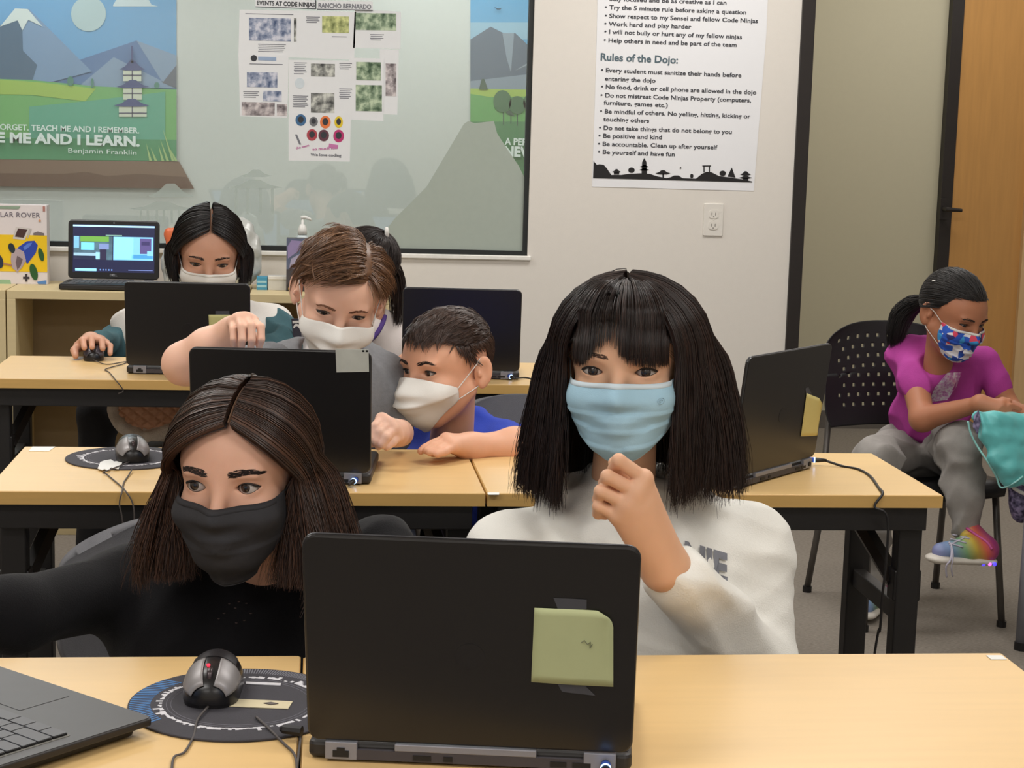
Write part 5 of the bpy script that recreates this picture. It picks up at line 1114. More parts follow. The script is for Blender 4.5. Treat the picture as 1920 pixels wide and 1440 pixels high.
def hand_auto(sd, W, f, up, side, sc, curl, wr=.020, spread=.10, thumbdir=None):
    """hand from wrist W; f to the fingers, up = back of hand, side = thumb side; curl = 4 lists of 3 angles (deg)"""
    W = np.array(W, float); f = np.array(f, float); f /= np.linalg.norm(f); up = np.array(up, float); up -= f*(up@f); up /= np.linalg.norm(up); s0 = np.cross(f, up); side = s0 if s0@np.array(side, float) > 0 else -s0
    base = [(.026, .080, 0), (.009, .084, .002), (-.009, .080, .001), (-.025, .071, -.003)]; seg = [(.038, .023, .018), (.042, .026, .019), (.039, .024, .018), (.030, .018, .016)]; rad_ = [.0092, .0094, .0090, .0080]
    F = []
    for i in range(4):
        b = W+(side*base[i][0]+f*base[i][1]+up*base[i][2])*sc; J = [(b, rad_[i]*sc)]; a = 0; p = b; sp = spread*(1.5-i)
        for j in range(3):
            a += math.radians(curl[i][j]); d = (f*math.cos(sp)+side*math.sin(sp))*math.cos(a)-up*math.sin(a); p = p+d*seg[i][j]*sc; J.append((p, rad_[i]*sc*(1-.10*(j+1))))
        F.append(J)
    td = thumbdir or [(.55, .75, -.35), (.75, .5, -.45), (.85, .2, -.45)]; p = W+(side*.016+f*.018-up*.006)*sc; T = [(p, .0125*sc)]
    for (a, b, c), L, r in zip(td, (.036, .030, .024), (.0112, .0100, .0085)):
        d = f*a+side*b+up*c; d /= np.linalg.norm(d); p = p+d*L*sc; T.append((p, r*sc))
    fingers(sd, W, wr*sc, F, thumb=T)
    return F, T
def legs_seated(parent, m, hipL, hipR, kneeL, kneeR, footL, footR, h=.007, r=(.072, .052, .040), shoem=None):
    pts = [hipL, hipR, kneeL, kneeR, footL, footR]; lo = np.min(pts, 0)-.11; hi = np.max(pts, 0)+.11; lo[2] = max(lo[2], .02); sd = Sdf(lo, hi, h)
    sd.cap(hipL, hipR, .095, .095, .03)
    for a, b, c in ((hipL, kneeL, footL), (hipR, kneeR, footR)): sd.cap(a, b, r[0], r[1], .03); sd.cap(b, c, r[1], r[2], .03)
    sd.disp(folds(30, .012, 5)); o = sdf_part('trousers', sd, m, parent, 1)
    for c, k in ((footL, kneeL), (footR, kneeR)):
        d = np.array([0, -1, 0.]); a = np.array([c[0], c[1]+.02, .035]); b = a+d*.15; b[2] = .028; s2 = Sdf(np.minimum(a, b)-.05*np.array([1, 1, 0])-np.array([0, 0, .04]), np.maximum(a, b)+.05, .005); s2.cap(a, b, .036, .032, .02); s2.cap(a, np.array([c[0], c[1], .09]), .036, .034, .02); s2.rbox((a+b)/2*np.array([1, 1, 0])+np.array([0, 0, .008]), (.034, .11, .009), .006, .004)
        sdf_part('shoe', s2, shoem or M_shoe, parent, 1)
M_shoe = mat('shoe_dark', (58, 56, 62), .6)
# ================================================================== the two girls in front
SK_A = skin_mat('skin_olive', (220, 170, 144)); SK_B = skin_mat('skin_warm', (224, 176, 144)); SK_C = skin_mat('skin_fair', (230, 184, 160)); SK_D = skin_mat('skin_boy', (226, 172, 142)); SK_E = skin_mat('skin_far', (206, 156, 130)); SK_G = skin_mat('skin_brown', (176, 118, 88))
M_eye = eye_mat('eye_brown', (46, 27, 20)); M_lash = mat('lash_black', (22, 16, 15), .6); M_white = mat('mask_white', (222, 220, 214), .8, var=.01, bump=.1, bscale=600)
M_loopw = mat('loop_white', (214, 212, 208), .7); M_loopk = mat('loop_black', (24, 24, 26), .7)
# ---- girl with the black mask
tA = thing('person', 'person with long dark brown hair and black mask in black sweater, leaning left', 'person', (-.02, 2.45, 0))
HA = Head(P3(414, 914, 2.13), -17, 4, -1.0, .97)
nkA = np.array([HA.c[0]+.035, HA.c[1]+.13, HA.c[2]-.185])
sd = Sdf(HA.c-np.array([.115, .125, .20]), HA.c+np.array([.135, .165, .135]), .0016); HA.build(sd, open_=.0066, ipd=.0338, slant=.05, crown=.074); HA.neck(sd, nkA, .040); V, Q = sd.mesh(2); HA.bvh(V, Q); del sd
shR = P3(232, 1108, 2.38); shL = P3(660, 1062, 2.42); elR = P3(20, 1150, 2.22); wrR = np.array([-.50, 2.08, .80])
sh = Sdf(np.array([-.68, 1.92, .75]), np.array([-.36, 2.22, .90]), .003); hand_auto(sh, wrR, (-.5, -.85, -.12), (0, 0, 1), (-1, .5, 0), .86, [[12, 20, 12]]*4, wr=.019); sh.cap(wrR, lerp(wrR, elR, .3), .021, .026, .01); V2, Q2 = sh.mesh(1)
body = link('body', arrmesh('body', np.concatenate([V, V2]), np.concatenate([Q, Q2+len(V)])), SK_A, tA, True, True)
HA.eyes(tA, M_eye, M_lash, (-9, -4)); HA.brows(tA, mat('brow_dark', (40, 27, 22), .7), 1.25, x0=.013, x1=.052, z0=.0185, zp=.0235, z1=.019, n=260, r=.00035, ang=.35)
M_mblk = mat('mask_black', (40, 39, 42), .8, var=.03, bump=.1, bscale=600)
face_mask('face_mask', HA, tA, M_mblk, 'pleat', 68, (-.020, -.021, -.011), -.130, edge=M_mblk, loopm=M_loopk, ridge=.010, pleats=(.50,))
HM_A = hair_mat('hair_darkbrown', (30, 21, 17), (72, 48, 36), .36)
pA, exA = long_hair('hair', HA, tA, HM_A, (60, 180), lambda a: (.150 if a < 0 else .165)+.02*math.cos(math.radians(a)*2), part_x=.10, vol=.018, top=.012, flare=lambda a: .034 if abs(a) < 120 else .015, n=6000, seed=3, el0=33, el1=100, wave=.012, side_gap=62, eq=-.2, r0=.00062, splay=3.0)
rg = np.random.default_rng(4)
for k in range(150):   # front locks swept from the parting across the forehead
    for s in (1, -1):
        st = rg.uniform(0, 1); r_ = np.array([.10+.03*s, -math.cos(math.radians(33+38*st)), math.sin(math.radians(33+38*st))]); e_ = np.array([s*math.sin(math.radians(62+10*rg.random())), -math.cos(math.radians(64)), .05*rg.random()-.22]); mid = np.array([s*(.52 if s < 0 else .56), -.80, .16+.45*st])
        for j in range(6):
            q = rg.normal(0, .014, 3); pts = [HA.rad(slerp(slerp(r_, mid+q, t), slerp(mid+q, e_, t), t), (.004+.009*math.sin(PI*t)+.006*t)*HA.sc) for t in np.linspace(0, 1, 9)]; p = pts[-1]; ow = HA.R @ np.array([s*.9, -.2, 0]); wv = rg.normal(0, .006); dirn = rg.uniform(-.9, 1.0) if s > 0 else rg.uniform(-.2, 1.1)
            for i in range(1, 8): pts.append(p+np.array([0, 0, -.020*i])+ow*(.0034*i*dirn+wv*math.sin(i*.9))+np.array([q[0]*.3, q[1]*.3, 0])*i*.4)
            pA.append((pts, .0006))
hair_part('hair', pA, HM_A, tA, .0006, exA, hi=hair_mat('hair_brown_light', (62, 40, 30), (112, 76, 56), .4))
b = MB(); b.tube([tuple(HA.rad(slerp(np.array([.10, -math.cos(math.radians(34)), math.sin(math.radians(34))]), np.array([.06, .1, 1.0]), t), .0125-.002*t)) for t in np.linspace(.02, .8, 12)], .0012, 5); part('hair_parting', b, mat('scalp_line_a', (128, 98, 78), .6), tA, world=True)
M_blkknit = mat('sweater_black', (14, 13, 16), .9, var=.06, spec=.25, sheen=.06, bump=.25, bscale=500)
sd = Sdf((-.62, 2.0, .42), (.40, 2.72, 1.06), .0055)
hipA = np.array([.0, 2.52, .57]); mid = (shL+shR)/2; ch = (nkA+mid)/2
sd.cap(shR, shL, .060, .062, 0); sd.cap(lerp(shR, shL, .3)+np.array([0, 0, -.06]), lerp(shR, shL, .7)+np.array([0, 0, -.06]), .10, .10, .06); sd.cap(mid+np.array([0, .0, -.06]), hipA, .135, .13, .08); sd.ell(mid+np.array([0, -.02, -.11]), (.165, .12, .15), .05); sd.cap(nkA, mid, .062, .09, .05)
sd.chain([shR, elR, wrR+np.array([0, .02, 0])], [.058, .046, .032], .03)
elL = np.array([shL[0]+.03, shL[1]-.06, .79]); wrL = np.array([.14, 2.16, .775]); sd.chain([shL, elL, wrL], [.062, .046, .034], .03)
cN = HA.w((0, .012, -.125)); sd.ell(cN+np.array([0, -.02, .02]), (.046, .045, .06), .02, sub=True)
sd.disp(folds(24, .03, 2, 3))
sw = sdf_part('sweater', sd, M_blkknit, tA, 2)
SWV = np.array([v.co[:] for v in sw.data.vertices]); SWB = BVHTree.FromPolygons([tuple(v+np.array(tA.location)) for v in SWV], [tuple(p.vertices) for p in sw.data.polygons])
b = MB()
for (x, y) in ((430, 1132), (448, 1128), (441, 1140), (462, 1131), (410, 1160), (443, 1168), (458, 1163), (420, 1150), (470, 1150)):
    h = SWB.ray_cast(Vector(tuple(CC)), Vector(tuple(_ray(x, y))).normalized())
    if h[0] is not None: b.lathe([(.0012, -.0006), (.0019, 0), (.0012, .0006)], 8, Matrix.Translation(h[0]))
if b.v: o = part('sequins', b, mat('sequin', (130, 112, 106), .3, .6), sw, world=True); o['kind'] = 'stuff'
M_jean = mat('jeans_dark', (44, 48, 60), .85, bump=.3, bscale=500); M_pantk = mat('trousers_black', (26, 26, 30), .85, bump=.2)
legs_seated(tA, M_pantk, hipA+np.array([-.09, .02, -.02]), hipA+np.array([.09, .02, -.02]), np.array([-.12, 2.16, .50]), np.array([.12, 2.16, .50]), np.array([-.13, 2.2, .08]), np.array([.13, 2.2, .08]))
cz = P3(395, 975, 2.70)
chair('grey backed chair behind the person in the black sweater', -.12, 2.52, .02, backm=M_chg, hi=cz[2]-.83, wide=.265)
# ---- girl with the blue mask
tB = thing('person', 'person with black bob and fringe, light blue mask, white hoodie, hand at chin', 'person', (.46, 2.55, 0))
HB = Head(P3(1160, 698, 2.20), -17, 2, -1.5, .99)
nkB = np.array([HB.c[0]+.015, HB.c[1]+.075, HB.c[2]-.18])
Wb = P3(1246, 1062, 2.105); q = lambda x, y, Y, r=12.5: (P3(x, y, Y), r*.00065)
elB = P3(1432, 1262, 2.26); shB = P3(1402, 1003, 2.36); shB2 = P3(995, 1018, 2.36)
lo = np.minimum(HB.c-np.array([.12, .13, .19]), P3(1110, 1090, 2.04)-.01); hi = HB.c+np.array([.13, .125, .135]); lo[2] = P3(1300, 1130, 2.1)[2]; hi[0] = max(hi[0], P3(1320, 1100, 2.1)[0])
sd = Sdf(lo, hi, .0016); HB.build(sd, open_=.0050, smile=.0016, ipd=.0345, slant=.05, jaw=1.0, crown=.074); HB.neck(sd, nkB, .040)
sB = Sdf(lo, hi, .0016)
FI = [[q(1207, 897, 2.062, 14), q(1160, 863, 2.055, 13), q(1151, 880, 2.075, 12), q(1168, 888, 2.09, 11)],
      [q(1191, 921, 2.058, 14), q(1139, 893, 2.052, 13), q(1133, 907, 2.072, 12), q(1150, 915, 2.088, 11)],
      [q(1173, 943, 2.060, 13.5), q(1126, 921, 2.056, 12.5), q(1122, 936, 2.074, 11.5), q(1140, 942, 2.09, 11)],
      [q(1155, 965, 2.066, 12.5), q(1122, 949, 2.064, 11.5), q(1121, 963, 2.08, 10.5), q(1136, 965, 2.092, 10)]]
TH = [q(1215, 985, 2.10, 19), q(1195, 930, 2.11, 15), q(1172, 895, 2.105, 14), q(1152, 868, 2.098, 12.5)]
fingers(sB, Wb, .024, FI, thumb=TH); sB.cap(Wb, P3(1190, 950, 2.075), .024, .021, .02); sB.cap(Wb, lerp(Wb, elB, .3), .025, .029, .012)
d2 = sB.D; h_ = np.maximum(.0006-np.abs(sd.D-d2), 0)/.0006; sd.D = np.minimum(sd.D, d2); del sB, d2, h_
V, Q = sd.mesh(2); HB.bvh(V, Q)
# a copy of the head alone is enough for hair and mask to sit on
sh = Sdf(HB.c-np.array([.12, .13, .19]), HB.c+np.array([.13, .125, .135]), .003); HB.build(sh, open_=.0050, smile=.0016, ipd=.0345, slant=.05, jaw=1.0, crown=.074); HB.neck(sh, nkB, .040); Vh, Qh = sh.mesh(2); HB.bvh(Vh, Qh); del sd, sh
link('body', arrmesh('body', V, Q), SK_B, tB, True, True)
HB.eyes(tB, M_eye, M_lash, (3, -2)); HB.brows(tB, mat('brow_soft', (70, 46, 34), .7), .8, z0=.019, zp=.024, z1=.021, n=80)
M_mblue = mat('mask_blue', (164, 202, 222), .8, var=.015, bump=.12, bscale=700); M_mband = mat('mask_band', (206, 220, 228), .8, var=.01)
mb_ = face_mask('face_mask', HB, tB, M_mblue, 'pleat', 68, (-.014, -.011, -.012), -.122, edge=M_mband, loopm=M_loopw, off=.006)
# faint round maker's mark on the mask
rw = HB.mrows; b = MB(); c0 = np.array(rw[7][33]); n_ = HB.R @ np.array([.55, -.83, 0]); ux = np.array(rw[7][36])-c0; ux /= np.linalg.norm(ux); uz = np.array([0, 0, 1.0])
b.tube([tuple(c0+n_*.0016+ux*.0055*math.cos(k*PI/10)+uz*.0042*math.sin(k*PI/10)) for k in range(21)], .0003, 4, cap=False); b.tube([tuple(c0+n_*.0016+ux*.003*math.cos(k*PI/6)+uz*.0018*math.sin(k*PI/6)) for k in range(10)], .0003, 4, cap=False)
part('embossed_mark', b, mat('mark_grey', (140, 168, 184), .8), mb_, world=True)
HM_B = hair_mat('hair_black', (20, 14, 13), (46, 31, 26), .34)
pB, exB = long_hair('hair', HB, tB, HM_B, (46, 180), lambda a: .190+(-.012 if a > 0 else 0.0), part_x=0.0, vol=lambda a: .012+(.024 if a > 0 else .015)*min(1, max(0, (abs(a)-56)/32)), top=.010, flare=lambda a: .002+(.022 if a < 0 else .028)*min(1, max(0, (abs(a)-56)/30)) if abs(a) < 130 else .02, n=6500, seed=8, el0=74, el1=100, wave=.007, side_gap=60, r0=.0007, eq=-.12)
pB += bangs(HB, -74, 74, lambda u: .009+.030*math.exp(-((u+8)/14)**2), 2400, 5, .0006, gaps=((-22, 2),), el=84, lift=.012)
hair_part('hair', pB, HM_B, tB, .0007, exB, hi=hair_mat('hair_black_warm', (30, 20, 18), (66, 44, 36), .36))
M_hood = mat('hoodie_white', (232, 230, 223), .9, var=.015, sheen=.2, bump=.3, bscale=450)
sd = Sdf((.08, 2.0, .40), (.86, 2.72, 1.02), .0050); mid = (shB+shB2)/2; hipB = np.array([.47, 2.56, .57])
shB_ = shB+np.array([0, 0, -.02]); shB2_ = shB2+np.array([0, 0, -.02])
sd.cap(shB_, shB2_, .070, .070, 0); sd.cap(lerp(shB, shB2, .25)+np.array([0, 0, -.09]), lerp(shB, shB2, .75)+np.array([0, 0, -.09]), .115, .115, .06); sd.cap(mid+np.array([0, .02, -.1]), hipB, .15, .15, .08); sd.ell(mid+np.array([0, -.03, -.17]), (.19, .13, .17), .06)
sd.cap(nkB+np.array([0, .0, -.05]), mid, .075, .10, .05)
Dt = sd.D.copy(); cuff = lerp(Wb, elB, .14); sd.chain([shB_, elB+np.array([0, .0, .0]), cuff], [.066, .054, .043], .025); sd.cap(lerp(Wb, elB, .12), lerp(Wb, elB, .26), .045, .045, .006)
elB2 = np.array([shB2[0]-.035, shB2[1]-.03, .80]); sd.chain([shB2_, elB2, np.array([.24, 2.20, .79])], [.068, .056, .040], .03)
# hood collar around the neck
for a in np.linspace(0, 2*PI, 25)[:-1]:
    a2 = a+2*PI/24; f_ = lambda t: nkB+np.array([.105*math.sin(t), -.080*math.cos(t)+.01, -.022-.045*(math.cos(t) > 0)*math.cos(t)+.015*(math.cos(t) < 0)]); sd.cap(f_(a), f_(a2), .024, .024, .010)
sd.disp(folds(30, .032, 11, 3)); sd.disp(folds(70, .008, 4, 4))
ho = sdf_part('hoodie', sd, M_hood, tB, 1)
sd.D = Dt; sd.disp(folds(30, .032, 11, 3)); sd.disp(folds(70, .008, 4, 4)); Vt, Qt = sd.mesh(1); HOV = BVHTree.FromPolygons([tuple(v) for v in Vt], [tuple(q_) for q_ in Qt])     # the chest alone, so that the sleeve can cover the print
def project_text(bv, s, x0, y0, x1, y1, h, capm, parent, name='lettering', bold=.04, skew=0, xyoff=(0, 0)):
    v, f = _text_mesh(s, bold); xs = [p[0] for p in v]; a0, a1 = min(xs), max(xs); out = []
    for p in v:
        t = (p[0]-a0)/(a1-a0); X = x0+(x1-x0)*t+skew*p[1]; Y = y0+(y1-y0)*t-p[1]/.7*h; d = Vector(tuple(_ray(X, Y))).normalized(); hh = bv.ray_cast(Vector(tuple(CC)), d)
        out.append(tuple(hh[0]-d*.0060) if hh[0] is not None else tuple(CC+_ray(X, Y)*2.3))
    ok = []
    for q in f:
        P = [Vector(out[i]) for i in q]; ys = [p.y for p in P]
        ok.append(q)
    b = MB(); b.add(out, ok); return part(name, b, capm, parent, world=True)
project_text(HOV, 'NIE', 1284, 1068, 1364, 1092, 52, mat('print_grey', (120, 122, 130), .7, var=.1, scale=40), ho, bold=.05, skew=0)
b = MB()
for pts in ([(1085, 925), (1080, 960), (1088, 1000), (1080, 1012)], [(1215, 935), (1222, 960), (1214, 990)]):
    P_ = []
    for (x, y) in pts:
        d = Vector(tuple(_ray(x, y))).normalized(); hh = HOV.ray_cast(Vector(tuple(CC)), d)
        if hh[0] is not None: P_.append(tuple(hh[0]-d*.003))
    if len(P_) > 1: b.tube(smooth_path(P_), .0030, 8)
if b.v and False: part('drawstring', b, M_hood, ho, world=True)
legs_seated(tB, M_jean, hipB+np.array([-.1, .02, -.02]), hipB+np.array([.1, .02, -.02]), np.array([.34, 2.18, .50]), np.array([.58, 2.18, .50]), np.array([.33, 2.2, .08]), np.array([.6, 2.2, .08]))
chair('black chair hidden behind the person in the white hoodie', .47, 2.62, 0, hi=-.12)
# ================================================================== boy with swept brown hair
def body_part(name, sds, m, parent, smooth=2):
    return sdf_part(name, sds, m, parent, smooth)
tC = thing('person', 'person with swept brown hair, white mask and grey shirt, hand on laptop lid', 'person', (.02, 3.75, 0))
HC = Head(P3(639, 592, 3.44), 1, 24, 9, 1.02)
Y0 = 3.44
nkC = np.array([HC.c[0]+.004, HC.c[1]+.115, HC.c[2]-.165])
rC = lambda x, y, Y, r: (P3(x, y, Y), r*3.3/3300)
elC = P3(345, 682, 3.24); WC = P3(436, 622, 3.20); shC = P3(545, 705, 3.55); shC2 = P3(722, 722, 3.56)
lo = HC.c-np.array([.13, .15, .19]); hi = HC.c+np.array([.13, .16, .14]); sd = Sdf(lo, hi, .0022); HC.build(sd, open_=.0036, smile=.0020, ipd=.0325, slant=.0, ears=1.6, crown=.078); HC.neck(sd, nkC, .042); V, Q = sd.mesh(2); HC.bvh(V, Q)
l2 = P3(290, 720, 3.22); h2 = P3(510, 580, 3.3); s2 = Sdf(np.minimum(l2, h2)-np.array([0.02, .14, .02]), np.maximum(l2, h2)+np.array([.06, .06, .03]), .0024)
FC = [[rC(474, 602, 3.16, 8.5), rC(489, 613, 3.125, 7.4), rC(490, 636, 3.115, 6.8), rC(486, 650, 3.125, 6.2)],
      [rC(461, 597, 3.155, 8.5), rC(471, 611, 3.12, 7.6), rC(472, 637, 3.110, 7), rC(470, 652, 3.12, 6.4)],
      [rC(448, 598, 3.155, 8.5), rC(453, 613, 3.12, 7.5), rC(454, 637, 3.110, 7), rC(453, 650, 3.12, 6.3)],
      [rC(436, 604, 3.16, 7.8), rC(437, 618, 3.13, 7), rC(438, 636, 3.12, 6.4), rC(438, 646, 3.128, 6)]]
fingers(s2, WC, .019, FC, thumb=[rC(455, 622, 3.19, 12), rC(474, 632, 3.17, 10), rC(486, 642, 3.15, 9)])
s2.chain([WC, lerp(WC, elC, .5), elC], [.024, .034, .036], .02); s2.cap(elC, lerp(elC, shC, .35), .037, .043, .02)
V2, Q2 = s2.mesh(2)
W2 = P3(742, 812, 3.28); l2 = P3(690, 850, 3.15); h2 = P3(775, 760, 3.4); s3 = Sdf(np.minimum(l2, h2)-np.array([.01, .02, .03]), np.maximum(l2, h2)+np.array([.03, .05, .02]), .0022)
FR = [[rC(716, 786, 3.235, 10), rC(703, 800, 3.20, 9), rC(697, 822, 3.19, 8), rC(698, 832, 3.20, 7.5)],
      [rC(728, 795, 3.22, 10), rC(713, 811, 3.19, 9), rC(706, 828, 3.185, 8), rC(710, 837, 3.19, 7.5)],
      [rC(738, 806, 3.215, 9.5), rC(724, 820, 3.185, 9), rC(716, 834, 3.18, 8)],
      [rC(746, 818, 3.22, 9), rC(735, 830, 3.195, 8.5), rC(725, 838, 3.185, 7.5)]]
fingers(s3, W2, .021, FR, thumb=[rC(705, 805, 3.25, 11), rC(694, 818, 3.24, 10)]); s3.cap(W2, P3(750, 812, 3.37), .022, .027, .01)
V3, Q3 = s3.mesh(2)
link('body', arrmesh('body', np.concatenate([V, V2, V3]), np.concatenate([Q, Q2+len(V), Q3+len(V)+len(V2)])), SK_C, tC, True, True)
HC.eyes(tC, M_eye, M_lash, (0, 6)); HC.brows(tC, mat('brow_brown', (120, 80, 58), .7), .8, z0=.014, zp=.020, z1=.015, n=80, r=.0005)
face_mask('face_mask', HC, tC, M_white, 'kf', 62, (-.012, -.010, -.030), -.128, edge=None, loopm=M_loopw, ear=(.084, .018, .0), beak=.020)
HM_C = hair_mat('hair_chestnut', (62, 40, 26), (136, 96, 66), .38, stretch=(30, 30, 30))
pc_, ec_ = short_hair('hair', HC, tC, HM_C, lambda d: (-.9, -.55-.3*d[0], .25) if d[0] < .42 else (.15, .35, -1.0), top_len=.068, side_len=.016, n=10000, seed=3, low=-2, r0=.00075, lift=.50, cap_off=.006)
hair_part('hair', pc_, HM_C, tC, .0007, ec_, hi=hair_mat('hair_chestnut_light', (104, 72, 48), (168, 126, 90), .4, stretch=(30, 30, 30)))
M_greytee = mat('tee_grey', (128, 130, 134), .9, var=.08, scale=120, bump=.25, bscale=500)
sd = Sdf((-.42, 3.1, .42), (.42, 3.98, .99), .0055); hipC = np.array([.05, 3.80, .57]); mid = (shC+shC2)/2
sd.cap(shC, shC2, .062, .062, 0); sd.cap(mid+np.array([0, .03, -.04]), hipC, .125, .13, .08); sd.cap(nkC+np.array([0, .01, -.03]), mid, .065, .09, .05); sd.ell(mid+np.array([0, .02, -.09]), (.15, .12, .13), .05)
sd.cap(shC, lerp(shC, elC, .42), .062, .052, .03); el2 = P3(742, 806, 3.52); sd.cap(shC2, el2, .060, .047, .03)
sd.ell(HC.w((0, .01, -.135)), (.055, .055, .05), .015, sub=True); sd.disp(folds(24, .06, 21, 3)); sd.disp(folds(70, .008, 3, 5))
sdf_part('shirt', sd, M_greytee, tC, 1)
legs_seated(tC, M_jean, hipC+np.array([-.09, 0, -.02]), hipC+np.array([.09, 0, -.02]), np.array([-.10, 3.50, .50]), np.array([.17, 3.50, .50]), np.array([-.1, 3.56, .08]), np.array([.17, 3.56, .08]))
chair('black chair behind the brown haired boy at the middle table', .04, 3.86, 0.05, hi=-.15)
# ================================================================== boy in the blue shirt
tD = thing('person', 'person with short dark hair, white mask and royal blue shirt, arm on table', 'person', (.36, 3.78, 0))
HD = Head(P3(782, 698, 3.48), -50, 6, -2, 1.02)
nkD = np.array([HD.c[0]+.02, HD.c[1]+.075, HD.c[2]-.17])
rD = lambda x, y, Y, r: (P3(x, y, Y), r*3.4/3300)
WD = P3(882, 838, 3.345); elD = P3(1045, 832, 3.42); shD = P3(945, 838, 3.66); shD2 = P3(785, 850, 3.72)
sd = Sdf(HD.c-np.array([.14, .14, .20]), HD.c+np.array([.15, .14, .135]), .0022); HD.build(sd, open_=.0048, ipd=.0310, slant=.03, ears=1.3, crown=.078); HD.neck(sd, nkD, .040); V, Q = sd.mesh(2); HD.bvh(V, Q)
l2 = P3(770, 870, 3.25); h2 = P3(1080, 800, 3.5); s2 = Sdf(np.minimum(l2, h2)-np.array([.01, .01, .01]), np.maximum(l2, h2)+np.array([.03, .02, .04]), .0024)
FD = [[rD(836, 823, 3.315, 9.5), rD(812, 832, 3.295, 8.5), rD(796, 840, 3.285, 7.5), rD(789, 846, 3.28, 7)],
      [rD(838, 827, 3.30, 9.5), rD(814, 837, 3.28, 8.5), rD(800, 845, 3.27, 7.5)],
      [rD(842, 833, 3.29, 9.5), rD(822, 843, 3.265, 8.5), rD(806, 848, 3.258, 7.5)],
      [rD(850, 838, 3.285, 9), rD(834, 847, 3.26, 8), rD(820, 851, 3.25, 7.5)]]
fingers(s2, WD, .021, FD, thumb=[rD(852, 836, 3.33, 11), rD(828, 844, 3.325, 9.5), rD(812, 849, 3.315, 8.5)])
s2.chain([WD, lerp(WD, elD, .5), elD], [.023, .033, .036], .02); s2.cap(elD, lerp(elD, shD, .5), .036, .040, .02)
V2, Q2 = s2.mesh(2)
link('body', arrmesh('body', np.concatenate([V, V2]), np.concatenate([Q, Q2+len(V)])), SK_D, tD, True, True)
HD.eyes(tD, M_eye, M_lash, (-6, 2)); HD.brows(tD, mat('brow_dark', (40, 27, 22), .7), 1.0, z0=.017, zp=.023, z1=.018, n=100, r=.0005)
face_mask('face_mask', HD, tD, M_white, 'kf', 64, (-.010, -.006, -.034), -.122, loopm=M_loopw, ear=(.082, .018, -.002), beak=.032)
HM_D = hair_mat('hair_boy_dark', (42, 29, 24), (84, 60, 48), .42, stretch=(30, 30, 30))
pd_, ed_ = short_hair('hair', HD, tD, HM_D, lambda d: (.2, -.9, .1) if d[2] > .35 else (0, .5 if d[1] > -.2 else -.1, -1.0), top_len=.038, side_len=.016, n=9500, seed=5, low=-3, r0=.0007, lift=.30, cap_off=.005)
hair_part('hair', pd_, HM_D, tD, .0007, ed_)
M_blue = mat('tee_blue', (38, 66, 184), .85, var=.05, bump=.25, bscale=500)
sd = Sdf((.0, 3.36, .36), (.66, 3.98, .93), .0055); hipD = np.array([.40, 3.88, .56]); mid = (shD+shD2)/2; up_ = np.array([0, 0, .02])
sd.cap(shD, shD2, .056, .056, 0); sd.cap(mid+np.array([0, .02, -.05]), hipD, .12, .13, .08); sd.cap(nkD+np.array([0, .01, -.035]), mid, .062, .085, .05); sd.cap(shD, lerp(shD, elD, .62), .058, .048, .03); sd.cap(shD2, P3(742, 900, 3.52), .055, .045, .03)
sd.ell(HD.w((0, .0, -.14)), (.05, .05, .045), .015, sub=True); sd.disp(folds(26, .06, 31, 3)); sdf_part('shirt', sd, M_blue, tD, 1)
legs_seated(tD, M_pantk, hipD+np.array([-.08, 0, -.03]), hipD+np.array([.08, 0, -.03]), np.array([.27, 3.55, .46]), np.array([.46, 3.55, .46]), np.array([.27, 3.6, .08]), np.array([.46, 3.6, .08]))
cz = P3(990, 787, 3.96)
chair('grey backed chair behind the boy in the blue shirt', .50, 3.88, .06, backm=M_chg, hi=cz[2]-.80, wide=.20)
# ================================================================== far girl at the back left table
tE = thing('person', 'person with black chin-length parted hair and white mask, hand on a mouse', 'person', (-.33, 5.05, 0))
HE = Head(P3(392, 497, 4.90), 4, 16, 2, 1.10)
nkE = np.array([HE.c[0], HE.c[1]+.09, HE.c[2]-.175])
sd = Sdf(HE.c-np.array([.13, .14, .20]), HE.c+np.array([.13, .15, .15]), .0028); HE.build(sd, open_=.0042, ipd=.0325, slant=.06); HE.neck(sd, nkE, .040); V, Q = sd.mesh(2); HE.bvh(V, Q)
mo = np.array(MOUSE3); WE = mo+np.array([-.018, .085, .035]); hx = lambda dx, dy, dz, r: (mo+np.array([dx, dy, dz]), r)
s2 = Sdf(mo-np.array([.09, .10, .003]), mo+np.array([.16, .20, .10]), .0024)
FE = [[hx(-.030, .020, .046, .0092), hx(-.026, -.010, .050, .0085), hx(-.020, -.034, .034, .0075)], [hx(-.010, .022, .050, .0092), hx(-.004, -.010, .054, .0085), hx(.0, -.036, .036, .0075)],
      [hx(.010, .022, .048, .0092), hx(.022, -.006, .050, .0085), hx(.026, -.030, .032, .0075)], [hx(.028, .026, .040, .0085), hx(.042, .004, .036, .0078), hx(.044, -.018, .018, .007)]]
fingers(s2, WE, .022, FE, thumb=[hx(-.042, .030, .030, .0125), hx(-.050, .004, .022, .011), hx(-.044, -.022, .012, .009)])
elE = P3(200, 655, 4.98)+np.array([.02, .06, .0]); s2.cap(WE, lerp(WE, elE, .5), .022, .026, .01); V2, Q2 = s2.mesh(2)
link('body', arrmesh('body', np.concatenate([V, V2]), np.concatenate([Q, Q2+len(V)])), SK_E, tE, True, True)
HE.eyes(tE, M_eye, M_lash, (0, 8)); HE.brows(tE, mat('brow_dark', (40, 27, 22), .7), .9, z0=.017, zp=.022, z1=.020, n=70, r=.0006)
face_mask('face_mask', HE, tE, M_white, 'pleat', 64, (-.022, -.016, -.014), -.120, edge=M_white, loopm=M_loopw)
HM_E = hair_mat('hair_jet', (14, 11, 12), (34, 27, 26), .32)
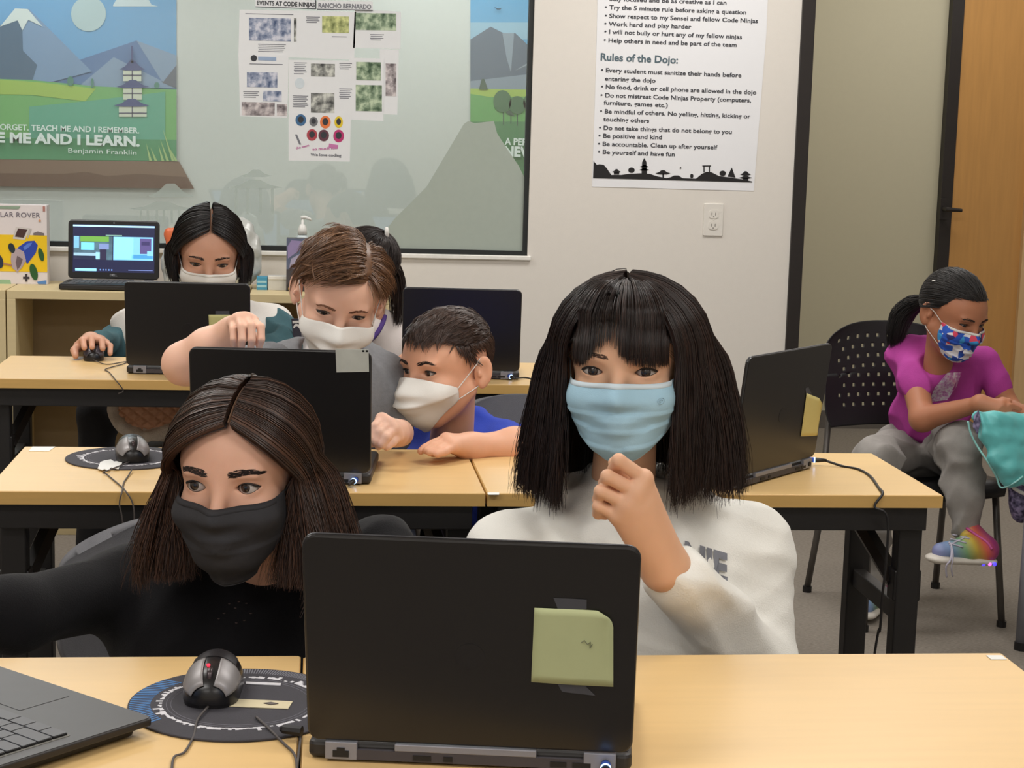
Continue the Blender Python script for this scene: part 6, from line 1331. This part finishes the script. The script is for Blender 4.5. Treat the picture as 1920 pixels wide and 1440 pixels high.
pe_, ee_ = long_hair('hair', HE, tE, HM_E, (58, 180), lambda a: .085, part_x=.02, vol=.013, top=.008, flare=lambda a: .006, n=3000, seed=12, el0=40, el1=100, wave=.004, side_gap=60, eq=-.15, inward=.012, r0=.0010)
rg = np.random.default_rng(14)
for k in range(70):
    for s in (1, -1):
        st = rg.uniform(0, 1); r_ = np.array([.03*s, -math.cos(math.radians(38+38*st)), math.sin(math.radians(38+38*st))]); e_ = np.array([s*math.sin(math.radians(64+8*rg.random())), -math.cos(math.radians(64)), -.25]); md = np.array([s*.60, -.76, .22+.42*st])
        for j in range(5):
            q = rg.normal(0, .012, 3); pts = [HE.rad(slerp(slerp(r_, md+q, t), slerp(md+q, e_, t), t), (.004+.008*math.sin(PI*t)+.006*t)*HE.sc) for t in np.linspace(0, 1, 8)]; p = pts[-1]; ow = HE.R @ np.array([s*.9, -.2, 0])
            for i in range(1, 5): pts.append(p+np.array([0, 0, -.017*i])+ow*(.003*i))
            pe_.append((pts, .0009))
hair_part('hair', pe_, HM_E, tE, .001, ee_)
tb = MB(); sc_ = [tuple(HE.rad(slerp(np.array([.03, -math.cos(math.radians(40)), math.sin(math.radians(40))]), np.array([.0, .1, 1.0]), t), .0135)) for t in np.linspace(.1, .85, 12)]
tb.tube(sc_, [.0006]*12, 5); part('hair_parting', tb, mat('scalp_line', (150, 120, 100), .6), tE, world=True)
M_whoodie = mat('hoodie_far_white', (226, 222, 216), .9, var=.015, bump=.3, bscale=400); M_teal = mat('sleeve_teal', (62, 98, 106), .85, var=.08, bump=.3, bscale=400)
shE = P3(250, 618, 5.04); shE2 = P3(510, 612, 5.08); mid = (shE+shE2)/2; hipE = np.array([mid[0], 5.12, .57])
sd = Sdf((mid[0]-.30, 4.78, .42), (mid[0]+.30, 5.34, 1.02), .006); sd.cap(shE, shE2, .066, .066, 0); sd.cap(mid+np.array([0, 0, -.05]), hipE, .13, .13, .08); sd.cap(nkE+np.array([0, 0, -.02]), mid, .07, .10, .05); sd.cap(nkE+np.array([-.03, .04, -.02]), nkE+np.array([.03, .04, -.02]), .07, .07, .04)
sd.disp(folds(24, .06, 41, 3)); sdf_part('hoodie', sd, M_whoodie, tE, 1)
sd = Sdf((mid[0]-.52, 4.68, .70), (mid[0]+.10, 5.2, 1.0), .006); sd.chain([lerp(shE, elE, .42), elE, lerp(WE, elE, .38)], [.058, .052, .036], .02); sd.disp(folds(34, .05, 43, 3)); sdf_part('sleeve', sd, M_teal, tE, 1); sd = Sdf((mid[0]-.10, 4.68, .70), (mid[0]+.42, 5.2, 1.0), .006); e2 = P3(545, 650, 4.98); sd.chain([lerp(shE2, e2, .30), e2, P3(470, 672, 4.86)], [.058, .052, .04], .02); sd.disp(folds(34, .05, 44, 3)); sdf_part('sleeve', sd, M_teal, tE, 1)

s3 = Sdf(P3(455, 690, 4.74)-.06, P3(455, 660, 4.9)+.08, .004); hand_auto(s3, P3(468, 674, 4.86), (-.35, -1, -.25), (0, 0, 1), (-1, 0, 0), .85, [[20, 25, 15]]*4); V2, Q2 = s3.mesh(1); link('left_hand', arrmesh('left_hand', V2, Q2), SK_E, tE, True, True)
legs_seated(tE, M_pantk, hipE+np.array([-.09, 0, -.02]), hipE+np.array([.09, 0, -.02]), P3(185, 775, 4.78), P3(340, 790, 4.82), P3(165, 905, 4.85)*np.array([1, 1, 0])+np.array([0, 0, .08]), P3(330, 900, 4.85)*np.array([1, 1, 0])+np.array([0, 0, .08]))
chair('black chair under the far girl at the back left table', hipE[0], 5.14, .0, legm=M_steel, hi=-.1)
# lined coat lying over her lap
c0 = P3(278, 775, 4.60); sd = Sdf(c0-np.array([.16, .12, .15]), c0+np.array([.17, .16, .12]), .0045)
R_ = RX(-.35)
sd.ell(c0+np.array([0, .06, .0]), (.115, .07, .085), 0, rot=R_); sd.cap(c0+np.array([.05, .08, -.04]), c0+np.array([.12, .09, .02]), .05, .05, .03); sd.ell(c0+np.array([0, -.01, .012]), (.078, .05, .052), .012, rot=R_, sub=True)
rim = [c0+np.array([.092*math.cos(t)+.0*math.sin(t), .002+.015*math.cos(2*t), .066*math.sin(t)+.006]) for t in np.linspace(0, 2*PI, 25)]
for a_, b_ in zip(rim[:-1], rim[1:]): sd.cap(a_, b_, .017, .017, .01)
sd.disp(folds(95, .012, 5, 6)); sd.disp(folds(30, .02, 6, 4))
tL = thing('coat', 'tan quilted coat with fleece rim on the lap under the back table', 'coat', c0-np.array([0, 0, .12])); sdf_part('fleece', sd, mat('fleece_beige', (196, 182, 166), .95, var=.12, scale=60, bump=.8, bscale=260), tL, 1)
b = MB(); rows = []
for j in range(15):
    row = []
    for i in range(21):
        u, v = -1+i/10, -1+j/7; rr = math.hypot(u, v); 
        uu, vv = (u*math.sqrt(max(0, 1-v*v/2)), v*math.sqrt(max(0, 1-u*u/2))); x, z = uu*.082, vv*.058
        g1, g2 = (x*38+z*52) % 1, (x*38-z*52) % 1; groove = min(min(g1, 1-g1), min(g2, 1-g2)); row.append(tuple(c0+np.array([x, .010-.012*(1-rr*rr*.5)*1.0+(-.006*min(groove*4, 1)), z+.008])))
    rows.append(row)
qb = MB(); rows = []
for j in range(61):
    row = []
    for i in range(81):
        u, v = -1+i/40, -1+j/30; uu, vv = (u*math.sqrt(max(0, 1-v*v/2)), v*math.sqrt(max(0, 1-u*u/2))); x, z = uu*.084, vv*.060
        g1, g2 = (x*28+z*36) % 1, (x*28-z*36) % 1; groove = min(min(g1, 1-g1), min(g2, 1-g2)); row.append(tuple(c0+np.array([x, .012-.010*(1-uu*uu-vv*vv*.6)-.007*min(groove*3.5, 1)**.6, z+.006])))
    rows.append(row)
qb.grid(rows); part('quilted_lining', qb, mat('quilt_tan', (206, 154, 120), .6, var=.05), tL, world=True, smooth=True)
# ================================================================== girl with the ponytail, behind the brown haired boy
tF = thing('person', 'person with dark ponytail in white jersey with purple collar, turned away', 'person', (.12, 5.1, 0))
HF = Head(P3(632, 520, 4.90), -62, 10, 0, 1.04)
nkF = np.array([HF.c[0]+.01, HF.c[1]+.03, HF.c[2]-.165])
sd = Sdf(HF.c-np.array([.15, .15, .19]), HF.c+np.array([.15, .15, .14]), .003); HF.build(sd, open_=.0045); HF.neck(sd, nkF, .042); V, Q = sd.mesh(2); HF.bvh(V, Q)
s2 = Sdf((-.02, 4.60, .735), (.40, 4.95, .86), .003); hand_auto(s2, (.30, 4.82, .775), (-.3, -1, -.12), (0, 0, 1), (-1, 0, 0), .85, [[15, 20, 12]]*4); hand_auto(s2, (.10, 4.84, .775), (.2, -1, -.12), (0, 0, 1), (1, 0, 0), .85, [[15, 20, 12]]*4); V2, Q2 = s2.mesh(1)
link('body', arrmesh('body', np.concatenate([V, V2]), np.concatenate([Q, Q2+len(V)])), SK_E, tF, True, True)
HF.eyes(tF, M_eye, M_lash); HF.brows(tF, _M['brow_dark'], n=30)
face_mask('face_mask', HF, tF, M_white, 'pleat', 64, (-.02, -.016, -.014), -.120, loopm=M_loopw)
tie = np.linalg.inv(HF.M[:3, :3]) @ (P3(703, 474, 4.93)-HF.c); tie = tie/np.linalg.norm(tie)
HM_F = hair_mat('hair_ponytail', (22, 16, 16), (50, 36, 32), .36)
pf_, ef_ = sleek_hair(HF, tie, 1500, 2); tp = HF.rad(tie, .006)
pf_ += tail([tp, P3(722, 476, 4.96), P3(740, 520, 4.98), P3(746, 570, 4.98), P3(742, 615, 4.98)], .026, 500, 3, .0010, rs=[.010, .026, .030, .026, .016])
hair_part('hair', pf_, HM_F, tF, .001, ef_)
b = MB(); b.lathe([(.012, -.006), (.017, -.004), (.018, 0), (.017, .004), (.012, .006)], 16, Matrix.Translation(Vector(tuple(tp+np.array([.006, 0, 0])))) @ Matrix.Rotation(PI/2, 4, 'Y')); part('hair_tie', b, M_loopw, tF, world=True, smooth=True)
shF = P3(590, 655, 5.02); shF2 = P3(728, 650, 5.02); midF = (shF+shF2)/2+np.array([.0, .02, 0]); hipF = np.array([midF[0], 5.14, .57]); M_jers = mat('jersey_white', (222, 214, 210), .9, var=.02, bump=.25, bscale=400)
sd = Sdf((midF[0]-.34, 4.72, .42), (midF[0]+.34, 5.38, 1.08), .006); sd.cap(shF-np.array([.02, 0, 0]), shF2+np.array([.03, 0, 0]), .068, .068, 0); sd.cap(midF+np.array([0, 0, -.05]), hipF, .13, .13, .08); sd.cap(nkF+np.array([0, 0, .0]), midF, .075, .10, .04)
eF, eF2 = midF+np.array([-.15, -.02, -.16]), midF+np.array([.20, -.02, -.16]); sd.chain([shF, eF, (.08, 4.90, .785)], [.062, .05, .036], .03); sd.chain([shF2, eF2, (.32, 4.88, .785)], [.062, .05, .036], .03)
sd.disp(folds(24, .06, 51, 3)); jr = sdf_part('jersey', sd, M_jers, tF, 1)
JB = BVHTree.FromPolygons([tuple(np.array(v.co)+np.array(tF.location)) for v in jr.data.vertices], [tuple(p.vertices) for p in jr.data.polygons])
def on_surf(bv, x, y, lift, dflt=5.0):
    d = Vector(tuple(_ray(x, y))).normalized(); h = bv.ray_cast(Vector(tuple(CC)), d); return tuple(h[0]-d*lift) if h[0] is not None else tuple(P3(x, y, dflt))
cl = [on_surf(JB, x, y, .004) for x, y in ((721, 592), (718, 604), (711, 618), (702, 630), (690, 640), (676, 646), (650, 650))]
b = MB().tube(smooth_path(cl, 3), .0075, 8); part('collar', b, mat('purple_trim', (72, 48, 120), .8), jr, world=True, smooth=True)
cl = [on_surf(JB, x, y, .004) for x, y in ((566, 590), (569, 602), (573, 618), (578, 632), (584, 644))]
b = MB().tube(smooth_path(cl, 3), .0085, 8); part('collar', b, _M['purple_trim'], jr, world=True, smooth=True)
Bq = [P3(546, 598, 4.93), P3(562, 598, 4.93), P3(566, 636, 4.92), P3(550, 636, 4.92)]; b = MB(); n_ = Vector((0, -1, 0)); b.add([tuple(p) for p in Bq]+[tuple(p+np.array([0, .012, 0])) for p in Bq], [(0, 1, 2, 3), (7, 6, 5, 4), (0, 4, 5, 1), (1, 5, 6, 2), (2, 6, 7, 3), (3, 7, 4, 0)])
lb = part('sleeve_patch', b, mat('patch_navy', (36, 34, 48), .7), jr, world=True)
b = MB(); text_into(b, 'IOI', P3(552, 633, 4.925), P3(549, 602, 4.925), (1, 0, 0), .018, .04); part('lettering', b, M_loopw, jr, world=True)
legs_seated(tF, M_jean, hipF+np.array([-.09, 0, -.02]), hipF+np.array([.09, 0, -.02]), hipF+np.array([-.1, -.34, -.06]), hipF+np.array([.1, -.34, -.06]), np.array([hipF[0]-.1, 4.84, .08]), np.array([hipF[0]+.1, 4.84, .08]))
chair('black chair under the ponytailed person at the back table', hipF[0], 5.16, .0, hi=-.1)
# ================================================================== girl in the magenta shirt, on the perforated chair
tG = thing('person', 'person with dark ponytail, magenta shirt and patterned mask, seated by the door', 'person', (1.80, 4.85, 0))
HG = Head(P3(1825, 611, 4.63), 26, 20, 3, 1.02)
nkG = np.array([HG.c[0]-.012, HG.c[1]+.06, HG.c[2]-.165])
hG = Sdf(HG.c-np.array([.14, .14, .19]), HG.c+np.array([.14, .14, .14]), .0025); HG.build(hG, open_=.0032, ipd=.031, slant=.03); HG.neck(hG, nkG, .036); V, Q = hG.mesh(2); HG.bvh(V, Q)
shG = P3(1706, 674, 4.84); elG = P3(1730, 785, 4.66); WG = P3(1838, 757, 4.52); shG2 = P3(1850, 678, 4.80); elG2 = P3(1893, 770, 4.76); WG2 = P3(1900, 772, 4.62)
l2 = P3(1690, 830, 4.5); h2 = P3(1960, 690, 4.9); s2 = Sdf(np.minimum(l2, h2)-.03, np.maximum(l2, h2)+.03, .003)
s2.chain([lerp(shG, elG, .3), elG, WG], [.038, .034, .021], .02)
rG = lambda x, y, Y, r: (P3(x, y, Y), r*4.6/3300)
fingers(s2, WG, .020, [[rG(1880, 757, 4.49, 6.2), rG(1898, 762, 4.475, 5.6), rG(1914, 768, 4.47, 5)], [rG(1878, 763, 4.485, 6.2), rG(1894, 772, 4.47, 5.6), rG(1906, 781, 4.465, 5)], [rG(1872, 769, 4.485, 6), rG(1884, 780, 4.47, 5.4), rG(1895, 789, 4.465, 5)], [rG(1865, 773, 4.49, 5.6), rG(1875, 784, 4.475, 5), rG(1882, 792, 4.47, 4.6)]], thumb=[rG(1862, 756, 4.52, 7), rG(1880, 750, 4.50, 6), rG(1893, 752, 4.49, 5.4)])
s2.chain([lerp(shG2, elG2, .35), elG2, P3(1925, 775, 4.60)], [.036, .032, .02], .02); hand_auto(s2, P3(1928, 776, 4.60), (.1, -1, -.1), (0, 0, 1), (-1, 0, 0), .72, [[15, 20, 10]]*4)
V2, Q2 = s2.mesh(2)
link('body', arrmesh('body', np.concatenate([V, V2]), np.concatenate([Q, Q2+len(V)])), SK_G, tG, True, True)
HG.eyes(tG, M_eye, M_lash, (0, 12)); HG.brows(tG, _M['brow_dark'], 1.0, z0=.015, zp=.021, z1=.018, n=60, r=.0006)
M_mfloral = mat('mask_floral', (214, 210, 220), .8); nt = M_mfloral.node_tree; mx = [n for n in nt.nodes if n.type == 'MIX'][0]; nz = [n for n in nt.nodes if n.type == 'TEX_NOISE'][0]
nt.nodes.remove(nz); vo = nt.nodes.new('ShaderNodeTexVoronoi'); vo.inputs['Scale'].default_value = 55; tc = [n for n in nt.nodes if n.type == 'TEX_COORD'][0]; nt.links.new(tc.outputs['Object'], vo.inputs['Vector']); sp = nt.nodes.new('ShaderNodeSeparateColor'); nt.links.new(vo.outputs['Color'], sp.inputs[0]); r = nt.nodes.new('ShaderNodeValToRGB'); r.color_ramp.interpolation = 'CONSTANT'; el = r.color_ramp.elements
el[0].color = lin((40, 86, 190))+(1,); el[1].position = .3; el[1].color = lin((222, 220, 226))+(1,)
for p, c in ((.55, (214, 70, 96)), (.72, (60, 150, 214)), (.82, (226, 222, 226)), (.93, (44, 52, 120))): e = el.new(p); e.color = lin(c)+(1,)
nt.links.new(sp.outputs[0], r.inputs[0]); nt.links.new(r.outputs[0], nt.nodes['Principled BSDF'].inputs['Base Color'])
face_mask('face_mask', HG, tG, M_mfloral, 'pleat', 68, (-.014, -.012, -.012), -.112, edge=M_white, loopm=M_loopw)
HM_G = hair_mat('hair_black_girl', (12, 9, 9), (26, 19, 17), .5)
tieG = np.linalg.inv(HG.M[:3, :3]) @ (P3(1728, 578, 4.80)-HG.c); tieG /= np.linalg.norm(tieG)
pg_, eg_ = sleek_hair(HG, tieG, 2200, 6, low=-5); tp = HG.rad(tieG, .006)
pg_ += tail([tp, P3(1712, 572, 4.84), P3(1692, 590, 4.86), P3(1680, 622, 4.86), P3(1676, 655, 4.86)], .03, 700, 7, .0009, rs=[.010, .030, .036, .030, .016])
hair_part('hair', pg_, HM_G, tG, .0009, eg_)
b = MB(); b.lathe([(.010, -.005), (.015, -.003), (.016, 0), (.015, .003), (.010, .005)], 16, Matrix.Translation(Vector(tuple(tp))) @ Matrix.Rotation(1.2, 4, 'Y')); part('hair_tie', b, M_loopw, tG, world=True, smooth=True)
part('hair_clip', MB().lathe([(.004, 0), (.0055, .0015), (.004, .003)], 10, Matrix.Translation(Vector(tuple(HG.rad(np.linalg.inv(HG.M[:3, :3]) @ (P3(1748, 541, 4.68)-HG.c), .009))))), M_loopw, tG, world=True)
M_mag = mat('tee_magenta', (172, 58, 146), .85, var=.05, bump=.25, bscale=400)
hipG = P3(1735, 830, 4.90); hipG[2] = .57; midG = (shG+shG2)/2+np.array([0, .03, 0]); lo = np.array([shG[0]-.14, 4.52, .46]); sd = Sdf(lo, (shG2[0]+.16, 5.08, 1.02), .005)
sd.cap(shG+np.array([0, .01, -.01]), shG2+np.array([0, .02, -.01]), .050, .050, 0); sd.cap(midG+np.array([0, 0, -.04]), hipG, .092, .105, .06); sd.ell(midG+np.array([0, -.01, -.09]), (.115, .085, .11), .04); sd.cap(nkG+np.array([0, 0, -.02]), midG, .05, .08, .05); sd.cap(shG, lerp(shG, elG, .48), .052, .050, .02); sd.cap(shG2, lerp(shG2, elG2, .55), .050, .048, .02)
sd.ell(HG.w((0, .0, -.14)), (.038, .038, .03), .012, sub=True); sd.disp(folds(30, .05, 61, 3)); tee = sdf_part('shirt', sd, M_mag, tG, 1)
TB = BVHTree.FromPolygons([tuple(np.array(v.co)+np.array(tG.location)) for v in tee.data.vertices], [tuple(p.vertices) for p in tee.data.polygons])
M_seq = photo_mat('sequin_silver', (196, 120, 186), (236, 230, 236), 120); M_seq.node_tree.nodes['Principled BSDF'].inputs['Metallic'].default_value = .5; M_seq.node_tree.nodes['Principled BSDF'].inputs['Roughness'].default_value = .3
def surf_patch(bv, quad, nu, nv, lift, m, name, parent, dflt):
    rows = [[on_surf(bv, *((np.array(quad[0])*(1-u)+np.array(quad[1])*u)*(1-v)+(np.array(quad[3])*(1-u)+np.array(quad[2])*u)*v), lift, dflt) for u in np.linspace(0, 1, nu)] for v in np.linspace(0, 1, nv)]
    return part(name, MB().grid(rows), m, parent, world=True, smooth=True)
surf_patch(TB, [(1776, 699), (1803, 698), (1794, 724), (1752, 728)], 8, 6, .002, M_seq, 'sequin_patch', tee, 4.7)
surf_patch(TB, [(1752, 728), (1794, 724), (1776, 750), (1742, 754)], 8, 6, .002, M_seq, 'sequin_patch', tee, 4.7)
M_leg = mat('leggings_grey', (150, 146, 142), .9, var=.12, scale=28, bump=.3, bscale=500)
kn1 = P3(1640, 860, 4.72); ft1 = P3(1640, 1090, 4.86); kn2 = P3(1800, 830, 4.60); ft2 = P3(1812, 985, 4.60); hA = P3(1700, 850, 4.92); hB_ = P3(1775, 845, 4.92)
allp = np.array([kn1, ft1, kn2, ft2, hA, hB_]); sd = Sdf(allp.min(0)-.09, allp.max(0)+.09, .005); sd.cap(hA, hB_, .085, .085, .03); sd.chain([hA, kn1, ft1], [.075, .058, .036], .03); sd.chain([hB_, kn2, lerp(kn2, ft2, .5), ft2], [.075, .062, .050, .036], .03)
sd.cap(lerp(kn2, ft2, .86), ft2+np.array([0, 0, -.012]), .041, .041, .004)
sd.disp(folds(48, .035, 71, 3)); sdf_part('leggings', sd, M_leg, tG, 1)
M_rb = mat('shoe_rainbow', (200, 80, 150), .5); nt = M_rb.node_tree; mx = [n for n in nt.nodes if n.type == 'MIX'][0]; tc = [n for n in nt.nodes if n.type == 'TEX_COORD'][0]; sp = nt.nodes.new('ShaderNodeSeparateXYZ'); nt.links.new(tc.outputs['Generated'], sp.inputs[0]); ad = nt.nodes.new('ShaderNodeMath'); ad.operation = 'MULTIPLY_ADD'; nt.links.new(sp.outputs[2], ad.inputs[0]); ad.inputs[1].default_value = .25; nt.links.new(sp.outputs[0], ad.inputs[2]); r = nt.nodes.new('ShaderNodeValToRGB'); el = r.color_ramp.elements; el[0].position = .1; el[0].color = lin((128, 132, 176))+(1,); el[1].position = 1; el[1].color = lin((150, 50, 110))+(1,)
for p, c in ((.35, (116, 142, 176)), (.55, (120, 156, 110)), (.7, (196, 170, 70)), (.85, (196, 90, 70))): e = el.new(p); e.color = lin(c)+(1,)
nt.links.new(ad.outputs[0], r.inputs[0]); nt.links.new(r.outputs[0], nt.nodes['Principled BSDF'].inputs['Base Color'])
def sneaker(toe, heel, ankle, label_parts=True, scl=1.0):
    toe, heel = np.array(toe), np.array(heel); f_ = toe-heel; L = np.linalg.norm(f_); f_ /= L; lo = np.minimum(toe, heel)-.06; hi = np.maximum(toe, heel)+.06; hi[2] += .07; u_ = np.array([0, 0, 1.0]); u_ = u_-f_*(u_@f_); u_ /= np.linalg.norm(u_)
    sd = Sdf(lo, hi, .003); mid_ = lerp(heel, toe, .45); sd.chain([heel+f_*.03+u_*.030, mid_+u_*.032, toe-f_*.035+u_*.022], [.032, .032, .024], .02); sd.cap(heel+f_*.035+u_*.035, np.array(ankle), .034, .034, .02); s_ = sdf_part('shoe', sd, M_rb, tG, 1)
    so = Sdf(lo, hi, .003); so.cap(heel+f_*.028+u_*.002, toe-f_*.03+u_*.002, .034, .036, 0, flat=(u_, 2.6)); sdf_part('sole', so, mat('sole_white', (206, 200, 190), .5), s_, 1); return s_, f_, u_
toe2, heel2 = P3(1742, 1048, 4.50), P3(1862, 1052, 4.56)
s_, f_, u_ = sneaker(toe2, heel2, ft2+np.array([0, 0, -.01]))
SB = BVHTree.FromPolygons([tuple(np.array(v.co)+np.array(tG.location)) for v in s_.data.vertices], [tuple(p.vertices) for p in s_.data.polygons])
M_lace = mat('lace_grey', (176, 172, 186), .8)
for (a_, b_) in (((1782, 1010), (1812, 1018)), ((1778, 1018), (1806, 1026)), ((1786, 1002), (1818, 1010)), ((1780, 1022), (1812, 1006))):
    b = MB().tube([on_surf(SB, a_[0]+(b_[0]-a_[0])*t, a_[1]+(b_[1]-a_[1])*t, .002, 4.52) for t in np.linspace(0, 1, 7)], .0022, 6); part('lace', b, M_lace, s_, world=True, smooth=True)
b = MB().tube(smooth_path([on_surf(SB, 1780, 1016, .003, 4.5), on_surf(SB, 1784, 1030, .003, 4.5), tuple(P3(1782, 1050, 4.47)), tuple(P3(1774, 1062, 4.47)), tuple(P3(1775, 1082, 4.48))]), .0026, 6); part('lace', b, M_lace, s_, world=True, smooth=True)
b = MB().tube(smooth_path([on_surf(SB, 1783, 1018, .003, 4.5), tuple(P3(1787, 1042, 4.47)), tuple(P3(1784, 1064, 4.47)), tuple(P3(1786, 1080, 4.48))]), .0022, 6); part('lace', b, M_lace, s_, world=True, smooth=True)
b = MB().tube(smooth_path([on_surf(SB, x, y, .002, 4.55) for x, y in ((1812, 990), (1832, 1004), (1850, 1016), (1860, 1030))]), .004, 6); part('pink_stripe', b, mat('shoe_pink', (186, 80, 140), .5), s_, world=True, smooth=True)
for x, c in ((1841, 'blue_glow'), (1853, 'pink_glow'), (1862, 'blue_glow')):
    p = P3(x, 1056, 4.53); part('sole_light', MB().lathe([(.003, -.003), (.0055, 0), (.003, .003)], 10, Matrix.Translation(Vector(tuple(p+np.array([0, -.012, 0])))) @ Matrix.Rotation(PI/2, 4, 'X')), mat(c, (60, 50, 255) if c == 'blue_glow' else (255, 120, 220), .4, emit=3.0 if c == 'blue_glow' else 1.2), s_, world=True, smooth=True)
ft = np.array(ft1); sneaker((ft[0]-.075, ft[1]-.13, .02), (ft[0]+.03, ft[1]+.04, .02), ft+np.array([0, 0, .0]))
# chair with the perforated back
bL, bR = P3(1572, 740, 5.0), P3(1700, 740, 5.0)
chG = chair('black chair with perforated back under the person in magenta', 1.735, 4.88, .10, perf=True, hi=.0, wide=.215, seat=.42)
# teal padded jacket over her lap, hanging down
J = [P3(1835, 775, 4.44), P3(1900, 790, 4.46), P3(1960, 800, 4.5), P3(1840, 850, 4.42), P3(1920, 850, 4.42), P3(1870, 900, 4.43), P3(1930, 900, 4.44)]
sd = Sdf(P3(1800, 935, 4.4)-np.array([.03, .06, .02]), P3(2040, 745, 4.75)+np.array([.02, .05, .02]), .004)
pz = lambda x, y, Y: P3(x, y, Y)
sd.chain([pz(1832, 780, 4.44), pz(1845, 815, 4.43), pz(1868, 860, 4.42), pz(1888, 898, 4.42)], [.014, .018, .020, .012], .02)
for a_, b_, r1, r2 in (((1862, 790, 4.45), (1960, 798, 4.50), .034, .036), ((1866, 820, 4.44), (1970, 830, 4.50), .036, .038), ((1876, 850, 4.43), (1970, 858, 4.49), .034, .036), ((1888, 876, 4.42), (1960, 880, 4.47), .030, .034), ((1892, 898, 4.42), (1940, 892, 4.45), .018, .024), ((1832, 782, 4.44), (1866, 800, 4.46), .015, .025)): sd.cap(pz(*a_), pz(*b_), r1, r2, .010)
sd.ell(pz(1834, 795, 4.425), (.009, .02, .030), .006, sub=True); sd.disp(folds(40, .03, 81, 6)); sd.disp(folds(90, .008, 82, 5))
tJ = thing('jacket', 'teal padded jacket draped over the lap of the person in magenta', 'jacket', pz(1900, 900, 4.45)); jk = sdf_part('shell', sd, mat('jacket_teal', (96, 186, 186), .45, var=.05, sheen=.2), tJ, 1)
JK = BVHTree.FromPolygons([tuple(np.array(v.co)+np.array(tJ.location)) for v in jk.data.vertices], [tuple(p.vertices) for p in jk.data.polygons])
b = MB().tube(smooth_path([on_surf(JK, x, y, .001, 4.43) for x, y in ((1815, 790), (1820, 812), (1832, 836), (1852, 866), (1868, 893), (1877, 914), (1900, 906), (1918, 893))]), .0028, 6); part('zip_edge', b, mat('zip_mint', (150, 210, 206), .5), tJ, world=True, smooth=True)
M_flor = photo_mat('floral_navy', (34, 30, 58), (150, 140, 176), 70)
b = MB().add([on_surf(JK, x, y, .002, 4.42) for x, y in ((1835, 768), (1839, 790), (1833, 815), (1824, 800), (1826, 780))], [(4, 3, 2, 1, 0)]); part('lining', b, M_flor, tJ, world=True)
sd = Sdf(pz(1870, 1000, 4.5)-np.array([.02, .03, .03]), pz(1990, 870, 4.7)+np.array([.02, .05, .03]), .005); sd.chain([pz(1915, 905, 4.55), pz(1918, 940, 4.55), pz(1918, 965, 4.55)], [.045, .040, .028], .02); sd.cap(pz(1960, 900, 4.6), pz(1955, 960, 4.6), .06, .04, .03); sd.disp(folds(45, .03, 85, 5))
tK = thing('cloth_bag', 'navy floral cloth hanging below the teal jacket', 'cloth', pz(1915, 985, 4.55)); sdf_part('cloth', sd, M_flor, tK, 1)
b = MB().tube(smooth_path([tuple(pz(1893, 905, 4.46)), tuple(pz(1905, 918, 4.46)), tuple(pz(1930, 930, 4.47))]), .005, 8); part('strap', b, M_loopw, tK, world=True, smooth=True)
# grey table leg standing at the right edge
gl_ = ony(1912, 1215, 4.25); gx = onz(1912, 1218, 0)
tt = thing('side_table', 'grey metal table leg and top cut by the right edge of the photo', 'table', (gx[0]+.35, gx[1]-.25, 0)); M_gleg = mat('leg_grey', (128, 130, 138), .5, .2)
for dx in (-.35, .35):
    for dy in (-.25, .25):
        l = part('leg', MB().tube([(dx+.004, dy, .02), (dx+.004, dy, .50)], .017, 12), M_gleg, tt, smooth=True); part('foot_cap', MB().lathe([(.02, 0), (.02, .022)], 12, Matrix.Translation((dx+.004, dy, 0))), M_port, l)
part('tabletop', MB().rrect(-.33, .37, -.27, .27, .50, .525, .02), M_gleg, tt)
